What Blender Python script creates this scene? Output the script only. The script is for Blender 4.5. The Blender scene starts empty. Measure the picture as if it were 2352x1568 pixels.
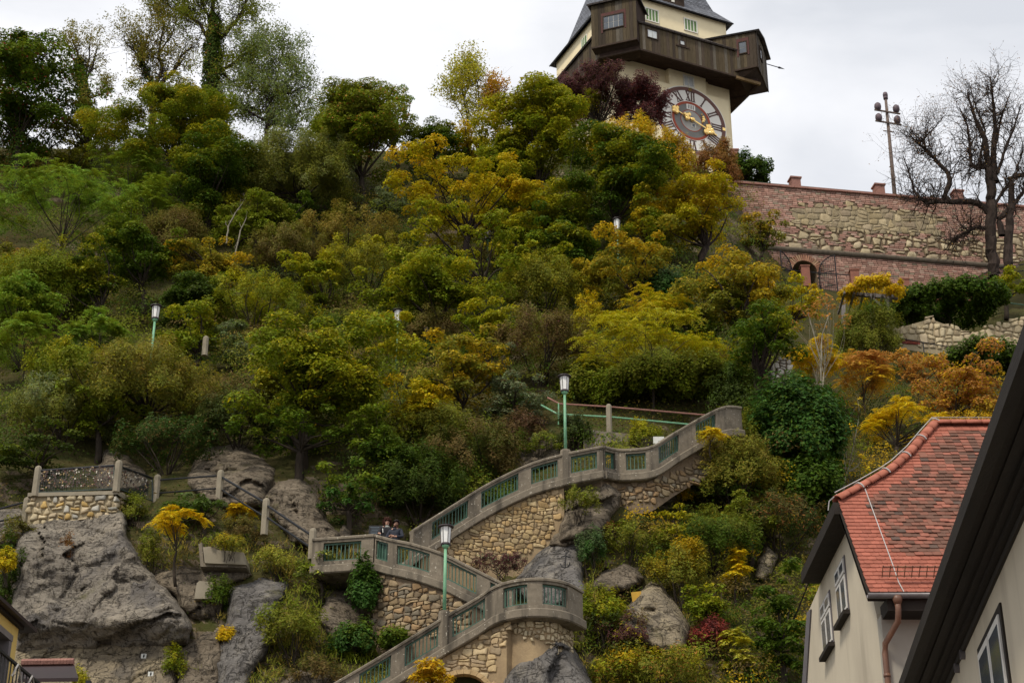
import bpy, math, random
import numpy as np
from mathutils import Vector, Matrix

# ---------------------------------------------------------------- camera, sky, sun
SC = bpy.context.scene
COL = SC.collection
PITCH = math.radians(26.4)
F = 3963.2                       # focal length in the 2352 x 1568 measuring frame
SP, CP = math.sin(PITCH), math.cos(PITCH)
CAMZ = 1.6
cam = bpy.data.cameras.new('camera')
camo = bpy.data.objects.new('camera', cam)
COL.objects.link(camo)
camo.location = (0, 0, CAMZ)
camo.rotation_euler = (math.radians(90) + PITCH, 0, 0)
cam.sensor_width = 36
cam.lens = 36 * F / 2352
cam.clip_end = 3000
SC.camera = camo

SUN_EL, SUN_AZ = math.radians(52), math.radians(215)    # behind the camera, a little to the left
world = bpy.data.worlds.new('World')
SC.world = world
world.use_nodes = True
nt = world.node_tree
nt.nodes.clear()
wo = nt.nodes.new('ShaderNodeOutputWorld')
bg1 = nt.nodes.new('ShaderNodeBackground'); bg2 = nt.nodes.new('ShaderNodeBackground')
mx = nt.nodes.new('ShaderNodeMixShader')
sky = nt.nodes.new('ShaderNodeTexSky')
sky.sky_type = 'NISHITA'; sky.sun_disc = False
sky.sun_elevation = SUN_EL; sky.sun_rotation = SUN_AZ
nt.links.new(sky.outputs[0], bg1.inputs[0]); bg1.inputs[1].default_value = 0.1
tc = nt.nodes.new('ShaderNodeTexCoord'); mp = nt.nodes.new('ShaderNodeMapping')
mp.inputs['Scale'].default_value = (1, 1, 2.2)
mp.inputs['Location'].default_value = (0.35, 0.2, 0.1)
ns = nt.nodes.new('ShaderNodeTexNoise'); ns.inputs['Scale'].default_value = 3.2
ns.inputs['Detail'].default_value = 7; ns.inputs['Roughness'].default_value = 0.5
ns.inputs['Distortion'].default_value = 0.35
rp = nt.nodes.new('ShaderNodeValToRGB')
rp.color_ramp.elements[0].position = 0.40; rp.color_ramp.elements[0].color = (0.485, 0.50, 0.53, 1)
rp.color_ramp.elements[1].position = 0.60; rp.color_ramp.elements[1].color = (0.70, 0.70, 0.715, 1)
nt.links.new(tc.outputs['Generated'], mp.inputs[0]); nt.links.new(mp.outputs[0], ns.inputs['Vector'])
nt.links.new(ns.outputs[0], rp.inputs[0]); nt.links.new(rp.outputs[0], bg2.inputs[0])
bg2.inputs[1].default_value = 0.80
mx.inputs[0].default_value = 0.94
nt.links.new(bg1.outputs[0], mx.inputs[1]); nt.links.new(bg2.outputs[0], mx.inputs[2])
nt.links.new(mx.outputs[0], wo.inputs[0])

sl = bpy.data.lights.new('sun', 'SUN')
sl.energy = 1.5; sl.angle = math.radians(10); sl.color = (1.0, 0.93, 0.80)
so = bpy.data.objects.new('sun', sl); COL.objects.link(so)
sd = Vector((math.sin(SUN_AZ) * math.cos(SUN_EL), math.cos(SUN_AZ) * math.cos(SUN_EL), math.sin(SUN_EL)))
so.rotation_euler = sd.to_track_quat('Z', 'Y').to_euler()
so.location = (0, 0, 150)

SC.view_settings.view_transform = 'Standard'
SC.view_settings.look = 'None'
SC.view_settings.exposure = 0.97
SC.view_settings.gamma = 1.0
SC.view_settings.use_curve_mapping = False
SC.cycles.max_bounces = 6
SC.cycles.diffuse_bounces = 4
SC.cycles.transmission_bounces = 4
SC.cycles.use_denoising = True

# ---------------------------------------------------------------- measuring helpers
def ray(x, y):
    u, v = (x - 1176) / F, (784 - y) / F
    return np.array([u, CP - v * SP, SP + v * CP])
def P(x, y, Y):
    """the world point on the sight line of a measured direction at forward distance Y"""
    d = ray(x, y); t = Y / d[1]
    return np.array([d[0] * t, Y, CAMZ + d[2] * t])
def PH(x, y, z):
    """the same at a given height"""
    d = ray(x, y); t = (z - CAMZ) / d[2]
    return np.array([d[0] * t, d[1] * t, z])
def PN(x, y, Y):
    x = np.asarray(x, float); y = np.asarray(y, float); Y = np.asarray(Y, float)
    u, v = (x - 1176) / F, (784 - y) / F
    d1 = CP - v * SP; t = Y / d1
    return np.stack([u * t, Y, CAMZ + (SP + v * CP) * t], -1)
def onplane(x, y, o, n):
    d = ray(x, y); c = np.array([0, 0, CAMZ])
    return c + d * (np.dot(np.asarray(o) - c, n) / np.dot(d, n))
def proj(q):
    q = np.asarray(q, float) - np.array([0, 0, CAMZ])
    z = q[..., 1] * CP + q[..., 2] * SP; yy = -q[..., 1] * SP + q[..., 2] * CP
    return 1176 + F * q[..., 0] / z, 784 - F * yy / z
def inpoly(x, y, poly):
    x = np.asarray(x, float); y = np.asarray(y, float)
    r = np.zeros(x.shape, bool); n = len(poly); j = n - 1
    for i in range(n):
        xi, yi = poly[i]; xj, yj = poly[j]
        c = ((yi > y) != (yj > y)) & (x < (xj - xi) * (y - yi) / ((yj - yi) or 1e-9) + xi)
        r ^= c; j = i
    return r
def polydist(x, y, poly):
    """signed distance in measuring units, positive inside"""
    x = np.asarray(x, float); y = np.asarray(y, float)
    d = np.full(x.shape, 1e9); n = len(poly)
    for i in range(n):
        ax, ay = poly[i]; bx, by = poly[(i + 1) % n]
        ex, ey = bx - ax, by - ay
        t = np.clip(((x - ax) * ex + (y - ay) * ey) / (ex * ex + ey * ey + 1e-9), 0, 1)
        d = np.minimum(d, np.hypot(x - ax - t * ex, y - ay - t * ey))
    return np.where(inpoly(x, y, poly), d, -d)

# ---------------------------------------------------------------- noise
def _h(ix, iy, iz, s):
    h = (np.asarray(ix).astype(np.int64) * 374761393 + iy.astype(np.int64) * 668265263 + iz.astype(np.int64) * 2147483647 + s * 974711) & 0xffffffff
    h = ((h ^ (h >> 13)) * 1274126177) & 0xffffffff
    h = ((h ^ (h >> 16)) * 2246822519) & 0xffffffff
    return ((h ^ (h >> 15)) & 0xffffff) / float(0xffffff)
def vnoise(p, s=0):
    p = np.asarray(p, float); i = np.floor(p); f = p - i; f = f * f * (3 - 2 * f)
    r = 0
    for a in (0, 1):
        for b in (0, 1):
            for c in (0, 1):
                w = (f[..., 0] if a else 1 - f[..., 0]) * (f[..., 1] if b else 1 - f[..., 1]) * (f[..., 2] if c else 1 - f[..., 2])
                r = r + w * _h(i[..., 0] + a, i[..., 1] + b, i[..., 2] + c, s)
    return r * 2 - 1
def fbm(p, o=4, s=0):
    p = np.asarray(p, float); r = 0; a = 1
    for k in range(o):
        r = r + a * vnoise(p * 2.03 ** k, s + k); a *= 0.5
    return r
def voro(p, s=0, full=False):
    p = np.asarray(p, float); i = np.floor(p)
    f1 = np.full(p.shape[:-1], 9.0); f2 = f1.copy(); idv = f1.copy(); off = np.zeros(p.shape)
    for a in (-1, 0, 1):
        for b in (-1, 0, 1):
            for c in (-1, 0, 1):
                x, y, z = i[..., 0] + a, i[..., 1] + b, i[..., 2] + c
                q = np.stack([x + _h(x, y, z, s), y + _h(x, y, z, s + 1), z + _h(x, y, z, s + 2)], -1)
                d = np.sqrt(((q - p) ** 2).sum(-1)); h = _h(x, y, z, s + 3)
                n = d < f1
                f2 = np.where(n, f1, np.minimum(f2, d)); idv = np.where(n, h, idv); f1 = np.where(n, d, f1); off = np.where(n[..., None], p - q, off)
    return (f1, f2, idv, off) if full else (f1, f2, idv)

# ---------------------------------------------------------------- materials
def nodes(m):
    m.use_nodes = True; t = m.node_tree
    return t, t.nodes, t.nodes['Principled BSDF']
def pmat(name, c1, c2=None, scale=2.0, rough=0.8, bump=0.0, bscale=None, spec=0.3, tint=None, metallic=0.0, detail=5,
         c3=None, c3scale=None, c3pos=(0.55, 0.75), coord=None, stretch=(1, 1, 1), bdist=0.05, speck=None, streak=None):
    """a procedural surface: two colours mixed by noise, a third in patches, optional tint from the object or the mesh"""
    m = bpy.data.materials.new(name); t, N, b = nodes(m); L = t.links.new
    b.inputs['Roughness'].default_value = rough; b.inputs['Metallic'].default_value = metallic
    b.inputs['Specular IOR Level'].default_value = spec
    geo = N.new('ShaderNodeNewGeometry'); mpn = N.new('ShaderNodeMapping'); mpn.inputs['Scale'].default_value = stretch
    L(geo.outputs['Position'], mpn.inputs[0]); vec = mpn.outputs[0]
    def noise(sc, det=detail, ro=0.6):
        n = N.new('ShaderNodeTexNoise'); n.inputs['Scale'].default_value = sc; n.inputs['Detail'].default_value = det
        n.inputs['Roughness'].default_value = ro; L(vec, n.inputs['Vector']); return n.outputs[0]
    def ramp(src, p0, p1):
        r = N.new('ShaderNodeMapRange'); r.inputs['From Min'].default_value = p0; r.inputs['From Max'].default_value = p1
        L(src, r.inputs[0]); return r.outputs[0]
    def mixc(f, a, c, mode='MIX'):
        x = N.new('ShaderNodeMix'); x.data_type = 'RGBA'; x.blend_type = mode
        for sock, v in ((x.inputs[0], f), (x.inputs[6], a), (x.inputs[7], c)):
            if isinstance(v, (int, float)): sock.default_value = v
            elif isinstance(v, tuple): sock.default_value = (*v, 1)[:4]
            else: L(v, sock)
        return x.outputs[2]
    col = mixc(ramp(noise(scale), 0.32, 0.68), tuple(c1), tuple(c2 or c1))
    if c3: col = mixc(ramp(noise(c3scale or scale * 0.3), *c3pos), col, tuple(c3))
    if streak:
        mp2 = N.new('ShaderNodeMapping'); mp2.inputs['Scale'].default_value = (2.6, 2.6, 0.28); L(geo.outputs['Position'], mp2.inputs[0]); sn = N.new('ShaderNodeTexNoise'); sn.inputs['Scale'].default_value = streak[1]; sn.inputs['Detail'].default_value = 6; L(mp2.outputs[0], sn.inputs['Vector'])
        col = mixc(ramp(sn.outputs[0], streak[2], streak[2] + 0.16), col, tuple(streak[0]))
    if speck: col = mixc(ramp(noise(speck[1], 2, 0.5), speck[2], speck[2] + 0.03), col, tuple(speck[0]))
    if tint == 'object':
        oi = N.new('ShaderNodeObjectInfo'); col = mixc(1.0, col, oi.outputs['Color'], 'MULTIPLY')
    elif tint == 'mesh':
        at = N.new('ShaderNodeAttribute'); at.attribute_name = 'Col'; col = mixc(1.0, col, at.outputs['Color'], 'MULTIPLY')
    L(col, b.inputs['Base Color'])
    if bump:
        bn = N.new('ShaderNodeBump'); bn.inputs['Strength'].default_value = bump; bn.inputs['Distance'].default_value = bdist
        L(noise(bscale or scale * 4, 8, 0.65), bn.inputs['Height']); L(bn.outputs[0], b.inputs['Normal'])
    return m
def leafmat(name, trans=0.38, rough=0.6, spec=0.12):
    m = bpy.data.materials.new(name); t, N, b = nodes(m); L = t.links.new
    at = N.new('ShaderNodeAttribute'); at.attribute_name = 'Col'
    geo = N.new('ShaderNodeNewGeometry'); n = N.new('ShaderNodeTexNoise'); n.inputs['Scale'].default_value = 9
    L(geo.outputs['Position'], n.inputs['Vector'])
    mr = N.new('ShaderNodeMapRange'); mr.inputs['To Min'].default_value = 0.82; mr.inputs['To Max'].default_value = 1.18
    L(n.outputs[0], mr.inputs[0])
    vm = N.new('ShaderNodeVectorMath'); vm.operation = 'SCALE'; L(at.outputs['Color'], vm.inputs[0]); L(mr.outputs[0], vm.inputs['Scale'])
    L(vm.outputs[0], b.inputs['Base Color']); b.inputs['Roughness'].default_value = rough
    b.inputs['Specular IOR Level'].default_value = spec
    tr = N.new('ShaderNodeBsdfTranslucent'); L(vm.outputs[0], tr.inputs[0])
    ms = N.new('ShaderNodeMixShader'); ms.inputs[0].default_value = trans
    out = N['Material Output']; L(b.outputs[0], ms.inputs[1]); L(tr.outputs[0], ms.inputs[2]); L(ms.outputs[0], out.inputs[0])
    return m

M = {}
M['leaf'] = leafmat('leaf')
M['grass'] = leafmat('grass_blades', 0.3, 0.7, 0.15)
M['bark'] = pmat('bark', (0.055, 0.042, 0.030), (0.022, 0.017, 0.013), 6, 0.9, 0.8, 14, 0.15, stretch=(1, 1, 0.3))
M['bark_dark'] = pmat('bark_dark', (0.050, 0.036, 0.029), (0.024, 0.018, 0.015), 6, 0.9, 0.8, 14, 0.1, stretch=(1, 1, 0.3))
M['bark_pale'] = pmat('bark_pale', (0.30, 0.27, 0.21), (0.16, 0.14, 0.10), 5, 0.85, 0.5, 14, 0.2)
M['soil'] = pmat('soil', (0.035, 0.026, 0.012), (0.022, 0.026, 0.008), 1.2, 0.95, 0.7, 5, 0.1, c3=(0.05, 0.042, 0.012), c3scale=0.5)
M['concrete'] = pmat('concrete', (0.215, 0.180, 0.135), (0.160, 0.134, 0.100), 7, 0.9, 0.5, 40, 0.2, c3=(0.110, 0.092, 0.068), c3scale=1.6, detail=8, bdist=0.02, speck=((0.42, 0.38, 0.31), 12, 0.67), streak=((0.085, 0.072, 0.055), 1.1, 0.52))
M['concrete_pale'] = pmat('concrete_pale', (0.29, 0.25, 0.185), (0.22, 0.19, 0.14), 2.5, 0.9, 0.3, 30, 0.2, c3=(0.16, 0.14, 0.10), c3scale=1.1, bdist=0.02)
M['stone'] = pmat('stone', (1.0, 1.0, 1.0), (0.72, 0.70, 0.66), 5, 0.9, 0.6, 18, 0.2, tint='object', bdist=0.03, c3=(0.55, 0.52, 0.48), c3scale=2.2)
M['mortar_pale'] = pmat('mortar_pale', (0.33, 0.27, 0.17), (0.26, 0.21, 0.135), 2.5, 0.95, 0.6, 14, 0.1, bdist=0.04)
M['mortar'] = pmat('mortar', (0.21, 0.155, 0.10), (0.15, 0.11, 0.075), 4, 0.95, 0.6, 18, 0.1, bdist=0.03)
M['brick'] = pmat('brick', (1, 1, 1), (0.75, 0.72, 0.72), 3, 0.92, 0.4, 12, 0.2, tint='mesh', bdist=0.02)
M['iron'] = pmat('iron', (0.035, 0.036, 0.04), (0.02, 0.02, 0.022), 9, 0.5, 0, None, 0.4, metallic=0.6)
M['green_paint'] = pmat('green_paint', (0.055, 0.125, 0.085), (0.03, 0.075, 0.05), 9, 0.5, 0.2, 30, 0.4, bdist=0.01)
M['pale_green'] = pmat('pale_green', (0.20, 0.42, 0.25), (0.13, 0.30, 0.17), 5, 0.55, 0.2, 30, 0.4, c3=(0.45, 0.50, 0.42), c3scale=7, c3pos=(0.62, 0.68), bdist=0.01)
M['lamp_glass'] = pmat('lamp_glass', (0.80, 0.79, 0.76), (0.70, 0.69, 0.66), 2, 0.3, 0, None, 0.5)
M['lamp_metal'] = pmat('lamp_metal', (0.045, 0.03, 0.035), (0.03, 0.02, 0.024), 8, 0.5, 0, None, 0.4)

# ---------------------------------------------------------------- objects
def tag(o, label=None, cat=None, group=None, kind=None):
    if label: o['label'] = label
    if cat: o['category'] = cat
    if group: o['group'] = group
    if kind or cat: o['kind'] = kind or 'thing'
    return o
def link(name, me, mat=None, parent=None, loc=None):
    o = bpy.data.objects.new(name, me); COL.objects.link(o)
    if loc is not None: o.location = loc
    if mat is not None and me is not None and not me.materials:
        me.materials.append(M[mat] if isinstance(mat, str) else mat)
    if parent is not None:
        o.parent = parent
    return o
def empty(name, loc=(0, 0, 0), label=None, cat=None, group=None, kind=None):
    o = bpy.data.objects.new(name, None); COL.objects.link(o); o.location = loc; o.empty_display_size = 0.2
    return tag(o, label, cat, group, kind)
def rawmesh(name, V, Fq, col=None, smooth=False):
    """fast mesh from arrays; Fq is (n,4) or (n,3)"""
    V = np.asarray(V, np.float32); Fq = np.asarray(Fq, np.int32)
    me = bpy.data.meshes.new(name); k = Fq.shape[1]
    me.vertices.add(len(V)); me.vertices.foreach_set('co', V.ravel())
    me.loops.add(Fq.size); me.loops.foreach_set('vertex_index', Fq.ravel())
    me.polygons.add(len(Fq)); me.polygons.foreach_set('loop_start', np.arange(0, Fq.size, k, dtype=np.int32))
    if smooth: me.polygons.foreach_set('use_smooth', np.ones(len(Fq), bool))
    if col is not None:
        a = me.color_attributes.new('Col', 'FLOAT_COLOR', 'POINT')
        c = np.ones((len(V), 4), np.float32); c[:, :3] = col; a.data.foreach_set('color', c.ravel())
    me.update(calc_edges=True)
    return me
class MB:
    """collects boxes, tubes and polygons into one mesh"""
    def __init__(s, o=(0, 0, 0)): s.v = []; s.f = []; s.o = np.asarray(o, float); s.c = []; s.cur = (1, 1, 1)
    def add(s, V, Fs):
        b = len(s.v); s.v += [tuple(np.asarray(p, float) - s.o) for p in V]; s.c += [s.cur] * len(V)
        s.f += [tuple(b + i for i in f) for f in Fs]; return s
    def hexa(s, p):
        return s.add(p, [(0, 3, 2, 1), (4, 5, 6, 7), (0, 1, 5, 4), (1, 2, 6, 5), (2, 3, 7, 6), (3, 0, 4, 7)])
    def box(s, c, sx, sy, sz, ex=(1, 0, 0), ey=(0, 1, 0), ez=(0, 0, 1)):
        c = np.asarray(c, float); ex = np.asarray(ex, float) * sx / 2; ey = np.asarray(ey, float) * sy / 2; ez = np.asarray(ez, float) * sz / 2
        return s.hexa([c - ex - ey - ez, c + ex - ey - ez, c + ex + ey - ez, c - ex + ey - ez, c - ex - ey + ez, c + ex - ey + ez, c + ex + ey + ez, c - ex + ey + ez])
    def bar(s, a, b, w, h, up=(0, 0, 1)):
        a = np.asarray(a, float); b = np.asarray(b, float); d = b - a; L = np.linalg.norm(d); d /= L
        u = np.asarray(up, float); r = np.cross(d, u); r /= (np.linalg.norm(r) + 1e-9); u = np.cross(r, d)
        return s.box((a + b) / 2, L, w, h, d, r, u)
    def tube(s, pts, rad, n=6, cap=True):
        pts = [np.asarray(p, float) for p in pts]
        if not hasattr(rad, '__len__'): rad = [rad] * len(pts)
        V = []; Fs = []; up = np.array([0.3, 0.2, 1.0])
        for i, p in enumerate(pts):
            d = pts[min(i + 1, len(pts) - 1)] - pts[max(i - 1, 0)]; d = d / (np.linalg.norm(d) + 1e-9)
            a = np.cross(d, up)
            if np.linalg.norm(a) < 1e-3: a = np.cross(d, (1, 0, 0))
            a /= np.linalg.norm(a); b = np.cross(d, a)
            for k in range(n):
                t = 2 * math.pi * k / n; V.append(p + rad[i] * (math.cos(t) * a + math.sin(t) * b))
        for i in range(len(pts) - 1):
            for k in range(n):
                Fs.append((i * n + k, i * n + (k + 1) % n, (i + 1) * n + (k + 1) % n, (i + 1) * n + k))
        if cap:
            Fs.append(tuple(range(n - 1, -1, -1))); Fs.append(tuple(range((len(pts) - 1) * n, len(pts) * n)))
        return s.add(V, Fs)
    def lathe(s, c, prof, n=12, ex=(1, 0, 0), ey=(0, 1, 0), ez=(0, 0, 1), ph=0):
        c = np.asarray(c, float); ex, ey, ez = (np.asarray(q, float) for q in (ex, ey, ez)); V = []; Fs = []
        for r, z in prof:
            for k in range(n):
                t = 2 * math.pi * (k + ph) / n; V.append(c + ex * r * math.cos(t) + ey * r * math.sin(t) + ez * z)
        m = len(prof)
        for i in range(m - 1):
            for k in range(n):
                Fs.append((i * n + k, i * n + (k + 1) % n, (i + 1) * n + (k + 1) % n, (i + 1) * n + k))
        Fs.append(tuple(range(n - 1, -1, -1))); Fs.append(tuple(range((m - 1) * n, m * n)))
        return s.add(V, Fs)
    def prism(s, poly, d):
        """polygon (3D points) pushed along vector d"""
        poly = [np.asarray(p, float) for p in poly]; d = np.asarray(d, float); n = len(poly)
        V = poly + [p + d for p in poly]
        return s.add(V, [tuple(range(n - 1, -1, -1)), tuple(range(n, 2 * n))] + [(i, (i + 1) % n, n + (i + 1) % n, n + i) for i in range(n)])
    def mesh(s, name, smooth=False, col=False):
        me = bpy.data.meshes.new(name); me.from_pydata(s.v, [], s.f)
        if col:
            a = me.color_attributes.new('Col', 'FLOAT_COLOR', 'POINT')
            a.data.foreach_set('color', np.array([(*c, 1) for c in s.c], np.float32).ravel())
        me.update()
        # consistent outward normals
        import bmesh
        bm = bmesh.new(); bm.from_mesh(me); bmesh.ops.recalc_face_normals(bm, faces=bm.faces); bm.to_mesh(me); bm.free()
        if smooth: me.polygons.foreach_set('use_smooth', np.ones(len(me.polygons), bool))
        return me
    def build(s, name, mat, parent=None, smooth=False, col=False, local=False):
        o = link(name, s.mesh(name, smooth, col), mat, parent)
        if local: return o
        pl = Vector((0, 0, 0)); q = parent
        while q is not None: pl += q.location; q = q.parent
        o.location = Vector(s.o) - pl
        return o
_unit = {}
def unit_box(mat):
    if mat not in _unit:
        me = MB().box((0, 0, 0), 1, 1, 1).mesh('unit_' + mat); me.materials.append(M[mat]); _unit[mat] = me
    return _unit[mat]
def piece(name, mat, parent, c, size, ex=(1, 0, 0), ey=(0, 1, 0), ez=(0, 0, 1), color=None, me=None):
    """one small piece sharing its mesh with its like"""
    o = bpy.data.objects.new(name, me or unit_box(mat)); COL.objects.link(o)
    R = Matrix((tuple(np.asarray(ex, float) * size[0]), tuple(np.asarray(ey, float) * size[1]), tuple(np.asarray(ez, float) * size[2]))).transposed().to_4x4()
    pl = Vector((0, 0, 0)); q = parent
    while q is not None: pl += q.location; q = q.parent
    R.translation = Vector(tuple(float(v) for v in c)) - pl
    o.parent = parent
    o.matrix_basis = R
    if color is not None: o.color = (*color, 1)
    return o
def nrm(v): v = np.asarray(v, float); return v / (np.linalg.norm(v) + 1e-12)
def hillmat():
    m = pmat('hillside', (0.065, 0.052, 0.020), (0.048, 0.052, 0.014), 1.2, 0.95, 0.9, 4, 0.1, c3=(0.06, 0.048, 0.016), c3scale=0.5, bdist=0.15)
    t = m.node_tree; N = t.nodes; L = t.links.new; b = N['Principled BSDF']; src = b.inputs['Base Color'].links[0].from_socket
    geo = N.new('ShaderNodeNewGeometry'); sx = N.new('ShaderNodeSeparateXYZ'); L(geo.outputs['True Normal'], sx.inputs[0])
    no = N.new('ShaderNodeTexNoise'); no.inputs['Scale'].default_value = 0.8; no.inputs['Detail'].default_value = 6; L(geo.outputs['Position'], no.inputs['Vector'])
    ab = N.new('ShaderNodeMath'); ab.operation = 'ABSOLUTE'; L(sx.outputs[2], ab.inputs[0])
    ad = N.new('ShaderNodeMath'); ad.operation = 'MULTIPLY_ADD'; ad.inputs[1].default_value = 0.5; L(no.outputs[0], ad.inputs[0]); L(ab.outputs[0], ad.inputs[2])
    mr = N.new('ShaderNodeMapRange'); mr.inputs['From Min'].default_value = 0.58; mr.inputs['From Max'].default_value = 0.72; L(ad.outputs[0], mr.inputs[0])
    n2 = N.new('ShaderNodeTexNoise'); n2.inputs['Scale'].default_value = 2.2; n2.inputs['Detail'].default_value = 9; n2.inputs['Roughness'].default_value = 0.7; L(geo.outputs['Position'], n2.inputs['Vector'])
    cr = N.new('ShaderNodeValToRGB'); cr.color_ramp.elements[0].position = 0.35; cr.color_ramp.elements[0].color = (0.05, 0.038, 0.027, 1); cr.color_ramp.elements[1].position = 0.68; cr.color_ramp.elements[1].color = (0.21, 0.165, 0.11, 1); L(n2.outputs[0], cr.inputs[0])
    x = N.new('ShaderNodeMix'); x.data_type = 'RGBA'; L(mr.outputs[0], x.inputs[0]); L(cr.outputs[0], x.inputs[6]); L(src, x.inputs[7]); L(x.outputs[2], b.inputs['Base Color'])
    return m
M['hillside'] = hillmat()
# ---------------------------------------------------------------- the hill
def ybase(py):
    return np.where(py < 1100, 59.5 + 0.049 * (1100 - py), 59.5 - 0.012 * (py - 1100))
CTRL = [(-200, 1568, 55), (60, 1568, 55), (60, 1400, 57), (60, 1250, 58.2), (300, 1568, 54.8), (300, 1400, 56.5), (300, 1240, 58.2), (60, 1120, 62), (300, 1110, 62),
 (500, 1568, 53.5), (500, 1400, 55.8), (470, 1290, 57), (500, 1160, 59.5), (500, 1090, 62), (700, 1568, 53), (700, 1450, 54.5), (650, 1300, 57), (720, 1290, 57.5),
 (700, 1200, 60), (850, 1568, 53.4), (850, 1450, 56), (900, 1330, 58), (900, 1200, 60.5), (1000, 1420, 57), (1000, 1568, 54.5), (1100, 1480, 55.2), (1200, 1568, 54.2),
 (1240, 1480, 54.8), (1336, 1480, 54.6), (1336, 1400, 54.8), (1250, 1300, 58.2), (1150, 1290, 59.2), (1100, 1200, 61), (1050, 1100, 63.5), (1200, 1080, 63.5),
 (1300, 1150, 60.2), (1350, 1120, 60.6), (1400, 1150, 60), (1450, 1250, 58.6), (1500, 1350, 57), (1500, 1568, 54), (1700, 1568, 54), (1700, 1400, 57), (1850, 1568, 55),
 (1850, 1300, 60), (1600, 1130, 61.8), (1700, 1040, 63.5), (1600, 1000, 65.5), (1400, 1000, 63.5), (1500, 900, 68), (1300, 900, 67), (1750, 900, 67), (1900, 1000, 68),
 (2100, 1000, 71), (2300, 1000, 73), (2500, 1000, 74), (2100, 880, 78), (2300, 880, 79), (2050, 800, 84.5), (2300, 810, 85), (2050, 730, 88.5), (2300, 730, 89), (2050, 695, 92.5), (2300, 700, 93),
 (1850, 700, 88), (1850, 655, 95.5), (1950, 650, 97.8), (2100, 655, 98), (2260, 660, 98.4), (1830, 600, 98), (2550, 700, 93), (2550, 820, 84), (2050, 560, 99), (2300, 560, 99.5), (1780, 540, 98), (2600, 560, 100), (2100, 1300, 62), (2500, 1300, 63), (2500, 1568, 56), (2100, 1568, 56)]
for _x in (-220, 150, 450, 750, 1050, 1350):
    for _y in (950, 820, 680, 540, 420, 320):
        CTRL.append((_x, _y, float(ybase(_y))))
for _y in (760, 620, 500, 420):
    CTRL.append((1600, _y, float(ybase(_y)) - (1.5 if _y > 700 else 0)))
_cp = np.array(CTRL, float); _cx = _cp[:, 0] / 300; _cy = _cp[:, 1] / 300
def _tps(r2): return np.where(r2 > 1e-12, r2 * np.log(r2 + 1e-12), 0)
_n = len(_cp); _A = np.zeros((_n + 3, _n + 3))
_A[:_n, :_n] = _tps((_cx[:, None] - _cx) ** 2 + (_cy[:, None] - _cy) ** 2) + 0.02 * np.eye(_n)
_A[:_n, _n] = 1; _A[:_n, _n + 1] = _cx; _A[:_n, _n + 2] = _cy; _A[_n:, :_n] = _A[:_n, _n:].T
_w = np.linalg.solve(_A, np.concatenate([_cp[:, 2] - ybase(_cp[:, 1]), [0, 0, 0]]))
def Yt(px, py):
    px = np.asarray(px, float); py = np.asarray(py, float); sh = np.broadcast(px, py).shape
    px = np.broadcast_to(px, sh).ravel(); py = np.broadcast_to(py, sh).ravel()
    qx = np.clip(px, -200, 2550) / 300; qy = np.clip(py, 300, 1600) / 300
    out = np.empty(len(px))
    for a in range(0, len(px), 4000):
        b = a + 4000; x = qx[a:b]; y = qy[a:b]
        out[a:b] = _tps((x[:, None] - _cx) ** 2 + (y[:, None] - _cy) ** 2) @ _w[:_n] + _w[_n] + _w[_n + 1] * x + _w[_n + 2] * y
    out = out + ybase(np.clip(py, 300, 1e9))
    return out.reshape(sh)
def crest(px):
    return np.interp(px, [-400, 300, 700, 1000, 1500, 1640, 1720, 1780, 2700], [330, 345, 350, 345, 350, 400, 480, 520, 540])
px = np.arange(-320, 2681, 10.0)
NR = 150
t = np.linspace(0, 1, NR)
cr = crest(px)
gx = np.repeat(px[None], NR, 0); gy = cr[None] + (1640 - cr)[None] * t[:, None]
ex = np.array([1720, 1850, 2000, 2200, 2450, 2690.0])
gx = np.concatenate([gx, np.repeat(px[None], len(ex), 0)]); gy = np.concatenate([gy, np.repeat(ex[:, None], len(px), 1)])
GY = Yt(gx, gy)
W0 = PN(gx, gy, GY)
GY = GY + 0.9 * fbm(W0 * 0.25, 4, 3) * np.clip((gy - cr) / 60, 0, 1) * np.where((gy > 1200) | (gx > 1800), 0.45, 1)
_f1, _f2, _id = voro(W0 * np.array([0.7, 0.35, 0.9]), 77)
GY = GY + np.where(gy > 1180, np.clip((gy - 1180) / 60, 0, 1) * (0.55 * (_id - 0.5) + 0.3 * np.abs(fbm(W0 * 0.9, 4, 41))), 0)
W = PN(gx, gy, GY)
top = W[0].copy(); back = []
for dY, dz in ((12, 0.3), (45, 0.5), (140, -3), (420, -12)):
    r = top.copy(); r[:, 1] += dY; r[:, 2] += dz; r[:, 0] *= 1 + dY / 140; back.append(r)
W = np.concatenate([np.array(back[::-1]), W])
R_, C_ = W.shape[:2]
idx = np.arange(R_ * C_).reshape(R_, C_)
HM = True
hill = link('hill', rawmesh('hill', W.reshape(-1, 3), np.stack([idx[:-1, :-1], idx[1:, :-1], idx[1:, 1:], idx[:-1, 1:]], -1).reshape(-1, 4), smooth=True), 'hillside')
tag(hill, kind='structure')
M['paving'] = pmat('paving', (0.16, 0.15, 0.14), (0.11, 0.105, 0.1), 3, 0.85, 0.3, 9)
g = MB().add([(-400, -200, 0), (400, -200, 0), (400, 160, 0), (-400, 160, 0)], [(0, 1, 2, 3)]).build('ground', 'paving')
tag(g, kind='structure')

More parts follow.
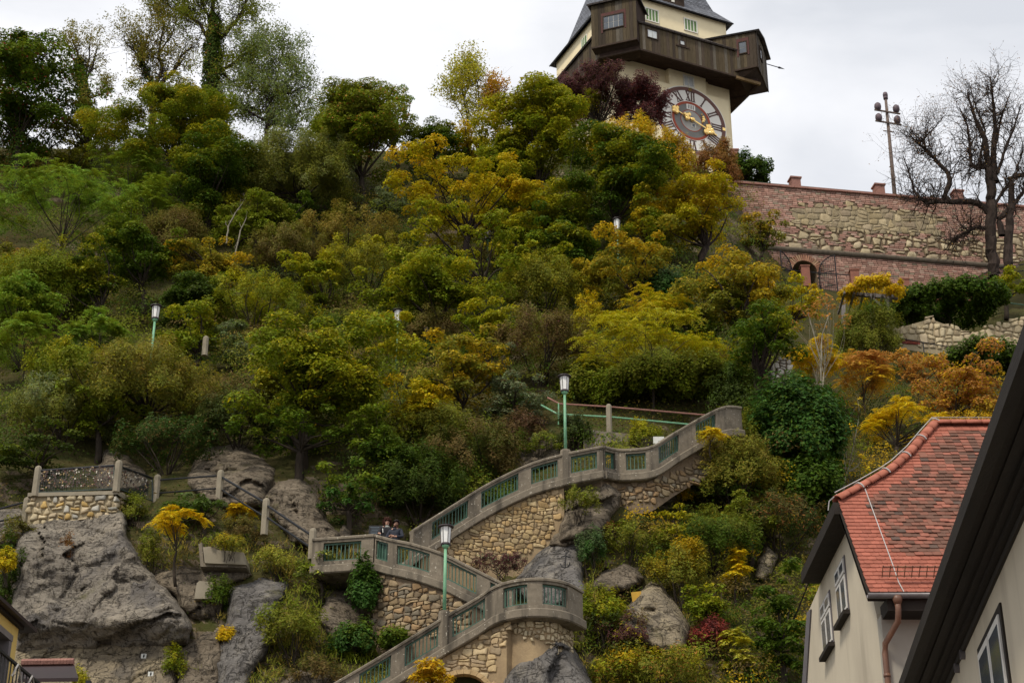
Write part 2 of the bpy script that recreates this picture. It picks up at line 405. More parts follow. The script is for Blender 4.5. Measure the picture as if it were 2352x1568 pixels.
# ---------------------------------------------------------------- rocks
def rockmat(name, c1, c2, c3, dark, stain=None):
    m = bpy.data.materials.new(name); t, N, b = nodes(m); L = t.links.new
    b.inputs['Roughness'].default_value = 0.92; b.inputs['Specular IOR Level'].default_value = 0.2
    geo = N.new('ShaderNodeNewGeometry')
    def mapn(s):
        q = N.new('ShaderNodeMapping'); q.inputs['Scale'].default_value = s; L(geo.outputs['Position'], q.inputs[0]); return q.outputs[0]
    def noise(v, sc, det=8, ro=0.62, dis=0.0):
        n = N.new('ShaderNodeTexNoise'); n.inputs['Scale'].default_value = sc; n.inputs['Detail'].default_value = det
        n.inputs['Roughness'].default_value = ro; n.inputs['Distortion'].default_value = dis; L(v, n.inputs['Vector']); return n.outputs[0]
    def rng(s, a, c):
        r = N.new('ShaderNodeMapRange'); r.inputs['From Min'].default_value = a; r.inputs['From Max'].default_value = c; L(s, r.inputs[0]); return r.outputs[0]
    def mix(f, a, c):
        x = N.new('ShaderNodeMix'); x.data_type = 'RGBA'
        for sock, v in ((x.inputs[0], f), (x.inputs[6], a), (x.inputs[7], c)):
            if isinstance(v, tuple): sock.default_value = (*v, 1)
            else: L(v, sock)
        return x.outputs[2]
    v1 = mapn((1, 1, 1)); v2 = mapn((1.6, 1.6, 0.45)); v3 = mapn((0.7, 0.7, 1.6))
    col = mix(rng(noise(v1, 0.9), 0.35, 0.65), c1, c2)
    col = mix(rng(noise(v2, 0.8, 6), 0.5, 0.72), col, c3)
    col = mix(rng(noise(v1, 5.0, 8, 0.7), 0.52, 0.72), col, dark)
    vo = N.new('ShaderNodeTexVoronoi'); vo.feature = 'DISTANCE_TO_EDGE'; vo.inputs['Scale'].default_value = 0.42
    wv = N.new('ShaderNodeVectorMath'); wv.operation = 'ADD'; L(v3, wv.inputs[0])
    nn = N.new('ShaderNodeTexNoise'); nn.inputs['Scale'].default_value = 1.3; nn.inputs['Detail'].default_value = 6; L(v1, nn.inputs['Vector'])
    L(nn.outputs[1], wv.inputs[1]); L(wv.outputs[0], vo.inputs['Vector'])
    def ridge(v, sc, w):
        a_ = N.new('ShaderNodeMath'); a_.operation = 'SUBTRACT'; a_.inputs[1].default_value = 0.5; L(noise(v, sc, 5, 0.55, 0.6), a_.inputs[0])
        b_ = N.new('ShaderNodeMath'); b_.operation = 'ABSOLUTE'; L(a_.outputs[0], b_.inputs[0]); return rng(b_.outputs[0], 0.0, w)
    mn = N.new('ShaderNodeMath'); mn.operation = 'MINIMUM'; L(ridge(v3, 0.9, 0.014), mn.inputs[0]); L(ridge(v2, 1.7, 0.016), mn.inputs[1]); crack = mn.outputs[0]
    moss = N.new('ShaderNodeMath'); moss.operation = 'MULTIPLY'; moss.inputs[1].default_value = 0.7; L(rng(noise(v1, 0.55, 7, 0.7), 0.60, 0.70), moss.inputs[0])
    col = mix(moss.outputs[0], col, (0.115, 0.105, 0.042))
    if stain:
        col = mix(rng(noise(v2, 0.45, 5), 0.54, 0.66), col, stain)
    inv = N.new('ShaderNodeMath'); inv.operation = 'SUBTRACT'; inv.inputs[0].default_value = 1; L(crack, inv.inputs[1])
    mu = N.new('ShaderNodeMath'); mu.operation = 'MULTIPLY'; mu.inputs[1].default_value = 0.7; L(inv.outputs[0], mu.inputs[0])
    col = mix(mu.outputs[0], col, tuple(0.5 * q for q in dark))
    L(col, b.inputs['Base Color'])
    ad = N.new('ShaderNodeMath'); ad.operation = 'MULTIPLY_ADD'; ad.inputs[1].default_value = 0.3; L(crack, ad.inputs[0]); L(noise(v3, 2.2, 12, 0.72, 0.4), ad.inputs[2])
    bn = N.new('ShaderNodeBump'); bn.inputs['Strength'].default_value = 1.0; bn.inputs['Distance'].default_value = 0.34
    L(ad.outputs[0], bn.inputs['Height']); L(bn.outputs[0], b.inputs['Normal'])
    return m
M['rock_grey'] = rockmat('rock_grey', (0.300, 0.262, 0.210), (0.205, 0.178, 0.146), (0.38, 0.325, 0.25), (0.105, 0.086, 0.068), (0.150, 0.134, 0.120))
M['rock_brown'] = rockmat('rock_brown', (0.235, 0.188, 0.135), (0.150, 0.122, 0.088), (0.33, 0.27, 0.195), (0.06, 0.046, 0.034))
M['rock_pale'] = rockmat('rock_pale', (0.37, 0.30, 0.195), (0.25, 0.205, 0.145), (0.50, 0.41, 0.26), (0.11, 0.09, 0.068), (0.17, 0.145, 0.115))
M['rock_blue'] = rockmat('rock_blue', (0.225, 0.208, 0.190), (0.155, 0.142, 0.132), (0.36, 0.32, 0.26), (0.08, 0.070, 0.062), (0.12, 0.113, 0.108))
ROCKPOLY = []
def rock(name, label, poly, bulge, mat, step=5, rough=0.5, edge=60, seed=0, grow=10, facet=0.6, shift=0.0, lean=None):
    ROCKPOLY.append(poly)
    xs = [p[0] for p in poly]; ys = [p[1] for p in poly]
    gx, gy = np.meshgrid(np.arange(min(xs) - grow - step, max(xs) + grow + 2 * step, step), np.arange(min(ys) - grow - step, max(ys) + grow + 2 * step, step))
    Y0 = Yt(gx, gy); w = PN(gx, gy, Y0)
    wob = 9 * fbm(w * 0.8 + seed, 3, 11)
    d = polydist(gx, gy, poly) + wob * np.clip(grow / 10, 0, 1)
    edge = edge * 0.55; facet = facet * 0.5; s = np.clip(d / edge, 0, 1); prof = np.sqrt(1 - (1 - s) ** 2)
    f1, f2, idv, of1 = voro((w + 0.35 * np.stack([fbm(w * 0.8, 3, 61), 0 * w[..., 0], fbm(w * 0.8, 3, 62)], -1)) * np.array([0.42, 0.25, 0.5]) + seed * 3.7, 5 + seed, True)
    g1, g2, idg, of2 = voro((w + 0.12 * np.stack([fbm(w * 2, 3, 63), 0 * w[..., 0], fbm(w * 2, 3, 64)], -1)) * np.array([1.7, 0.8, 2.3]) + seed * 1.3, 9 + seed, True)
    ca, cb = np.cos(idv * 40), np.sin(idv * 57); da, db = np.cos(idg * 40), np.sin(idg * 57)
    tilt = 1.5 * (of1[..., 0] * ca + of1[..., 2] * cb) + 0.22 * (of2[..., 0] * da + of2[..., 2] * db)
    Yr = Y0 + 0.25 - bulge * prof - shift - facet * ((idv - 0.5) * 1.0 + 1.1 * tilt) * prof - 0.22 * facet * (idg - 0.5) * prof
    Yr += rough * (0.16 * np.abs(fbm(w * np.array([0.7, 0.7, 1.5]) + seed, 5, 21)) + 0.09 * fbm(w * np.array([3.4, 1.5, 2.8]) + seed, 5, 31) + 0.10 * np.abs(fbm(w * np.array([1.1, 0.7, 3.2]) + seed, 4, 51)))
    Yr += 0.10 * np.clip(0.05 - (f2 - f1), 0, 1) * 12 + 0.03 * np.clip(0.06 - (g2 - g1), 0, 1) * 10
    if lean is not None: Yr += lean(gx, gy)
    Yr += np.where(d < 0, -d * 0.22, 0)
    V = PN(gx, gy, Yr); keep = d > -grow
    r, c = gx.shape; idx = np.arange(r * c).reshape(r, c)
    fm = keep[:-1, :-1] | keep[1:, :-1] | keep[1:, 1:] | keep[:-1, 1:]
    fc = np.stack([idx[:-1, :-1], idx[1:, :-1], idx[1:, 1:], idx[:-1, 1:]], -1)[fm]
    # drop unused vertices
    used = np.unique(fc); remap = np.full(r * c, -1); remap[used] = np.arange(len(used))
    Vv = V.reshape(-1, 3)[used]; o = Vv.mean(0)
    ob = link(name, rawmesh(name, Vv - o, remap[fc], smooth=False), mat, None, o)
    return tag(ob, label, 'rock', 'limestone outcrops of the cliff')
ov = lambda gx, gy: np.where(gy > 1425, (gy - 1425) * 0.016, 0) - 0.9 * np.exp(-((gy - 1430) / 45) ** 2)
rock('cliff_rock', 'massive grey limestone face below the stone-walled terrace with the padlock fence',
     [(40, 1240), (62, 1205), (120, 1192), (200, 1180), (250, 1150), (283, 1150), (292, 1230), (330, 1290), (365, 1340), (410, 1390), (438, 1440), (432, 1482), (330, 1500), (200, 1505), (90, 1510), (28, 1500), (30, 1350)], 1.15, 'rock_grey', 4, 0.75, 34, 1, 10, 0.85, 0.75, ov)
rock('pale_cliff_base', 'pale ochre rock wall under the dark overhang, bottom left', [(25, 1480), (200, 1478), (395, 1462), (402, 1560), (392, 1700), (20, 1700)], 0.35, 'rock_pale', 4, 0.3, 30, 2, 10, 0.3, 0.35)
rock('grey_rock', 'dark grey rounded rock between the concrete block and the olive bush', [(528, 1350), (600, 1322), (655, 1340), (640, 1420), (612, 1500), (580, 1560), (545, 1640), (500, 1640), (492, 1520), (515, 1420)], 1.0, 'rock_blue', 5, 0.5, 60, 3)
rock('brown_rock', 'rough brown rock below the ivy left of the curved stone wall', [(750, 1365), (800, 1350), (838, 1390), (852, 1460), (820, 1500), (760, 1480), (735, 1420)], 0.9, 'rock_brown', 5, 0.5, 50, 4)
rock('pointed_rock', 'small pointed rock rising behind the padlock fence', [(218, 1100), (228, 1065), (245, 1030), (268, 1040), (300, 1048), (335, 1085), (345, 1130), (280, 1140), (225, 1135)], 1.3, 'rock_brown', 4, 0.6, 40, 5, shift=0.2)
rock('broad_rock', 'broad grey-brown rock slab behind the handrail posts, under the big green maple', [(430, 1110), (443, 1060), (480, 1028), (560, 1024), (612, 1052), (636, 1085), (622, 1115), (600, 1165), (520, 1165), (460, 1150)], 1.6, 'rock_brown', 4, 0.7, 60, 6)
rock('craggy_rock', 'craggy brown rock beside the descending handrail, left of the green bush', [(600, 1140), (636, 1098), (690, 1090), (714, 1120), (752, 1178), (782, 1225), (745, 1260), (680, 1240), (630, 1200)], 1.4, 'rock_brown', 4, 0.7, 50, 7)
rock('stub_rock', 'low pointed rock showing just above the level parapet', [(768, 1262), (776, 1222), (790, 1208), (806, 1220), (816, 1262)], 1.2, 'rock_brown', 4, 0.4, 25, 8)
rock('landing_rock', 'blue-grey boulder with white streaks under the curved stair landing', [(1128, 1620), (1150, 1545), (1192, 1482), (1226, 1440), (1262, 1442), (1312, 1482), (1350, 1540), (1388, 1620), (1400, 1700), (1110, 1700)], 2.3, 'rock_blue', 4, 0.5, 60, 9, shift=0.6)
rock('slab_rock', 'smooth grey triangular rock slab with a painted anchor mark, behind the curved landing', [(1160, 1350), (1200, 1312), (1240, 1264), (1270, 1238), (1318, 1236), (1338, 1290), (1352, 1380), (1250, 1400)], 1.0, 'rock_blue', 4, 0.12, 50, 10, 8, 0.12, 0.5)
rock('rubble_rock', 'brown broken rock at the tip of the grey triangular slab', [(1258, 1256), (1266, 1222), (1300, 1206), (1322, 1214), (1326, 1250), (1300, 1262)], 1.2, 'rock_brown', 4, 0.5, 25, 11, shift=0.4)
rock('right_outcrop', 'grey craggy outcrop carrying the yellow board, right of the landing', [(1428, 1440), (1440, 1395), (1470, 1358), (1496, 1336), (1524, 1344), (1562, 1390), (1584, 1440), (1576, 1500), (1500, 1492), (1450, 1470)], 1.8, 'rock_pale', 4, 0.7, 50, 12)
rock('small_outcrop', 'pinkish brown rock knob among bushes above the yellow board', [(1368, 1345), (1392, 1300), (1430, 1288), (1470, 1300), (1490, 1330), (1450, 1350), (1400, 1365)], 1.0, 'rock_brown', 4, 0.6, 35, 13)
rock('stair_rock', 'brown rock supporting the right-hand rising stair parapet', [(1430, 1150), (1440, 1120), (1500, 1108), (1560, 1095), (1600, 1075), (1640, 1060), (1620, 1110), (1560, 1160), (1480, 1175)], 0.9, 'rock_brown', 5, 0.5, 40, 14)
rock('grassy_rock', 'pale rock knob under the grass tuft beside the ochre stone wall', [(1284, 1245), (1288, 1160), (1305, 1112), (1350, 1100), (1395, 1105), (1425, 1135), (1405, 1200), (1375, 1235), (1320, 1250)], 1.0, 'rock_brown', 4, 0.6, 40, 15, shift=1.3)
rock('lamp_rock', 'shaded brown rock left of the upper lamp post', [(1170, 1090), (1190, 1040), (1215, 1000), (1255, 995), (1290, 1010), (1290, 1060), (1230, 1080)], 1.2, 'rock_brown', 4, 0.6, 40, 16)
rock('far_left_rock', 'grey rock face behind the handrail at the left edge', [(-60, 1260), (-60, 1180), (0, 1165), (50, 1160), (62, 1190), (45, 1230), (20, 1250)], 1.0, 'rock_grey', 5, 0.5, 40, 17)
rock('hedge_rock', 'small grey rock patch in the dark slope left of the red-roofed house', [(1735, 1325), (1742, 1285), (1762, 1262), (1780, 1275), (1778, 1310), (1755, 1335)], 1.0, 'rock_pale', 4, 0.5, 25, 18, shift=0.3)
rock('low_rock', 'brown broken rock at the bottom edge left of the stair', [(610, 1700), (640, 1560), (690, 1530), (760, 1530), (790, 1560), (790, 1700)], 0.8, 'rock_brown', 5, 0.7, 50, 19)
rock('middle_rock', 'brown ledge rock beside the pale concrete pillar', [(380, 1700), (400, 1560), (395, 1500), (430, 1480), (480, 1420), (520, 1430), (505, 1520), (495, 1640), (470, 1700)], 0.6, 'rock_brown', 5, 0.6, 45, 20)
rock('ledge_rock', 'brown rubbly ledge under the pale concrete block', [(330, 1330), (420, 1300), (460, 1305), (560, 1300), (600, 1320), (540, 1345), (510, 1410), (460, 1430), (430, 1420), (400, 1370)], 0.7, 'rock_brown', 5, 0.7, 45, 21)
rock('plaster_rock', 'smooth ochre rendered slope left of the boulder under the landing', [(1060, 1640), (1120, 1550), (1170, 1470), (1215, 1438), (1232, 1440), (1195, 1490), (1155, 1560), (1140, 1700), (1060, 1700)], 1.2, pmat('ochre_render', (0.42, 0.29, 0.16), (0.30, 0.21, 0.125), 1.6, 0.9, 0.3, 10, c3=(0.16, 0.12, 0.08), c3scale=0.8), 5, 0.08, 35, 22, 6, 0.08, 1.1)
# ---------------------------------------------------------------- clock tower
M['plaster'] = pmat('plaster', (0.80, 0.69, 0.46), (0.74, 0.63, 0.41), 1.1, 0.9, 0.15, 12, 0.15, c3=(0.66, 0.55, 0.36), c3scale=0.5)
M['plank'] = pmat('plank', (1, 1, 1), (0.62, 0.60, 0.56), 6, 0.85, 0.5, 16, 0.15, tint='object', stretch=(4, 4, 0.35), bdist=0.02)
M['wood'] = pmat('wood', (0.062, 0.042, 0.030), (0.035, 0.024, 0.018), 4, 0.85, 0.4, 16, 0.15, bdist=0.02)
M['wood_under'] = pmat('wood_under', (0.050, 0.030, 0.022), (0.028, 0.017, 0.013), 3, 0.85, 0.4, 10, 0.15, bdist=0.02)
def shingle(name, c1, c2, mortar, sc, bw=0.5, rh=0.28, coord=None):
    m = bpy.data.materials.new(name); t, N, b = nodes(m); L = t.links.new
    uv = N.new('ShaderNodeUVMap'); br = N.new('ShaderNodeTexBrick'); br.inputs['Scale'].default_value = sc
    br.inputs['Brick Width'].default_value = bw; br.inputs['Row Height'].default_value = rh; br.inputs['Mortar Size'].default_value = 0.035
    br.inputs['Color1'].default_value = (*c1, 1); br.inputs['Color2'].default_value = (*c2, 1); br.inputs['Mortar'].default_value = (*mortar, 1)
    L(uv.outputs[0], br.inputs[0]); L(br.outputs[0], b.inputs['Base Color']); b.inputs['Roughness'].default_value = 0.6
    bn = N.new('ShaderNodeBump'); bn.inputs['Strength'].default_value = 1; bn.inputs['Distance'].default_value = 0.05; bn.invert = True
    L(br.outputs['Fac'], bn.inputs['Height']); L(bn.outputs[0], b.inputs['Normal'])
    return m
M['slate'] = shingle('slate', (0.16, 0.17, 0.20), (0.055, 0.058, 0.07), (0.02, 0.02, 0.024), 1.0)
M['shake'] = shingle('shake', (0.085, 0.062, 0.05), (0.045, 0.034, 0.03), (0.016, 0.012, 0.011), 1.0)
M['white_frame'] = pmat('white_frame', (0.70, 0.67, 0.58), (0.62, 0.59, 0.52), 3, 0.7)
M['window_glass'] = pmat('window_glass', (0.10, 0.115, 0.13), (0.06, 0.07, 0.085), 1.2, 0.08, 0, None, 0.6)
M['curtain'] = pmat('curtain', (0.55, 0.57, 0.56), (0.42, 0.44, 0.45), 2, 0.4, 0, None, 0.5)
M['red_paint'] = pmat('red_paint', (0.10, 0.030, 0.026), (0.055, 0.030, 0.026), 9, 0.85, 0.2, 20)
M['dial_white'] = pmat('dial_white', (0.80, 0.77, 0.70), (0.74, 0.71, 0.65), 0.8, 0.85)
M['dial_dark'] = pmat('dial_dark', (0.175, 0.090, 0.075), (0.135, 0.07, 0.06), 2, 0.8)
M['dial_num'] = pmat('dial_num', (0.115, 0.062, 0.054), (0.09, 0.05, 0.045), 2, 0.8)
M['dial_red'] = pmat('dial_red', (0.36, 0.085, 0.045), (0.28, 0.065, 0.04), 2, 0.8)
M['dial_grey'] = pmat('dial_grey', (0.42, 0.40, 0.36), (0.34, 0.325, 0.30), 1.2, 0.85)
M['dial_slate'] = pmat('dial_slate', (0.21, 0.20, 0.185), (0.16, 0.155, 0.145), 1.2, 0.85)
M['gold'] = pmat('gold', (1.0, 0.72, 0.28), (0.95, 0.62, 0.2), 3, 0.28, 0.1, 6, 0.5, metallic=1.0)
M['stripe_green'] = pmat('stripe_green', (0.13, 0.22, 0.075), (0.10, 0.18, 0.06), 4, 0.7)
TA = math.radians(24.8)
Tr = np.array([math.cos(TA), math.sin(TA), 0]); Td = np.array([-math.sin(TA), math.cos(TA), 0]); Tu = np.array([0, 0, 1.0])
TC = np.array([0, 0, CAMZ]) + ray(1588, 278) * 125.0
def T(r, d, u): return TC + r * Tr + d * Td + u * Tu
BASE_U = -13.0
tw = empty('clock_tower', T(-1, 5, BASE_U), 'cream clock tower with dark wooden gallery and huge round clock, on the hilltop', 'clock tower')
def tbox(name, mat, r0, r1, d0, d1, u0, u1, parent=None):
    m = MB(T(-1, 5, BASE_U))
    m.hexa([T(r0, d0, u0), T(r1, d0, u0), T(r1, d1, u0), T(r0, d1, u0), T(r0, d0, u1), T(r1, d0, u1), T(r1, d1, u1), T(r0, d1, u1)])
    return m.build(name, mat, parent or tw)
body = tbox('wall', 'plaster', -5.4, 3.75, 0.5, 9.6, BASE_U, 9.6)
tbox('clock_panel', 'plaster', -3.25, 3.28, 0.0, 0.497, BASE_U, 2.72)
tbox('middle_bay', 'plaster', -1.68, 1.42, 0.002, 0.495, 2.72, 4.6)
# upper storey with windows
up = tbox('upper_storey', 'plaster', -5.9, 3.5, 0.0, 9.9, 6.4, 9.75)
def twin(r0, r1, u0, u1, d, parent, kind='stripe', mull=1, fr='white_frame'):
    """a window on the front face: frame, glass or shutter slats"""
    w = 0.09
    m = MB(T(-1, 5, BASE_U))
    def b(a0, a1, b0, b1, dd0, dd1): m.hexa([T(a0, dd0, b0), T(a1, dd0, b0), T(a1, dd1, b0), T(a0, dd1, b0), T(a0, dd0, b1), T(a1, dd0, b1), T(a1, dd1, b1), T(a0, dd1, b1)])
    b(r0 - w, r1 + w, u0 - w, u0, d - 0.07, d + 0.05); b(r0 - w, r1 + w, u1, u1 + w, d - 0.07, d + 0.05)
    b(r0 - w, r0, u0, u1, d - 0.07, d + 0.05); b(r1, r1 + w, u0, u1, d - 0.07, d + 0.05)
    fo = m.build('window', fr, parent)
    if kind == 'stripe':
        n = 11; s = (r1 - r0) / n
        for i in range(n):
            a = r0 + i * s
            mm = MB(T(-1, 5, BASE_U)); mm.hexa([T(a, d - 0.03, u0), T(a + s, d - 0.03, u0), T(a + s, d + 0.01, u0), T(a, d + 0.01, u0), T(a, d - 0.03, u1), T(a + s, d - 0.03, u1), T(a + s, d + 0.01, u1), T(a, d + 0.01, u1)])
            mm.build('shutter_slat', 'stripe_green' if (i % 3) != 2 else 'white_frame', fo)
    else:
        mm = MB(T(-1, 5, BASE_U)); mm.hexa([T(r0, d - 0.02, u0), T(r1, d - 0.02, u0), T(r1, d + 0.01, u0), T(r0, d + 0.01, u0), T(r0, d - 0.02, u1), T(r1, d - 0.02, u1), T(r1, d + 0.01, u1), T(r0, d + 0.01, u1)])
        mm.build('pane', 'curtain' if kind == 'curtain' else 'window_glass', fo)
        mm = MB(T(-1, 5, BASE_U))
        for i in range(1, mull + 1):
            a = r0 + (r1 - r0) * i / (mull + 1)
            mm.hexa([T(a - 0.03, d - 0.05, u0), T(a + 0.03, d - 0.05, u0), T(a + 0.03, d - 0.022, u0), T(a - 0.03, d - 0.022, u0), T(a - 0.03, d - 0.05, u1), T(a + 0.03, d - 0.05, u1), T(a + 0.03, d - 0.022, u1), T(a - 0.03, d - 0.022, u1)])
        mm.build('mullion', 'white_frame', fo)
    return fo
twin(-3.42, -2.44, 7.95, 8.97, 0.0, tw)
twin(-0.12, 0.86, 8.08, 9.05, 0.0, tw)
twin(-0.43, 0.30, 2.98, 3.83, 0.0, tw, 'curtain', 1)
# side-storey window (left face)
m = MB(T(-1, 5, BASE_U)); m.hexa([T(-5.96, 4.6, 7.9), T(-5.96, 5.6, 7.9), T(-5.88, 5.6, 7.9), T(-5.88, 4.6, 7.9), T(-5.96, 4.6, 9.0), T(-5.96, 5.6, 9.0), T(-5.88, 5.6, 9.0), T(-5.88, 4.6, 9.0)])
fo = m.build('window', 'white_frame', tw)
for i in range(9):
    mm = MB(T(-1, 5, BASE_U)); a = 4.7 + i * 0.09
    mm.hexa([T(-5.99, a, 8.0), T(-5.99, a + 0.09, 8.0), T(-5.93, a + 0.09, 8.0), T(-5.93, a, 8.0), T(-5.99, a, 8.9), T(-5.99, a + 0.09, 8.9), T(-5.93, a + 0.09, 8.9), T(-5.93, a, 8.9)])
    mm.build('shutter_slat', 'stripe_green' if i % 3 != 2 else 'white_frame', fo)
# gallery: plan outline of the outer face, clockwise from the front left
gal = [(-5.1, -1.8), (4.85, -1.8), (4.86, 0.0), (4.86, 9.6), (2.9, 11.4), (-5.1, 11.4), (-7.2, 9.6), (-7.2, 0.3)]
inn = [(-5.39, 0.51), (3.74, 0.51), (3.74, 0.6), (3.74, 9.59), (3.7, 9.59), (-5.3, 9.59), (-5.39, 9.5), (-5.39, 0.6)]
m = MB(T(-1, 5, BASE_U)); n = len(gal)
V = [T(r, d, 3.62) for r, d in gal] + [T(r, d, 4.25) for r, d in inn] + [T(r, d, 5.9) for r, d in gal] + [T(r, d, 5.9) for r, d in inn]
fs = []
for i in range(n):
    j = (i + 1) % n
    fs += [(i, j, n + j, n + i), (2 * n + i, 2 * n + j, j, i), (2 * n + j, 2 * n + i, 3 * n + i, 3 * n + j), (n + i, n + j, 3 * n + j, 3 * n + i)]
m.add(V, fs)
gallery = m.build('gallery', 'wood_under', tw)
rg = random.Random(4)
def plankcol():
    k = rg.random(); v = rg.uniform(0.75, 1.25)
    c = (0.105, 0.080, 0.048) if k < 0.6 else (0.075, 0.056, 0.040) if k < 0.9 else (0.145, 0.125, 0.098)
    return tuple(v * q for q in c)
def plankwall(a, b, u0, u1, parent, w=0.24, th=0.05, slope=None, grey=1.0):
    """upright boards from plan point a to b"""
    A = T(a[0], a[1], 0); B = T(b[0], b[1], 0); L = np.linalg.norm(B - A); ex = (B - A) / L; ey = np.cross(ex, Tu)
    k = max(2, int(L / w)); ww = L / k
    for i in range(k):
        jit = rg.uniform(-0.012, 0.018); dz = rg.uniform(-0.05, 0.02)
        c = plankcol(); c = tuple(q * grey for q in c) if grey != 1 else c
        piece('plank', 'plank', parent, A + ex * (i + 0.5) * ww + ey * (0.03 + jit) + Tu * ((u0 + u1 + dz) / 2), (ww * 0.955, th, u1 - u0 - dz), ex, ey, Tu, c)
plankwall(gal[0], (3.2, -1.8), 3.55, 5.92, gallery)
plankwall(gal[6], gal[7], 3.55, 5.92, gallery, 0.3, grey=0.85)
m = MB(T(-1, 5, BASE_U))
for a, b in ((gal[0], gal[1]), (gal[7], gal[0]), (gal[6], gal[7]), (gal[1], gal[2]), (gal[2], gal[3])):
    A, B = T(*a, 3.52), T(*b, 3.52); ey = np.cross(nrm(B - A), Tu); m.bar(A + ey * 0.05, B + ey * 0.05, 0.16, 0.14)
m.build('sill_beam', 'wood', gallery)
m = MB(T(-1, 5, BASE_U)); A, B = T(2.85, -1.9, 3.44), T(4.9, -1.9, 3.44); m.bar(A, B, 0.16, 0.22); m.build('support_beam', pmat('golden_wood', (0.20, 0.13, 0.055), (0.14, 0.09, 0.04), 4, 0.8), gallery)
def roofquad(name, mat, pts, parent, th=0.12, uvs=1.0):
    """a roof slope with thickness and its own running shingle coordinates"""
    pts = [np.asarray(p, float) for p in pts]; o = T(-1, 5, BASE_U)
    nn = nrm(np.cross(pts[1] - pts[0], pts[-1] - pts[0]))
    if nn[2] < 0: nn = -nn
    m = MB(o); m.prism([p - nn * th for p in pts], nn * th); me = m.mesh(name)
    ex = nrm(pts[1] - pts[0]); ey = np.cross(nn, ex); uv = me.uv_layers.new(name='UVMap')
    for lp in me.loops:
        co = np.array(me.vertices[lp.vertex_index].co) + o; uv.data[lp.index].uv = (np.dot(co, ex) * uvs, np.dot(co, ey) * uvs)
    ob = link(name, me, mat, parent)
    pl = Vector((0, 0, 0)); q = parent
    while q is not None: pl += q.location; q = q.parent
    ob.location = Vector(o) - pl
    return ob
# lean-to roof over the gallery
e = 0.28
roofquad('gallery_roof', 'shake', [T(-5.3, -1.8 - e, 5.86), T(3.1, -1.8 - e, 5.86), T(3.3, 0.02, 7.75), T(-5.6, 0.02, 7.75)], gallery)
roofquad('gallery_roof', 'shake', [T(-7.2 - e, 10.0, 5.86), T(-7.2 - e, 0.1, 5.86), T(-5.88, 0.3, 7.4), T(-5.88, 9.8, 7.4)], gallery)
roofquad('gallery_roof', 'shake', [T(4.7 + e, 0.0, 5.86), T(4.7 + e, 9.8, 5.86), T(3.48, 9.6, 7.6), T(3.48, 0.0, 7.6)], gallery)
# the corner bays
def bay(A, dirf, wf, dep, u0, u1, name_side):
    """box turned 45 degrees: A is a plan corner, dirf the face direction, outward n"""
    f = np.array(dirf) / math.hypot(*dirf); nn = np.array([-f[1], f[0]]) * name_side
    a = np.array(A); b = a + f * wf; c = b + nn * dep; d = a + nn * dep
    return [tuple(a), tuple(b), tuple(c), tuple(d)]
def baybox(q, u0, u1, parent):
    m = MB(T(-1, 5, BASE_U)); m.hexa([T(*p, u0) for p in q] + [T(*p, u1) for p in q]); return m.build('corner_bay', 'wood_under', parent)
s2 = math.sqrt(0.5)
# left front bay: outer face from near (-5.45,-2.15) to (-7.85,0.25)
fa = np.array([-5.1, -1.8]) + 0.5 * np.array([-s2, -s2]); fb = fa + 3.4 * np.array([-s2, s2])
ia = fa + 2.4 * np.array([s2, s2]); ib = fb + 2.4 * np.array([s2, s2])
lb = baybox([tuple(fa), tuple(ia), tuple(ib), tuple(fb)], 4.12, 8.0, gallery)
lb['label'] = 'left corner bay with four-light window'
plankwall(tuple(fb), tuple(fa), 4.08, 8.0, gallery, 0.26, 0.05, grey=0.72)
m = MB(T(-1, 5, BASE_U))
m.add([T(*fa, 4.1), T(*fb, 4.1), T(-6.4, 0.9, 3.55), T(-4.6, -1.0, 3.55)], [(0, 1, 2, 3)]); m.add([T(*fa, 4.1), T(*ia, 4.1), T(*ib, 4.1), T(*fb, 4.1)], [(0, 1, 2, 3)])
A, B = T(*fa, 4.1), T(*fb, 4.1); ey = np.cross(nrm(A - B), Tu); m.bar(B + ey * 0.05, A + ey * 0.05, 0.18, 0.14)
m.build('bay_underside', 'wood', gallery)
fdir = nrm(T(*fa, 0) - T(*fb, 0)); fn = np.cross(fdir, Tu)
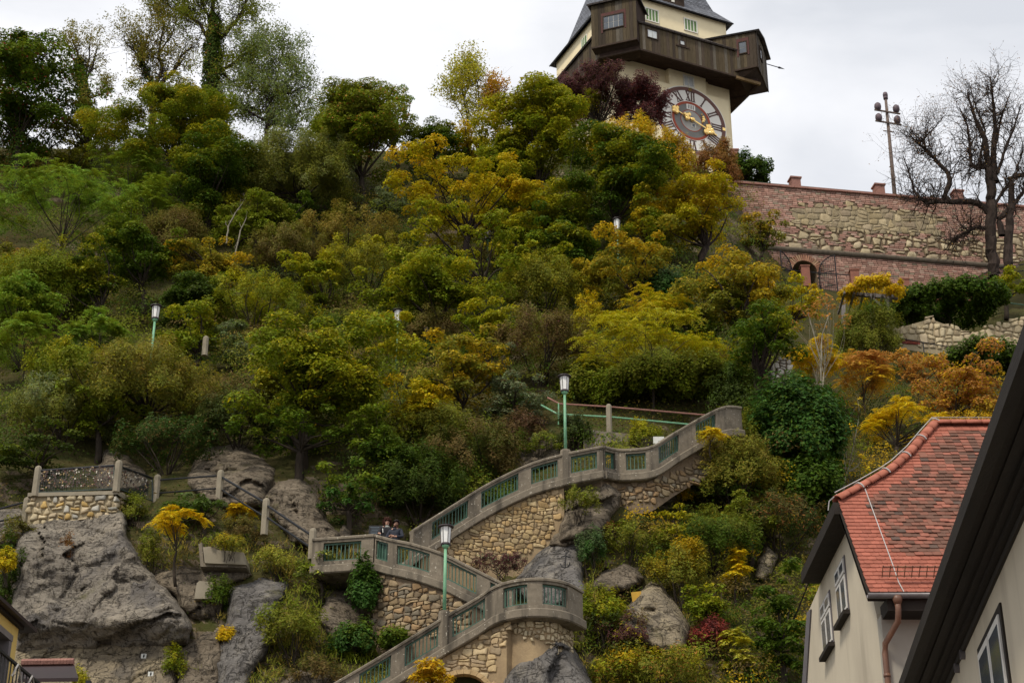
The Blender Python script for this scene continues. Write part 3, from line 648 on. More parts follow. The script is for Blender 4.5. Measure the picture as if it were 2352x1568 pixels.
def facewin(origin, fdir, fn, s0, s1, u0, u1, parent, panes, rows=1, red=True, glass='window_glass'):
    """a window on an upright face given by a plan origin and direction"""
    o = T(-1, 5, BASE_U)
    def q(s, u, k): return origin + fdir * s + Tu * u + fn * k
    m = MB(o); w = 0.07
    for a0, a1, b0, b1 in ((s0 - w, s1 + w, u0 - w, u0), (s0 - w, s1 + w, u1, u1 + w), (s0 - w, s0, u0, u1), (s1, s1 + w, u0, u1)):
        m.hexa([q(a0, b0, 0.14), q(a1, b0, 0.14), q(a1, b0, 0.02), q(a0, b0, 0.02), q(a0, b1, 0.14), q(a1, b1, 0.14), q(a1, b1, 0.02), q(a0, b1, 0.02)])
    fo = m.build('window', 'wood', parent)
    for i in range(panes):
        for j in range(rows):
            a0 = s0 + (s1 - s0) * i / panes + 0.02; a1 = s0 + (s1 - s0) * (i + 1) / panes - 0.02
            b0 = u0 + (u1 - u0) * j / rows + 0.02; b1 = u0 + (u1 - u0) * (j + 1) / rows - 0.02
            m = MB(o); m.hexa([q(a0, b0, 0.10), q(a1, b0, 0.10), q(a1, b0, 0.06), q(a0, b0, 0.06), q(a0, b1, 0.10), q(a1, b1, 0.10), q(a1, b1, 0.06), q(a0, b1, 0.06)])
            m.build('pane', glass, fo)
    m = MB(o); m.hexa([q(s0, u0, 0.085), q(s1, u0, 0.085), q(s1, u0, 0.075), q(s0, u0, 0.075), q(s0, u1, 0.085), q(s1, u1, 0.085), q(s1, u1, 0.075), q(s0, u1, 0.075)])
    m.build('glazing_bar', 'dial_grey', fo)
    if red:
        m = MB(o); k = 0.2
        for a0, a1, b0, b1 in ((s0 - k, s1 + k, u1 + w, u1 + 0.36), (s0 - k, s0 - w, u0 - 0.25, u1 + w), (s1 + w, s1 + k, u0 - 0.2, u1 + w)):
            m.hexa([q(a0, b0, 0.088), q(a1, b0, 0.088), q(a1, b0, 0.02), q(a0, b0, 0.02), q(a0, b1, 0.088), q(a1, b1, 0.088), q(a1, b1, 0.02), q(a0, b1, 0.02)])
        m.build('painted_surround', 'red_paint', fo)
    return fo
facewin(T(*fb, 0), fdir, fn, 0.95, 2.42, 5.5, 6.6, tw, 4, 2)
# right front bay
ra = np.array([2.9, -1.8]); rb = ra + 1.65 * np.array([s2, -s2]); rc = rb + 3.45 * np.array([s2, s2]); ra = ra - 2.3 * np.array([s2, -s2]); rd = ra + 3.45 * np.array([s2, s2])
baybox([tuple(ra), tuple(rb), tuple(rc), tuple(rd)], 4.1, 7.3, gallery)['label'] = 'right corner bay with small red-framed window'
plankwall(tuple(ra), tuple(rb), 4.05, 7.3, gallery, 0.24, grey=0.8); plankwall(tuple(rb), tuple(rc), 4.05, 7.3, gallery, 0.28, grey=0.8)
rdir = nrm(T(*rb, 0) - T(*ra, 0)); rn = np.cross(rdir, Tu)
facewin(T(*ra, 0), rdir, rn, 2.72, 3.23, 5.45, 6.42, tw, 1, 2)
r2 = nrm(T(*rc, 0) - T(*rb, 0)); rn2 = np.cross(r2, Tu)
facewin(T(*rb, 0), r2, rn2, 0.9, 1.5, 5.45, 6.42, tw, 1, 2, False)
m = MB(T(-1, 5, BASE_U)); m.add([T(*ra, 4.08), T(*rb, 4.08), T(*rc, 4.08), T(*rd, 4.08), T(3.3, -1.7, 3.5), T(4.9, -0.2, 3.5)], [(0, 1, 4), (1, 2, 5, 4), (2, 3, 5)])
A, B = T(*ra, 4.05), T(*rb, 4.05); ey = np.cross(rdir, Tu); m.bar(A + ey * 0.05, B + ey * 0.05, 0.18, 0.14)
m.build('bay_underside', 'wood', gallery)
ov = 0.35
pa = ra + np.array([-s2, -s2]) * 0.25; pb = rb + np.array([s2, -s2]) * ov + np.array([-s2, -s2]) * 0.25
pc = rc + np.array([s2, -s2]) * ov + np.array([s2, s2]) * 0.3; pd = rd + np.array([s2, s2]) * 0.3
mid = (pb + pc) / 2
roofquad('bay_roof', 'shake', [T(*pa, 7.35), T(*pb, 7.2), T(*mid, 7.75), T(2.2, 0.6, 8.15)], gallery)
roofquad('bay_roof', 'shake', [T(*mid, 7.75), T(*pc, 7.2), T(*pd, 7.35), T(2.2, 0.6, 8.15)], gallery)
# left bay roof
qa = fa + np.array([-s2, -s2]) * ov + np.array([s2, -s2]) * 0.25; qb = fb + np.array([-s2, -s2]) * ov + np.array([-s2, s2]) * 0.25; ml = (fa + fb) / 2 + np.array([-s2, -s2]) * ov
roofquad('bay_roof', 'shake', [T(*qb, 7.9), T(*qa, 7.9), T(*(ia + np.array([s2, -s2]) * 0.25), 7.9), T(-5.0, 0.3, 9.0)], gallery)
roofquad('bay_roof', 'shake', [T(*(ib + np.array([-s2, s2]) * 0.25), 7.9), T(*qb, 7.9), T(-5.0, 0.3, 9.0), T(-5.2, 1.0, 9.0)], gallery)
# gallery front openings
facewin(T(-5.1, -1.8, 0), Tr, -Td, 0.65, 1.42, 4.82, 5.48, tw, 2, 1, False, 'curtain')
facewin(T(-5.1, -1.8, 0), Tr, -Td, 3.35, 3.7, 4.98, 5.32, tw, 1, 1, False, 'curtain')
m = MB(T(-1, 5, BASE_U)); m.hexa([T(-2.1, -1.92, 4.78), T(-1.0, -1.92, 4.78), T(-1.0, -1.84, 4.78), T(-2.1, -1.84, 4.78), T(-2.1, -1.92, 4.9), T(-1.0, -1.92, 4.9), T(-1.0, -1.84, 4.9), T(-2.1, -1.84, 4.9)])
m.build('hatch_sill', 'wood', gallery)
# lightning spike at the right bay
m = MB(T(-1, 5, BASE_U)); a = T(*pc, 6.6); m.tube([a - Tr * 0.6, a + Tr * 0.9], 0.035, 5); m.tube([a + Tr * 0.55, a + Tr * 0.7, a + Tr * 1.2], [0.03, 0.09, 0.005], 5); m.build('spike', 'iron', gallery)
# main roof
er = 0.45
E4 = [T(-5.9 - er, -er, 9.6), T(3.5 + er, -er, 9.6), T(3.5 + er, 9.9 + er, 9.6), T(-5.9 - er, 9.9 + er, 9.6)]
K4 = [T(-5.3, 0.7, 11.2), T(2.9, 0.7, 11.2), T(2.9, 9.2, 11.2), T(-5.3, 9.2, 11.2)]
G4 = [T(-3.2, 3.0, 18.5), T(0.8, 3.0, 18.5), T(0.8, 6.9, 18.5), T(-3.2, 6.9, 18.5)]
for i in range(4):
    j = (i + 1) % 4
    roofquad('roof', 'slate', [E4[i], E4[j], K4[j], K4[i]], tw, 0.1, 1.6); roofquad('roof', 'slate', [K4[i], K4[j], G4[j], G4[i]], tw, 0.1, 1.6)
tbox('lantern', 'wood', -2.4, 0.0, 3.8, 6.1, 18.3, 21.0)
for i in range(4):
    L4 = [T(-3, 3.2, 20.9), T(0.6, 3.2, 20.9), T(0.6, 6.7, 20.9), T(-3, 6.7, 20.9)]; j = (i + 1) % 4
    roofquad('spire', 'slate', [L4[i], L4[j], T(-1.19, 4.96, 26), T(-1.21, 4.96, 26)], tw, 0.05, 1.6)
# roof dormers
def dormer(r, d0, u0, w, h, dep, face='f'):
    m = MB(T(-1, 5, BASE_U))
    if face == 'f': m.hexa([T(r - w / 2, d0, u0), T(r + w / 2, d0, u0), T(r + w / 2, d0 + dep, u0), T(r - w / 2, d0 + dep, u0), T(r - w / 2, d0, u0 + h), T(r + w / 2, d0, u0 + h), T(r + w / 2, d0 + dep, u0 + h), T(r - w / 2, d0 + dep, u0 + h)])
    else: m.hexa([T(r, d0 - w / 2, u0), T(r + dep, d0 - w / 2, u0), T(r + dep, d0 + w / 2, u0), T(r, d0 + w / 2, u0), T(r, d0 - w / 2, u0 + h), T(r + dep, d0 - w / 2, u0 + h), T(r + dep, d0 + w / 2, u0 + h), T(r, d0 + w / 2, u0 + h)])
    return m.build('dormer', 'wood', tw)
dm = dormer(-1.2, -0.15, 9.75, 2.1, 1.6, 2.6)
tb = MB(T(-1, 5, BASE_U)); tb.hexa([T(-1.27, -0.2, 10.15), T(-1.02, -0.2, 10.15), T(-1.02, -0.155, 10.15), T(-1.27, -0.155, 10.15), T(-1.27, -0.2, 10.65), T(-1.02, -0.2, 10.65), T(-1.02, -0.155, 10.65), T(-1.27, -0.155, 10.65)]); tb.build('dormer_hatch', 'white_frame', dm)
roofquad('dormer_roof', 'slate', [T(-2.5, -0.5, 11.25), T(0.1, -0.5, 11.25), T(0.1, 2.6, 12.2), T(-2.5, 2.6, 12.2)], dm, 0.1, 1.6)
dm = dormer(2.6, 3.0, 10.2, 1.8, 1.4, 1.2, 's')
roofquad('dormer_roof', 'slate', [T(4.2, 1.8, 11.5), T(4.2, 4.2, 11.5), T(1.8, 4.2, 12.4), T(1.8, 1.8, 12.4)], dm, 0.1, 1.6)
# ------- the dial
RAD = 2.86
dial = empty('dial', T(0, -0.02, 0) - T(-1, 5, BASE_U)); dial.parent = tw
def ring(name, mat, r0, r1, d0, th, n=72, parent=dial):
    m = MB(T(0, -0.02, 0)); V = []; fs = []
    for k in range(n):
        a = 2 * math.pi * k / n; c, s = math.cos(a), math.sin(a)
        V += [T(r0 * c, d0, r0 * s), T(r1 * c, d0, r1 * s), T(r1 * c, d0 + th, r1 * s), T(r0 * c, d0 + th, r0 * s)]
    for k in range(n):
        b, q = 4 * k, 4 * ((k + 1) % n); fs += [(b, b + 1, q + 1, q), (b + 1, b + 2, q + 2, q + 1), (b + 2, b + 3, q + 3, q + 2), (b + 3, b, q, q + 3)]
    m.add(V, fs); return m.build(name, mat, parent)
ring('edge_ring', 'dial_white', RAD, RAD + 0.07, -0.03, 0.029); ring('outer_ring', 'dial_dark', RAD - 0.30, RAD, -0.035, 0.034)
ring('face_ring', 'dial_white', 1.62, RAD - 0.30, -0.02, 0.019); ring('red_ring', 'dial_red', 1.42, 1.62, -0.035, 0.034)
ring('slate_ring', 'dial_slate', 0.92, 1.42, -0.02, 0.019); ring('inner_red_ring', 'dial_red', 0.86, 0.92, -0.03, 0.029)
ring('centre_disc', 'dial_grey', 0.01, 0.86, -0.02, 0.019)
def stroke(m, A, B, w, d=-0.05, th=0.03):
    A = np.array(A); B = np.array(B); e_ = (B - A) / np.linalg.norm(B - A); p = np.array([-e_[1], e_[0]]) * w / 2
    q = [A - p, B - p, B + p, A + p]
    m.hexa([T(x, d, y) for x, y in q] + [T(x, d + th, y) for x, y in q])
def numeral(txt, hour, r0=1.70, r1=2.50):
    """Roman figures drawn as bars with serifs, feet toward the centre"""
    ang = math.radians(90 - 30 * hour); up_ = np.array([math.cos(ang), math.sin(ang)]); rt = np.array([up_[1], -up_[0]])
    wd = {'I': 0.20, 'V': 0.40, 'X': 0.40}; tot = sum(wd[c] for c in txt); x = -tot / 2; m = MB(T(0, -0.02, 0)); g = lambda a, b: up_ * b + rt * a
    for c in txt:
        w = wd[c]; cx_ = x + w / 2
        if c == 'I': stroke(m, g(cx_, r0), g(cx_, r1), 0.10)
        elif c == 'V':
            stroke(m, g(cx_, r0), g(cx_ - 0.14, r1), 0.11); stroke(m, g(cx_, r0), g(cx_ + 0.14, r1), 0.05, -0.052)
        else:
            stroke(m, g(cx_ + 0.14, r0), g(cx_ - 0.14, r1), 0.11); stroke(m, g(cx_ - 0.14, r0), g(cx_ + 0.14, r1), 0.05, -0.052)
        x += w
    for rr in (r0, r1): stroke(m, g(-tot / 2, rr), g(tot / 2, rr), 0.05, -0.054)
    m.build('numeral', 'dial_num', dial)
for h_, tx in enumerate(['XII', 'I', 'II', 'III', 'IIII', 'V', 'VI', 'VII', 'VIII', 'IX', 'X', 'XI']): numeral(tx, h_)
m = MB(T(0, -0.02, 0)); stroke(m, (-0.36, 1.17), (0.36, 1.17), 0.46, -0.03, 0.009); m.build('quarter_tablet', 'dial_white', dial)
m = MB(T(0, -0.02, 0))
for k in (-0.21, -0.07, 0.07, 0.21): stroke(m, (k, 1.0), (k, 1.34), 0.06, -0.045, 0.012)
m.build('quarter_figure', 'dial_slate', dial)
for a, rr in ((90, RAD - 0.15), (0, RAD - 0.15), (180, RAD - 0.15), (270, RAD - 0.15)):
    c = np.array([math.cos(math.radians(a)), math.sin(math.radians(a))]) * rr; m = MB(T(0, -0.02, 0)); stroke(m, c - np.array([0.12, 0]), c + np.array([0.12, 0]), 0.24, -0.07, 0.03); m.build('gold_stud', 'gold', dial)
def disc(m, c, r, d=-0.2, th=0.08, n=14):
    m.lathe(T(c[0], d, c[1]), [(r * 0.6, -th), (r * 0.95, -th * 0.4), (r, 0), (r, th)], n, Tr, Tu, Td)
# long hand with trefoil ends
m = MB(T(0, -0.02, 0)); hd = np.array([0.67, -0.277]); hd /= np.linalg.norm(hd); hp = np.array([-hd[1], hd[0]])
stroke(m, -hd * 0.5, hd * 1.35, 0.10, -0.22, 0.06)
for a, b, r in ((1.45, 0.0, 0.24), (1.3, 0.26, 0.24), (1.3, -0.26, 0.24), (1.75, 0, 0.18), (1.62, 0.16, 0.15), (1.62, -0.16, 0.15), (-0.55, 0.0, 0.2), (-0.42, 0.2, 0.17), (-0.42, -0.2, 0.17), (-0.72, 0, 0.14), (0, 0, 0.17)): disc(m, hd * a + hp * b, r, -0.24)
stroke(m, hd * 1.8, hd * 2.15, 0.09, -0.22, 0.05)
m.build('long_hand', 'gold', dial)
m = MB(T(0, -0.02, 0)); hd = np.array([-0.49, 0.197]) / np.linalg.norm([0.49, 0.197]); hp = np.array([-hd[1], hd[0]])
stroke(m, hd * 0.05, hd * 1.35, 0.07, -0.15, 0.05)
for a, b, r in ((1.45, 0.0, 0.26), (1.5, 0.14, 0.2), (1.62, -0.08, 0.17), (1.42, -0.2, 0.16), (1.3, 0.2, 0.14)): disc(m, hd * a + hp * b, r, -0.17)
m.build('short_hand', 'gold', dial)
m = MB(T(0, -0.02, 0)); mo = [(0.86, 0.72), (1.0, 0.55), (1.04, 0.36), (0.98, 0.18), (0.88, 0.06)]
for (a, b), w in zip(mo, (0.05, 0.11, 0.14, 0.11, 0.05)): disc(m, (a * 0.97, b), w, -0.1, 0.05, 10)
m.build('moon_crescent', 'gold', dial)
m = MB(T(0, -0.02, 0)); stroke(m, (-0.02, -0.38), (0.3, -0.38), 0.34, -0.05, 0.03); fo = m.build('dial_window', 'white_frame', dial)
m = MB(T(0, -0.02, 0)); stroke(m, (0.03, -0.38), (0.25, -0.38), 0.24, -0.06, 0.02); m.build('dial_window_pane', 'window_glass', dial)
# ---------------------------------------------------------------- masonry
def stone_mesh(poly2, cen, eu, ev, en, depth, rng):
    """one rounded stone from its outline in wall coordinates"""
    k = len(poly2); c2 = np.mean(poly2, 0); V = []
    for sc, dp in ((1.0, -0.05), (0.985, depth * 0.55), (0.72, depth)):
        for p in poly2:
            q = c2 + (p - c2) * sc; j = rng.uniform(-0.12, 0.12) * depth if sc < 0.9 else 0
            V.append((q[0] - cen[0]) * eu + (q[1] - cen[1]) * ev + (dp + j) * en)
    fs = [(i, (i + 1) % k, k + (i + 1) % k, k + i) for i in range(k)] + [(k + i, k + (i + 1) % k, 2 * k + (i + 1) % k, 2 * k + i) for i in range(k)] + [tuple(range(2 * k, 3 * k))]
    me = bpy.data.meshes.new('stone'); me.from_pydata([tuple(v) for v in V], [], fs); me.update()
    me.polygons.foreach_set('use_smooth', [False] * k + [True] * k + [True]); me.materials.append(M['stone'])
    return me
def rubble(parent, surf, u0, u1, z0, z1, ch, mask, palette, seed, depth=0.06, joint=0.025, aspect=(1.0, 2.3), keep=1.0, name='stone'):
    """rough courses of stones over a wall surface; surf(u,z) -> point, along, up, out"""
    rng = random.Random(seed); z = z0; n = 0; boxes = []
    wob = lambda u, s: 0.22 * ch * math.sin(u * 2.1 / ch * 0.5 + s * 7.3) + 0.14 * ch * math.sin(u * 5.3 / ch * 0.4 + s * 11.1)
    while z < z1:
        h = ch * rng.uniform(0.65, 1.35); s0, s1 = z * 3.1, (z + h) * 3.1; u = u0 - rng.uniform(0, ch)
        while u < u1:
            w = h * rng.uniform(*aspect); cells = [(u, u + w, 0.0, 1.0)]
            if rng.random() < 0.24 and h > ch * 0.9: k = rng.uniform(0.35, 0.6); cells = [(u, u + w, 0, k), (u, u + w, k, 1)]
            for a, b, k0, k1 in cells:
                if rng.random() > keep: continue
                lo = lambda q: z + k0 * h + (wob(q, s0) * (1 - k0) + wob(q, s1) * k0)
                hi = lambda q: z + k1 * h + (wob(q, s0) * (1 - k1) + wob(q, s1) * k1)
                g = joint * rng.uniform(0.6, 1.5); cx, cz = (a + b) / 2, (lo((a + b) / 2) + hi((a + b) / 2)) / 2
                sf = surf(cx, cz)
                if sf is None: continue
                pt, eu, ev, en = sf
                x_, y_ = proj(pt)
                if not mask(float(x_), float(y_), cx, cz): continue
                c = min(b - a, hi(cx) - lo(cx)) * 0.5 - g
                if c < 0.02: continue
                j = lambda t: rng.uniform(-t, t)
                ct = c * rng.uniform(0.15, 0.6); cb = c * rng.uniform(0.15, 0.6); cl = c * rng.uniform(0.15, 0.6); cq = c * rng.uniform(0.15, 0.6)
                A, B = a + g, b - g; sl, sr = j(c * 0.35), j(c * 0.35)
                pl = [(A + cb, lo(A + cb) + g), (cx + j(c * 0.3), lo(cx) + g + j(c * 0.12)), (B - cl, lo(B - cl) + g), (B - abs(sr) + sr, lo(B) + g + cl), (B - abs(sr) - sr, hi(B) - g - cq), (B - cq - max(0, sr), hi(B - cq) - g), (cx + j(c * 0.3), hi(cx) - g + j(c * 0.12)), (A + ct + max(0, sl), hi(A + ct) - g), (A + abs(sl) + sl, hi(A) - g - ct), (A + abs(sl) - sl, lo(A) + g + cb)]
                me = stone_mesh(np.array(pl), (cx, cz), eu, ev, en, depth * rng.uniform(0.7, 1.4), rng)
                o = bpy.data.objects.new(name, me); COL.objects.link(o); o.parent = parent
                off = Vector((0, 0, 0)); q = parent
                while q is not None: off += q.location; q = q.parent
                o.location = Vector(tuple(pt)) - off
                base = rng.choice(palette); v = rng.uniform(0.75, 1.25); o.color = (base[0] * v, base[1] * v, base[2] * v, 1); n += 1
                boxes.append((a, b, lo(cx), hi(cx)))
            u += w
        z += h
    return boxes
OCHRE = [(0.34, 0.25, 0.145), (0.29, 0.215, 0.13), (0.38, 0.29, 0.175), (0.24, 0.18, 0.115), (0.31, 0.205, 0.11), (0.22, 0.185, 0.135)]
PALE = [(0.52, 0.43, 0.28), (0.45, 0.37, 0.24), (0.57, 0.48, 0.32), (0.40, 0.32, 0.21), (0.49, 0.40, 0.27)]
DULL = [(0.42, 0.34, 0.215), (0.37, 0.30, 0.20), (0.45, 0.37, 0.235), (0.34, 0.27, 0.185), (0.40, 0.32, 0.19)]

# ---- the brick bastion
BA = math.radians(9.0); Bx = np.array([math.cos(BA), math.sin(BA), 0]); Bn = np.array([math.sin(BA), -math.cos(BA), 0]); Bz = np.array([0, 0, 1.0])
BO = P(1700, 419, 95.0)
def bp(x, y, k=0.0):
    q = onplane(x, y, BO + Bn * k, Bn); d = q - BO; return float(d @ Bx), float(q[2])
def BW(u, z, k=0.0): return BO + Bx * u + Bn * k + Bz * (z - BO[2])
b_top = bp(1702, 419)[1]; b_cor = bp(1768, 570)[1]; b_base = bp(1900, 700)[1]
U0, U1 = bp(1640, 430)[0], bp(2420, 480)[0]
bw = empty('bastion_wall', BW((U0 + U1) / 2, b_base - 2, -0.5), 'long red brick rampart wall with pale stone patches and arched gateway, upper right', 'wall')
bo = np.array(bw.location)
arch_u, arch_z0 = bp(1849, 627); arch_r = 0.82; arch_zc = arch_z0 + 0.05
def core(u0, u1, z0, z1, name='wall_core', k0=-1.2, k1=-0.03, mat='mortar'):
    m = MB(bo); m.hexa([BW(u0, z0, k1), BW(u1, z0, k1), BW(u1, z0, k0), BW(u0, z0, k0), BW(u0, z1, k1), BW(u1, z1, k1), BW(u1, z1, k0), BW(u0, z1, k0)]); return m.build(name, mat, bw)
core(U0, U1, b_cor, b_top - 0.12)
core(U0, arch_u - arch_r, b_base - 4, b_cor - 0.003); core(arch_u + arch_r, U1, b_base - 4, b_cor - 0.003)
m = MB(bo); pts = [(arch_u - arch_r, b_cor - 0.004), (arch_u + arch_r, b_cor - 0.004)] + [(arch_u + arch_r * math.cos(t), arch_zc + arch_r * math.sin(t)) for t in np.linspace(0, math.pi, 17)]
m.prism([BW(a, b, -1.2) for a, b in pts], Bn * 1.17); m.build('arch_spandrel', 'mortar', bw)
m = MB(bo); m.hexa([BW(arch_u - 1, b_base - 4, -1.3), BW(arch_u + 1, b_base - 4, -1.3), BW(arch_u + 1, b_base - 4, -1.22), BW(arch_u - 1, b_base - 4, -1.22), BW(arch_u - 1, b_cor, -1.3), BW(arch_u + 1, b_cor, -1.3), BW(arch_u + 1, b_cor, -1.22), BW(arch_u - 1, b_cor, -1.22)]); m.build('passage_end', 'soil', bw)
stoneA = [(1807, 476), (1828, 471), (1940, 471), (2075, 485), (2162, 491), (2162, 545), (2050, 540), (1930, 530), (1860, 520), (1820, 512)]
stoneB = [(1770, 512), (1860, 520), (1930, 530), (2050, 541), (2162, 546), (2300, 560), (2290, 604), (2100, 588), (1900, 573), (1768, 563)]
stoneC = [(2165, 520), (2370, 535), (2370, 640), (2300, 600)]
bsurf = lambda u, z: (BW(u, z, 0.0), Bx, Bz, Bn)
_jr = random.Random(99)
mA = lambda x, y, u, z: bool(inpoly(x + _jr.uniform(-14, 14), y + _jr.uniform(-8, 8), stoneA)); mB_ = lambda x, y, u, z: bool(inpoly(x, y, stoneB) or inpoly(x, y, stoneC))
zA0, zA1 = b_cor, b_top
_cA = np.mean(stoneA, 0); m = MB(bo); m.prism([BW(*bp(*(_cA + (np.array(q) - _cA) * np.array([0.95, 0.8]))), -0.029) for q in stoneA], Bn * 0.035); m.build('stone_bed', 'mortar_pale', bw)
bxA = rubble(bw, bsurf, bp(1790, 500)[0], bp(2175, 500)[0], zA0, zA1, 0.36, mA, DULL, 1, 0.035, 0.02, (0.8, 2.2))
bxB = rubble(bw, bsurf, bp(1760, 540)[0], bp(2390, 560)[0], zA0, zA1, 0.40, mB_, PALE, 2, 0.06, 0.05, (0.7, 2.0), 0.55)
boxes = bxA + bxB
rgb = random.Random(8); m = MB(bo); BH, BWd = 0.142, 0.34; z = b_base - 1.2; row = 0
BR = [(0.43, 0.25, 0.195), (0.38, 0.215, 0.165), (0.47, 0.29, 0.225), (0.34, 0.20, 0.155), (0.43, 0.30, 0.235)]
arr = np.array(boxes)
while z < b_top - 0.02:
    u = U0 + (row % 2) * BWd / 2
    while u < U1:
        w = BWd * rgb.uniform(0.8, 1.2); cu, cz = u + w / 2, z + BH / 2; x_, y_ = proj(BW(cu, cz)); ok = -50 < x_ < 2400
        if ok and abs(z - b_cor) < 0.02: ok = True
        if ok and cz < b_cor - 0.02 and (math.hypot(cu - arch_u, max(0, cz - arch_zc)) < arch_r + 0.42 if cz > arch_zc else abs(cu - arch_u) < arch_r + 0.1): ok = False
        if ok and inpoly(*(_cA + (np.array([float(x_), float(y_)]) - _cA) / np.array([0.95, 0.8])), stoneA): ok = False
        if ok and ((arr[:, 0] - 0.05 < cu) & (arr[:, 1] + 0.05 > cu) & (arr[:, 2] < cz) & (arr[:, 3] > cz)).any(): ok = False
        if ok:
            v = rgb.uniform(0.75, 1.22); c = rgb.choice(BR)
            if rgb.random() < 0.06: c = (0.30, 0.25, 0.18)
            m.cur = tuple(v * q for q in c); k = rgb.uniform(-0.008, 0.012)
            m.box(BW(cu, cz, -0.02 + k), w - 0.03, 0.08, BH - 0.028, Bx, Bn, Bz)
        u += w
    z += BH; row += 1
o = m.build('bricks', 'brick', bw, col=True); o['kind'] = 'stuff'
# brick arch ring
for k in range(23):
    t = math.pi * (k + 0.5) / 23; e1 = Bx * math.cos(t) + Bz * math.sin(t); e2 = -Bx * math.sin(t) + Bz * math.cos(t); v = rgb.uniform(0.8, 1.2)
    piece('arch_brick', 'stone', bw, BW(arch_u, arch_zc, -0.0) + e1 * (arch_r + 0.21), (0.42, 0.12, 0.105), e1, Bn, e2, tuple(v * q for q in rgb.choice([(0.36, 0.19, 0.125), (0.30, 0.15, 0.10), (0.40, 0.25, 0.16)])))
# coping, half-round string course, piers and rail
M['coping'] = pmat('coping', (0.30, 0.15, 0.115), (0.22, 0.11, 0.09), 3, 0.9, 0.4, 12)
m = MB(bo); L_ = 26
for i in range(L_):
    a, b = U0 + (U1 - U0) * i / L_, U0 + (U1 - U0) * (i + 1) / L_ - 0.02
    piece('coping_stone', 'coping', bw, BW((a + b) / 2, b_top - 0.05, -0.5), (b - a, 1.3, 0.13 + 0.01 * (i % 3)), Bx, Bn, Bz)
M['string'] = pmat('string', (0.13, 0.105, 0.075), (0.08, 0.065, 0.05), 3, 0.95, 0.5, 9)
m = MB(bo); pr = [(math.cos(t) * 0.24, math.sin(t) * 0.21) for t in np.linspace(-math.pi / 2, math.pi / 2, 9)]
m.prism([BW(U0, b_cor + b, a - 0.06) for a, b in pr], Bx * (U1 - U0)); m.build('string_course', 'string', bw)
M['pier_brick'] = shingle('pier_brick', (0.33, 0.16, 0.11), (0.26, 0.13, 0.095), (0.28, 0.2, 0.15), 1.0, 0.3, 0.13)
for x, yt, wpx in ((1828, 408, 25), (2021, 424, 25), (2202, 438, 21), (2390, 455, 22), (1674, 347, 13)):
    if x == 1674: continue
    u, zt = bp(x, yt, 0.05); m = MB(bo); m.box(BW(u, (zt + b_top) / 2 - 0.05, -0.25), 0.62, 0.6, zt - b_top + 0.1, Bx, Bn, Bz); pr_ = m.build('pier', 'coping', bw)
    m = MB(bo); m.box(BW(u, zt + 0.03, -0.25), 0.76, 0.74, 0.1, Bx, Bn, Bz); m.build('pier_cap', 'coping', pr_)
m = MB(bo); m.tube([BW(bp(1660, 405)[0], bp(1702, 411)[1], -0.25), BW(U1, bp(1702, 411)[1] - 0.05, -0.25)], 0.035, 6); m.build('handrail', 'green_paint', bw)
# gate leaves
def gate(name, u, sgn, label):
    g = empty(name, BW(u, arch_zc - 2.2, 0.1), label, 'gate'); go = np.array(g.location)
    ang = math.radians(35); e = Bx * sgn * math.cos(ang) + Bn * math.sin(ang); H = lambda s: 2.2 + 1.05 * math.sqrt(max(0, 1 - ((1 - s / 1.1)) ** 2)) * 0.95
    m = MB(go); path = [BW(u, arch_zc - 2.2, 0.1) + e * s + Bz * H(s) for s in np.linspace(0, 1.1, 9)]; m.tube(path, 0.04, 5)
    m.tube([BW(u, arch_zc - 2.2, 0.1), path[0]], 0.04, 5); m.tube([BW(u, arch_zc - 2.2, 0.1) + e * 1.1, path[-1]], 0.04, 5)
    for hh in (0.1, 1.1, 2.1): m.tube([BW(u, arch_zc - 2.2 + hh, 0.1), BW(u, arch_zc - 2.2 + hh, 0.1) + e * 1.1], 0.025, 5)
    m.build('gate_frame', 'iron', g)
    for s in np.arange(0.12, 1.1, 0.12):
        m = MB(go); b = BW(u, arch_zc - 2.2, 0.1) + e * s; m.tube([b, b + Bz * H(s)], 0.014, 4); m.build('gate_bar', 'iron', g)
gate('iron_gate', arch_u + arch_r + 0.05, 1, 'open wrought iron gate leaf right of the arched brick gateway')
gate('iron_gate', arch_u - arch_r - 0.05, -1, 'open wrought iron gate leaf left of the arched brick gateway')
# walkway in front with its red piers and rails
YW = 92.2
M['red_pier'] = pmat('red_pier', (0.27, 0.11, 0.075), (0.20, 0.085, 0.06), 3, 0.9, 0.3, 12)
wk = empty('walkway_railing', P(1950, 660, YW), 'thin rails between three square red piers before the arched gateway', 'railing'); wo_ = np.array(wk.location)
for x, y0, y1 in ((1848, 615, 660), (1961, 624, 668), (2076, 645, 684)):
    a = P(x, y0, YW); b = P(x, y1, YW); m = MB(wo_); m.box((a[0], YW, (a[2] + b[2]) / 2), 0.52, 0.45, a[2] - b[2]); pr_ = m.build('pier', 'red_pier', wk)
    m = MB(wo_); m.box((a[0], YW, a[2] + 0.03), 0.6, 0.53, 0.08); m.build('pier_cap', 'red_pier', pr_)
for seq in ([(1795, 619), (1848, 624), (1950, 632), (1972, 635), (2065, 655), (2086, 658), (2160, 677)], [(1975, 643), (2066, 664)]):
    m = MB(wo_); m.tube([P(x, y, YW - 0.02) for x, y in seq], 0.035, 5); m.build('rail', 'iron', wk)
st = empty('wall_stair', P(2215, 680, 93), 'brick stair flank rising to the right against the rampart wall', 'stair'); sto = np.array(st.location)
m = MB(sto); q = [(2150, 682), (2205, 655), (2290, 612), (2290, 690), (2150, 692)]; m.prism([P(x, y, 93.6) for x, y in q], np.array([0, 0.5, 0])); m.build('stair_flank', 'red_pier', st)
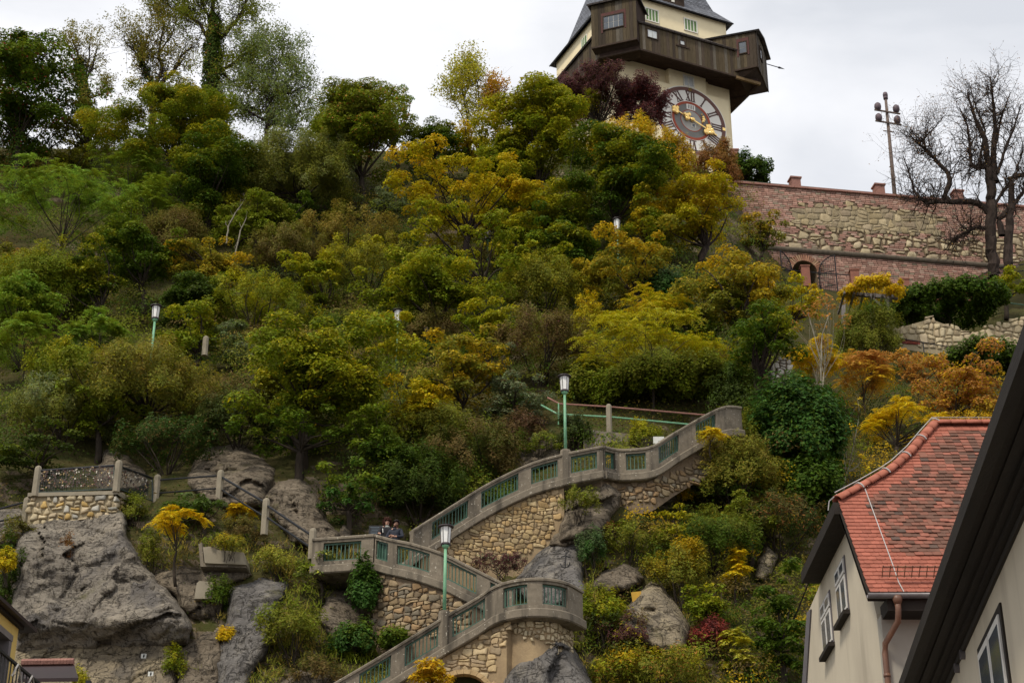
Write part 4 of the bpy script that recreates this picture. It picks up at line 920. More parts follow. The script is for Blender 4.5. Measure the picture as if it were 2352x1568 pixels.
for seq in ([(2165, 672), (2222, 650), (2285, 615), (2352, 607)], [(2205, 668), (2240, 650), (2290, 628), (2352, 622)]):
    m = MB(sto); m.tube([P(x, y, 93.4) for x, y in seq], 0.035, 5); m.build('rail', 'iron', st)
gr = empty('green_railing', P(2140, 690, 91), 'thin green rail along the top of the dark ivy hedge', 'railing'); m = MB(np.array(gr.location)); m.tube([P(2071, 667, 91), P(2222, 685, 90.5), P(2352, 700, 90)], 0.035, 5); m.build('rail', 'green_paint', gr)
for x, y in ((2100, 671), (2222, 685)):
    m = MB(np.array(gr.location)); a = P(x, y, 91); m.tube([a, a - np.array([0, 0, 1.0])], 0.03, 5); m.build('post', 'green_paint', gr)
# lower retaining wall at right
LA = math.radians(4); Lx = np.array([math.cos(LA), math.sin(LA), 0]); Ln = np.array([math.sin(LA), -math.cos(LA), 0]); LO = P(2050, 790, 84.0)
def lpz(x, y): q = onplane(x, y, LO, Ln); return float((q - LO) @ Lx), float(q[2])
LWp = lambda u, z, k=0.0: LO + Lx * u + Ln * k + Bz * (z - LO[2])
lw = empty('retaining_wall', LWp(5, LO[2] - 1, -0.3), 'low pale rubble wall with brick bands beneath the dark ivy hedge', 'wall'); lo_ = np.array(lw.location)
lpoly = [(2045, 752), (2090, 752), (2118, 745), (2136, 726), (2150, 742), (2200, 752), (2230, 760), (2280, 745), (2320, 735), (2380, 720), (2380, 800), (2290, 812), (2200, 806), (2120, 798), (2060, 792)]
m = MB(lo_); ua, za = lpz(2040, 820); ub = lpz(2400, 800)[0]
m.prism([LWp(lpz(x, y)[0], lpz(x, y)[1], -0.6) for x, y in [(2040, 760), (2136, 732), (2230, 765), (2400, 720), (2400, 840), (2040, 830)]], Ln * 0.58); m.build('wall_core', 'mortar_pale', lw)
rubble(lw, lambda u, z: (LWp(u, z), Lx, Bz, Ln), ua, ub, za - 0.2, lpz(2380, 715)[1], 0.40, lambda x, y, u, z: bool(inpoly(x, y, lpoly)) and not (y > 786 and 2065 < x < 2110), PALE, 5, 0.05, 0.025, (0.8, 1.7))
m = MB(lo_); rgb = random.Random(3)
for i in range(9):
    for j in range(3):
        u, z = lpz(2068 + i * 5, 782 + j * 2.2 + i * 0.4); m.cur = tuple(rgb.uniform(0.7, 1.1) * q for q in (0.30, 0.085, 0.055)); m.box(LWp(u, z, 0.02), 0.22, 0.1, 0.09, Lx, Ln, Bz)
m.build('brick_band', 'brick', lw, col=True)['kind'] = 'stuff'
rl = empty('wall_railing', P(2170, 800, 82.5), 'thin dark handrail running across the low rubble wall', 'railing')
m = MB(np.array(rl.location)); m.tube([P(2062, 776, 83), P(2177, 796, 82.6), P(2273, 803, 82.6), P(2370, 800, 82.6)], 0.03, 5); m.build('rail', 'iron', rl)
for x, y in ((2120, 786), (2273, 803)):
    m = MB(np.array(rl.location)); a = P(x, y, 82.6); m.tube([a, a - np.array([0, 0, 1.0])], 0.03, 5); m.build('post', 'iron', rl)
# ruined wall stub
ro = P(1800, 900, 64.6); rs = empty('ruined_wall', ro, 'short broken stub of whitish rubble wall among the bushes', 'wall')
rz = lambda x, y: onplane(x, y, ro, np.array([0, -1.0, 0]))
m = MB(ro); m.prism([rz(x, y) + np.array([0, 0.05, 0]) for x, y in [(1778, 905), (1786, 835), (1790, 824), (1800, 822), (1812, 830), (1818, 842), (1826, 905)]], np.array([0, 0.9, 0])); m.build('wall_core', 'mortar', rs)
rpoly = [(1776, 908), (1784, 838), (1789, 820), (1802, 819), (1814, 828), (1821, 842), (1828, 908)]
WH = [(0.50, 0.47, 0.42), (0.40, 0.37, 0.33), (0.32, 0.29, 0.25), (0.56, 0.53, 0.47)]
q0 = rz(1770, 910); q1 = rz(1835, 815)
rubble(rs, lambda u, z: (np.array([u, ro[1], z]), np.array([1.0, 0, 0]), Bz, np.array([0, -1.0, 0])), q0[0], q1[0], q0[2], q1[2], 0.21, lambda x, y, u, z: bool(inpoly(x, y, rpoly)), WH, 6, 0.05, 0.02, (0.9, 2.0))
sd_ = np.array([0.0, 1.0, 0])
rubble(rs, lambda u, z: (np.array([q0[0] + 0.12 + 0.06 * (z - q0[2]), ro[1] + u, z]), sd_, Bz, np.array([-1.0, 0, 0])), 0, 0.9, q0[2], q1[2] - 0.4, 0.21, lambda x, y, u, z: True, WH, 7, 0.05, 0.02)
# pergola
M['grey_wood'] = pmat('grey_wood', (0.22, 0.20, 0.19), (0.15, 0.135, 0.13), 5, 0.9, 0.4, 14, stretch=(3, 3, 0.4))
pg = empty('pergola', P(2037, 748, 83.0), 'weathered grey timber pergola with a braced post under yellow vine leaves', 'pergola'); pgo = np.array(pg.location)
for nm, a, b, w in (('post', (2037, 676), (2037, 760), 0.22), ('beam', (1930, 673), (2062, 684), 0.2), ('brace', (1998, 679), (2034, 712), 0.13)):
    m = MB(pgo); m.bar(P(*a, 83.0), P(*b, 83.0), w, w, (0, 1, 0.1)); m.build(nm, 'grey_wood', pg)
for i in range(6):
    m = MB(pgo); a = P(1940 + i * 22, 671 + i * 1.6, 82.4); m.bar(a, a + np.array([0.1, 2.6, 0.05]), 0.1, 0.14); m.build('rafter', 'grey_wood', pg)
m = MB(pgo); m.bar(P(1937, 673, 86.0), P(1937, 760, 86.0), 0.2, 0.2, (0, 1, 0.1)); m.build('post', 'grey_wood', pg)
# brick pier beside the tower and its chain
tp = empty('terrace_pier', P(1686, 372, 99.0), 'single brick pier at the foot of the clock tower beside the ivy', 'pier'); m = MB(np.array(tp.location)); a = P(1686, 349, 99); b = P(1686, 400, 99)
m.box((a[0], 99, (a[2] + b[2]) / 2), 0.48, 0.48, a[2] - b[2]); m.build('shaft', 'coping', tp); m = MB(np.array(tp.location)); m.box((a[0], 99, a[2] + 0.04), 0.6, 0.6, 0.1); m.build('cap', 'coping', tp)
m = MB(np.array(tp.location)); m.tube([P(1580, 345, 99.2), P(1620, 348, 99.1), P(1680, 352, 99)], 0.03, 5); m.build('rail', 'iron', tp)
# ---------------------------------------------------------------- the stairs on the cliff
def smoothpath(pts, n=8):
    """Catmull-Rom through world points, keeping the measured x as parameter"""
    xs = np.array([p[0] for p in pts], float); Wp = np.array([P(*p) for p in pts])
    fine = []
    for i in range(len(pts) - 1):
        p0, p1, p2, p3 = Wp[max(i - 1, 0)], Wp[i], Wp[i + 1], Wp[min(i + 2, len(pts) - 1)]
        for k in range(n):
            t = k / n; q = 0.5 * ((2 * p1) + (-p0 + p2) * t + (2 * p0 - 5 * p1 + 4 * p2 - p3) * t * t + (-p0 + 3 * p1 - 3 * p2 + p3) * t ** 3)
            fine.append((xs[i] + (xs[i + 1] - xs[i]) * t, *q))
    fine.append((xs[-1], *Wp[-1])); fine = np.array(fine)
    def at(x): return np.array([np.interp(x, fine[:, 0], fine[:, k]) for k in (1, 2, 3)])
    return at, fine
class Flight:
    def __init__(s, name, label, pts, openings, sharp=(), H=(0.10, 0.19, 0.84, 1.0, 1.3), cat='stair'):
        s.at, s.fine = smoothpath(pts); s.x0, s.x1 = pts[0][0], pts[-1][0]; s.op = openings; s.H = H
        xs = set(np.linspace(s.x0, s.x1, int((s.x1 - s.x0) / 9) + 2).round(2))
        for a, b in openings: xs |= {float(a), float(b)}
        s.xs = sorted(x for x in xs if s.x0 <= x <= s.x1)
        s.root = empty(name, tuple(s.at((s.x0 + s.x1) / 2) - np.array([0, 0, 1.3])), label, cat); s.o = np.array(s.root.location)
        s.pt = {x: s.at(x) for x in s.xs}
        s.build()
    def nor(s, x):
        a = s.at(max(s.x0, x - 3)); b = s.at(min(s.x1, x + 3)); d = b - a; d[2] = 0; d = nrm(d); return np.array([d[1], -d[0], 0]), d
    def sweep(s, m, prof, xs):
        V = []; k = len(prof)
        for x in xs:
            c = s.pt[x] if x in s.pt else s.at(x); nn, _ = s.nor(x)
            for off, dz in prof: V.append(c + nn * off + np.array([0, 0, dz]))
        fs = [(i * k + j, i * k + (j + 1) % k, (i + 1) * k + (j + 1) % k, (i + 1) * k + j) for i in range(len(xs) - 1) for j in range(k)]
        fs += [tuple(range(k - 1, -1, -1)), tuple(range((len(xs) - 1) * k, len(xs) * k))]
        m.add(V, fs)
    def build(s):
        h0, h1, h2, h3, h4 = s.H; m = MB(s.o); TH = 0.24
        s.sweep(m, [(0.05, -h0), (0.055, -0.035), (0.03, 0.0), (-TH - 0.03, 0.0), (-TH - 0.055, -0.035), (-TH - 0.05, -h0)], s.xs)
        m.build('coping', 'concrete', s.root)
        m = MB(s.o); s.sweep(m, [(0.0, -h0 - 0.001), (0, -h1), (-TH, -h1), (-TH, -h0 - 0.001)], s.xs); s.sweep(m, [(0.0, -h2), (0, -h3 + 0.002), (-TH, -h3 + 0.002), (-TH, -h2)], s.xs)
        solid = []; cur = s.x0
        for a, b in sorted(s.op):
            if a > cur: solid.append((cur, a))
            cur = b
        if cur < s.x1: solid.append((cur, s.x1))
        for a, b in solid:
            xs = [x for x in s.xs if a - 1e-6 <= x <= b + 1e-6]
            if len(xs) > 1: s.sweep(m, [(0.0, -h1 - 0.0005), (0, -h2 + 0.0005), (-TH, -h2 + 0.0005), (-TH, -h1 - 0.0005)], xs)
        m.build('parapet', 'concrete', s.root)
        m = MB(s.o); s.sweep(m, [(0.09, -h3), (0.12, -h3 - 0.04), (0.12, -h4 + 0.04), (0.08, -h4), (-0.5, -h4), (-0.5, -h3)], s.xs); m.build('slab', 'concrete', s.root)
        m = MB(s.o); s.sweep(m, [(-0.503, -h3 - 0.08), (-0.503, -h4), (-2.2, -h4), (-2.2, -h3 - 0.08)], s.xs); m.build('steps', 'concrete', s.root)
        for i, (a, b) in enumerate(s.op): s.grille(a, b)
    def grille(s, a, b, panel=False):
        h0, h1, h2, h3, h4 = s.H; off = -0.11
        A, B = s.at(a), s.at(b); nn, d = s.nor((a + b) / 2)
        m = MB(s.o); xs = [x for x in s.xs if a - 1e-6 <= x <= b + 1e-6]
        for z0, z1 in ((-h1 - 0.002, -h1 - 0.06), (-h2 + 0.06, -h2 + 0.002)): s.sweep(m, [(off + 0.025, z0), (off + 0.025, z1), (off - 0.025, z1), (off - 0.025, z0)], xs)
        for x, sg in ((a, 1), (b, -1)):
            c = s.at(x) + d * sg * 0.03 + nn * off; m.box(c + np.array([0, 0, -(h1 + h2) / 2]), 0.05, 0.06, h2 - h1 - 0.004, d, nn, (0, 0, 1))
        fr = m.build('grille', 'green_paint', s.root); L = np.linalg.norm(B - A); k = max(2, int(round(L / 0.145)))
        for i in range(1, k):
            x = a + (b - a) * i / k; c = s.at(x) + nn * off; _, dd = s.nor(x)
            piece('bar', 'green_paint', fr, c + np.array([0, 0, -(h1 + h2) / 2]), (0.028, 0.03, h2 - h1 - 0.12), dd, np.array([dd[1], -dd[0], 0]), (0, 0, 1))
        return fr
    def surf(s, off, u_is_x=True):
        """upright surface below the parapet; u in metres along it"""
        xs = np.linspace(s.x0, s.x1, 120); pts = np.array([s.at(x) for x in xs]); nn = np.array([s.nor(x)[0] for x in xs]); pts = pts + nn * off
        du = np.concatenate([[0], np.cumsum(np.hypot(np.diff(pts[:, 0]), np.diff(pts[:, 1])))])
        s.du, s.dx = du, xs
        def f(u, z):
            if u < 0 or u > du[-1]: return None
            q = np.array([np.interp(u, du, pts[:, 0]), np.interp(u, du, pts[:, 1]), z]); n_ = nrm([np.interp(u, du, nn[:, 0]), np.interp(u, du, nn[:, 1]), 0])
            return q, np.array([-n_[1], n_[0], 0]), np.array([0, 0, 1.0]), n_
        return f, du[-1]
    def underwall(s, name, label, poly, off, seed, ch, palette, xa, xb, zdrop, depth=0.05, joint=0.02, aspect=(1.0, 2.3), core='mortar'):
        f, U = s.surf(off); w = empty(name, tuple(s.at((xa + xb) / 2) - np.array([0, 0, 1.3 + zdrop])), label, 'wall', None); wo = np.array(w.location)
        xs = np.linspace(xa, xb, 24); m = MB(wo); V = []
        for x in xs:
            c = s.at(x); nn, _ = s.nor(x); zt = c[2] - s.H[4] - 0.01; zb = c[2] - s.H[4] - zdrop
            V += [(*(c + nn * (off - 0.03))[:2], zt), (*(c + nn * (off - 0.03))[:2], zb), (*(c + nn * (off - 1.0))[:2], zb), (*(c + nn * (off - 1.0))[:2], zt)]
        fs = [(4 * i + j, 4 * i + (j + 1) % 4, 4 * i + 4 + (j + 1) % 4, 4 * i + 4 + j) for i in range(23) for j in range(4)] + [(3, 2, 1, 0), (92, 93, 94, 95)]
        m.add(V, fs); m.build('wall_core', core, w)
        zt = lambda u: np.interp(np.interp(u, s.du, s.dx), xs, [s.at(x)[2] for x in xs]) - s.H[4]
        zs = [s.at(x)[2] - s.H[4] for x in (xa, xb)]
        rubble(w, f, np.interp(xa, s.dx, s.du), np.interp(xb, s.dx, s.du), min(zs) - zdrop, max(zs) + 0.3, ch, lambda x, y, u, z: bool(inpoly(x, y, poly)) and z < zt(u) - 0.05, palette, seed, depth, joint, aspect)
        return w
fl1 = Flight('stair_flight', 'lowest concrete stair flight with curved landing and green grilles, in front', 
    [(720, 1596, 51.3), (767, 1567, 51.4), (838, 1525.5, 51.6), (902, 1487, 51.8), (965, 1448, 51.95), (1034, 1406, 52.1), (1095, 1371, 52.15), (1134, 1346, 52.1), (1175, 1332, 51.75), (1224, 1326, 51.5), (1272, 1329, 51.65), (1306, 1338, 52.1), (1338, 1356, 53.0)],
    [(752, 796), (826, 899), (931, 1008), (1039, 1113), (1156, 1211), (1245, 1304)])
fl2 = Flight('stair_flight', 'middle concrete stair flight climbing left to where the two people stand',
    [(862, 1226.5, 55.0), (902, 1237, 54.6), (950, 1247, 54.25), (1015, 1268, 53.9), (1063, 1291, 53.7), (1127, 1323, 53.45), (1180, 1349, 53.3)],
    [(866, 893), (913, 987), (1020, 1095), (1126, 1159)])
fl2b = Flight('level_parapet', 'short level concrete parapet with one grille, left of the two people', [(718, 1236, 55.5), (790, 1231, 55.2), (859, 1226, 55.02)], [(749, 826)], cat='parapet')
fl3 = Flight('stair_flight', 'upper concrete stair flight curving up right past the tall green lamp post',
    [(950, 1215, 56.4), (1000, 1183, 56.9), (1048, 1153, 57.3), (1121, 1109, 57.7), (1213, 1065, 58.0), (1287, 1043, 58.0), (1312, 1037, 58.0), (1384, 1023, 58.1)],
    [(993, 1079), (1107, 1190), (1219, 1278), (1311, 1367)])
fl4 = Flight('stair_flight', 'topmost concrete stair flight rising right toward the dark ivy bush',
    [(1386, 1023, 58.15), (1415, 1030, 59.0), (1450, 1030, 58.9), (1500, 1022, 58.9), (1562, 984, 59.6), (1654, 935, 60.6), (1702, 934, 61.4)],
    [(1391, 1413), (1438, 1484), (1513, 1559), (1597, 1641)])
# solid green sheet in one opening
a, b = 866, 893; m = MB(fl2.o); nn, d = fl2.nor(880); A, B = fl2.at(a) - nn * 0.17, fl2.at(b) - nn * 0.17
m.hexa([A - np.array([0, 0, .82]), B - np.array([0, 0, .82]), B - np.array([0, 0, .82]) - nn * 0.02, A - np.array([0, 0, .82]) - nn * 0.02, A - np.array([0, 0, .2]), B - np.array([0, 0, .2]), B - np.array([0, 0, .2]) - nn * 0.02, A - np.array([0, 0, .2]) - nn * 0.02])
m.build('green_panel', 'green_paint', fl2.root)
# lamp piers with rounded tops
def lamp_pier(fl, x, up, dn, w=0.29):
    c = fl.at(x); nn, d = fl.nor(x); m = MB(fl.o); c0 = c + nn * (-0.12); prof = []
    pl = [(-0.5, -0.5), (0.5, -0.5), (0.5, 0.5), (-0.5, 0.5)]
    m.lathe(c0, [(w * 0.72, -dn), (w * 0.72, up - 0.12), (w * 0.62, up - 0.03), (w * 0.4, up)], 8, d, nn, (0, 0, 1), 0.5)
    m.build('lamp_pier', 'concrete', fl.root); return c0 + np.array([0, 0, up])
lp1 = lamp_pier(fl1, 1021, 0.2, 1.15); lp2 = lamp_pier(fl3, 1298, 0.18, 1.05)
# walls below the flights
M['mortar_gold'] = pmat('mortar_gold', (0.34, 0.25, 0.145), (0.26, 0.19, 0.115), 2.5, 0.95, 0.6, 14, 0.1, bdist=0.03)
fl2.underwall('stone_wall', 'curved ochre rubble wall under the middle stair flight, above the lower lamp', [(861, 1318), (905, 1328), (966, 1346), (1031, 1369), (1075, 1390), (1080, 1440), (1010, 1460), (920, 1462), (858, 1460)], 0.0, 21, 0.165, OCHRE, 862, 1150, 3.2, 0.03, 0.009, (0.9, 2.6))
fl3.underwall('stone_wall', 'golden ochre rubble wall under the upper stair flight, left of the rock knob', [(1020, 1262), (1085, 1208), (1195, 1144), (1275, 1120), (1290, 1140), (1286, 1180), (1268, 1232), (1230, 1262), (1180, 1280), (1100, 1300), (1030, 1300)], -0.05, 22, 0.165, [(0.45, 0.335, 0.175), (0.39, 0.285, 0.155), (0.49, 0.38, 0.215), (0.35, 0.26, 0.155), (0.42, 0.29, 0.14)], 975, 1292, 2.8, 0.022, 0.007, (0.9, 2.2), core='mortar_gold')
fl1.underwall('stone_wall', 'pale ochre rubble wall under the lowest stair flight, left of the boulder', [(960, 1580), (1000, 1535), (1080, 1480), (1140, 1442), (1175, 1430), (1180, 1470), (1150, 1500), (1120, 1560), (1100, 1610), (960, 1610)], -0.08, 23, 0.17, [(0.47, 0.355, 0.20), (0.40, 0.30, 0.18), (0.52, 0.41, 0.25), (0.35, 0.27, 0.175)], 900, 1160, 3.4, 0.025, 0.009, core='mortar_gold')
fl1.underwall('stone_wall', 'rubble wall curving under the round landing, right of the boulder', [(1165, 1425), (1224, 1418), (1290, 1426), (1332, 1445), (1338, 1520), (1300, 1530), (1250, 1470), (1200, 1470)], -0.35, 24, 0.17, PALE, 1150, 1336, 2.4, 0.04, 0.012, (0.8, 1.6), core='mortar_gold')
fl4.underwall('stone_wall', 'shaded rubble wall under the topmost stair flight', [(1390, 1095), (1460, 1112), (1530, 1098), (1590, 1065), (1650, 1030), (1660, 1060), (1600, 1110), (1500, 1150), (1400, 1160)], -0.15, 25, 0.2, OCHRE, 1390, 1660, 1.2, 0.04, 0.015)
# arched vault below the lowest flight
m = MB(P(1050, 1560, 51.6)); 
aw = empty('vault_arch', P(1050, 1575, 51.7), 'ochre arched vault opening behind the orange maple leaves, bottom edge', 'arch'); ao = np.array(aw.location)
m = MB(ao); pts = [(1110 - 55 * math.cos(t) - 45, 1588 - 42 * math.sin(t)) for t in np.linspace(0, math.pi, 13)]
V = []
for x, y in pts: V += [P(x, y, 51.75)]
for t in range(12):
    x0, y0 = pts[t]; x1, y1 = pts[t + 1]; cx0 = 1065 + (x0 - 1065) * 1.25; cy0 = 1588 + (y0 - 1588) * 1.25; cx1 = 1065 + (x1 - 1065) * 1.25; cy1 = 1588 + (y1 - 1588) * 1.25
    m = MB(ao); A = [P(x0, y0, 51.72), P(x1, y1, 51.72), P(cx1, cy1, 51.72), P(cx0, cy0, 51.72)]; c = np.mean(A, 0); A = [c + (q - c) * 0.95 for q in A]; m.prism(A, np.array([0, 0.35, 0])); o = m.build('arch_stone', 'stone', aw); o.color = (0.48, 0.34, 0.18, 1)
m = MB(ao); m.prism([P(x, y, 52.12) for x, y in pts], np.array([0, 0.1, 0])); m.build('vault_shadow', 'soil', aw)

# ---------------------------------------------------------------- lamp posts
def lamp(base, top_y, x, Y, label, hl=0.66, pole=True):
    base = np.asarray(base, float); tp = P(x, top_y, Y); tp[0] = base[0]; tp[1] = base[1]
    L = empty('lamp_post', tuple(base), label, 'lamp post', 'green lamp posts along the stairs'); o = base
    zt = tp[2]; zl = zt - hl
    m = MB(o); m.tube([base, (base[0], base[1], (base[2] + zl) / 2), (base[0], base[1], zl - 0.1)], [0.062, 0.055, 0.048], 10); m.lathe((base[0], base[1], zl), [(0.055, -0.12), (0.12, -0.03), (0.12, 0.0)], 10)
    m.build('pole', 'pale_green', L, True)
    c = np.array([base[0], base[1], zl]); m = MB(o); m.lathe(c, [(0.16, 0.003), (0.165, 0.04), (0.15, 0.075)], 6); m.build('lantern_base', 'lamp_metal', L)
    for k in range(6):
        t0, t1 = 2 * math.pi * (k + 0.06) / 6, 2 * math.pi * (k + 0.94) / 6; q = lambda t, r, z: c + np.array([r * math.cos(t), r * math.sin(t), z])
        m = MB(o); m.hexa([q(t0, 0.135, 0.078), q(t1, 0.135, 0.078), q(t1, 0.11, 0.078), q(t0, 0.11, 0.078), q(t0, 0.168, hl - 0.065), q(t1, 0.168, hl - 0.065), q(t1, 0.14, hl - 0.065), q(t0, 0.14, hl - 0.065)]); m.build('glass_pane', 'lamp_glass', L)
    m = MB(o)
    for k in range(6): t = 2 * math.pi * k / 6; m.tube([c + np.array([0.142 * math.cos(t), 0.142 * math.sin(t), 0.076]), c + np.array([0.178 * math.cos(t), 0.178 * math.sin(t), hl - 0.06])], 0.012, 4)
    m.build('lantern_frame', 'lamp_metal', L)
    m = MB(o); m.lathe(c, [(0.20, hl - 0.06), (0.26, hl - 0.05), (0.255, hl - 0.02), (0.10, hl + 0.01), (0.02, hl + 0.02)], 14); m.build('lantern_cap', 'lamp_metal', L)
    return L
lamp(lp1, 1207, 1021, lp1[1], 'pale green lamp post on the pier of the lowest stair flight')
lamp(lp2, 863, 1294, lp2[1], 'pale green lamp post on the pier of the upper stair flight')
def lamp_hill(x, yt, yb, Y, label, hl=0.66): lamp(P(x, yb, Y), yt, x, Y, label, hl)
lamp_hill(344, 702, 850, 66.5, 'lamp post rising from the olive-brown shrub at left')
lamp_hill(1420, 503, 600, 80.5, 'lamp post half hidden among yellow trees below the clock tower', 0.74)
lamp_hill(910, 712, 850, 71.5, 'lamp post almost hidden in the leaves left of centre')
lamp_hill(1120, 528, 600, 84.0, 'lamp post buried in the foliage of the wide yellow-orange maple')

# ---------------------------------------------------------------- posts, rails, fences
def cpost(parent, o, x, y0, y1, Y, w=0.2):
    a = P(x, y0, Y); b = P(x, y1, Y); h = a[2] - b[2]; m = MB(o); c = np.array([b[0], Y, b[2]])
    m.lathe(c, [(w * 0.68, -0.1), (w * 0.66, h - 0.12), (w * 0.55, h - 0.04), (w * 0.3, h)], 8, ph=0.5); m.build('post', 'concrete_pale', parent); return a
YF = 58.3
tr = empty('terrace_wall', P(170, 1215, YF), 'pale rubble terrace wall with concrete kerb under the padlock fence', 'wall'); tro = np.array(tr.location)
corner = [P(70, 1137, YF + 0.2), P(268, 1126, YF), P(330, 1155, YF + 1.8)]
def tsurf(i):
    a, b = corner[i].copy(), corner[i + 1].copy(); d = b - a; L = math.hypot(d[0], d[1]); e = np.array([d[0], d[1], 0]) / L; nn = np.array([e[1], -e[0], 0])
    return (lambda u, z: (np.array([a[0] + e[0] * u, a[1] + e[1] * u, z]), e, np.array([0, 0, 1.0]), nn) if 0 <= u <= L else None), L, a, e, nn
tpoly = [(66, 1146), (268, 1136), (300, 1142), (330, 1160), (320, 1190), (290, 1200), (270, 1178), (230, 1190), (190, 1210), (120, 1232), (64, 1232)]
for i in range(2):
    f, L, a, e_, nn = tsurf(i); zt = corner[0][2]
    m = MB(tro); m.box(a + e_ * L / 2 + nn * (-0.48) + np.array([0, 0, zt - a[2] - 1.5]), L, 0.9, 2.9, e_, nn, (0, 0, 1)); m.build('wall_core', 'mortar_pale', tr)
    m = MB(tro); m.box(a + e_ * L / 2 + nn * (-0.25) + np.array([0, 0, zt - a[2] - 0.0]), L + 0.16, 0.66, 0.14, e_, nn, (0, 0, 1)); m.build('kerb', 'concrete_pale', tr)
    rubble(tr, f, 0, L, zt - 2.6, zt - 0.06, 0.21, lambda x, y, u, z: bool(inpoly(x, y, tpoly)), PALE + [(0.50, 0.34, 0.13), (0.40, 0.38, 0.33)], 30 + i, 0.05, 0.025, (0.8, 1.8), 1.0)
pf = empty('padlock_fence', P(170, 1135, YF), 'wire mesh fence full of small padlocks between rounded concrete posts', 'fence'); po = np.array(pf.location)
tops = [cpost(pf, po, 81, 1070, 1134, YF + 0.15), cpost(pf, po, 267, 1057, 1124, YF - 0.05), cpost(pf, po, 357, 1090, 1150, YF + 2.0)]
M['mesh_wire'] = pmat('mesh_wire', (0.05, 0.07, 0.062), (0.03, 0.045, 0.04), 5, 0.5, 0, None, 0.4)
for (xa, ya0, ya1, Ya), (xb, yb0, yb1, Yb) in (((90, 1081, 1131, YF + 0.12), (262, 1069, 1122, YF - 0.03)), ((273, 1070, 1122, YF + 0.02), (350, 1098, 1150, YF + 1.9))):
    A0, A1, B0, B1 = P(xa, ya0, Ya), P(xa, ya1, Ya), P(xb, yb0, Yb), P(xb, yb1, Yb)
    m = MB(po); m.tube([A0, B0], 0.045, 8); m.build('top_rail', 'iron', pf)
    m = MB(po)
    for q, w in (((A1, B1), 0.025), ((A0, A1), 0.025), ((B0, B1), 0.025)): m.tube(list(q), w, 6)
    m.build('panel_frame', 'mesh_wire', pf)
    m = MB(po); k = 34
    for i in range(1, k): t = i / k; m.bar(A0 + (B0 - A0) * t, A1 + (B1 - A1) * t, 0.006, 0.006, (0, 1, 0))
    for i in range(1, 14): t = i / 14; m.bar(A0 + (A1 - A0) * t, B0 + (B1 - B0) * t, 0.006, 0.006)
    m.build('wire_mesh', 'mesh_wire', pf)['kind'] = 'stuff'
    rr = random.Random(int(xa)); m = MB(po)
    for i in range(420 if xa < 100 else 110):
        t = rr.random(); s = rr.random() ** 1.5 * 0.85; c = A0 + (B0 - A0) * t; c1 = A1 + (B1 - A1) * t; c = c + (c1 - c) * s + np.array([0, rr.uniform(-0.04, 0.02), 0])
        m.cur = rr.choice([(0.14, 0.07, 0.04), (0.32, 0.22, 0.09), (0.08, 0.05, 0.04), (0.10, 0.06, 0.03), (0.10, 0.04, 0.035), (0.5, 0.45, 0.36), (0.09, 0.065, 0.05), (0.07, 0.05, 0.04), (0.06, 0.045, 0.04)])
        m.box(c, rr.uniform(0.03, 0.055), 0.02, rr.uniform(0.035, 0.07))
    m.build('padlocks', pmat('padlocks', (1, 1, 1), (0.8, 0.8, 0.8), 5, 0.4, 0, None, 0.5, tint='mesh', metallic=0.3), pf, col=True)['kind'] = 'stuff'
hr = empty('stair_handrail', P(600, 1230, 57.6), 'double dark handrail on concrete posts descending right to the level parapet', 'railing'); ho = np.array(hr.location)
PST = [(357, 1090, 1150, YF + 2.0), (502, 1079, 1153, 59.2), (607, 1144, 1222, 57.4), (716, 1213, 1278, 55.75)]
for x, y0, y1, Y in PST[1:]: cpost(hr, ho, x, y0, y1, Y)
for (xa, ya, xb, yb, i, w) in ((364, 1102, 497, 1092, 0, 0.035), (364, 1132, 497, 1121, 0, 0.03), (507, 1094, 604, 1151, 1, 0.045), (507, 1123, 601, 1182, 1, 0.035), (611, 1159, 711, 1226, 2, 0.045), (611, 1186, 711, 1255, 2, 0.04)):
    m = MB(ho); m.tube([P(xa, ya, PST[i][3]), P(xb, yb, PST[i + 1][3])], w, 6); m.build('rail', 'iron', hr)
lr = empty('left_handrail', P(56, 1190, 58.9), 'short dark handrail and concrete post at the left edge below the terrace', 'railing'); lo2 = np.array(lr.location)
cpost(lr, lo2, 56, 1142, 1200, 58.9)
for y0, y1 in ((1172, 1150), (1200, 1180)): m = MB(lo2); m.tube([P(-40, y0 + 6, 58.0), P(52, y1 + 4, 58.9)], 0.04, 6); m.build('rail', 'iron', lr)
# railing behind the upper lamp
gr2 = empty('path_railing', P(1400, 1000, 63.4), 'pale green double rail with one concrete post behind the upper lamp post', 'railing'); g2 = np.array(gr2.location)
cpost(gr2, g2, 1400, 928, 1003, 63.2, 0.18)
for seq, w, mt in (([(1258, 913, 64.2), (1285, 927, 63.6), (1400, 934, 63.2), (1620, 953, 63.6)], 0.035, 'coping'), ([(1243, 930, 64.2), (1282, 951, 63.6), (1400, 957, 63.2), (1590, 975, 63.6)], 0.035, 'pale_green')):
    m = MB(g2); m.tube([P(*q) for q in seq], w, 6); m.build('rail', mt, gr2)
m = MB(g2); m.tube([P(1283, 926, 63.6), P(1283, 975, 63.6)], 0.03, 6); m.build('upright', 'pale_green', gr2)
kb = empty('path_wall', P(1440, 1010, 62.8), 'low weathered concrete kerb wall under the pale green double rail', 'wall'); m = MB(np.array(kb.location))
q = [(1340, 985), (1420, 993), (1500, 1003), (1540, 1010), (1540, 1060), (1340, 1060)]; m.prism([P(x, y, 62.6) for x, y in q], np.array([0, 0.4, 0])); m.build('kerb', 'concrete', kb)
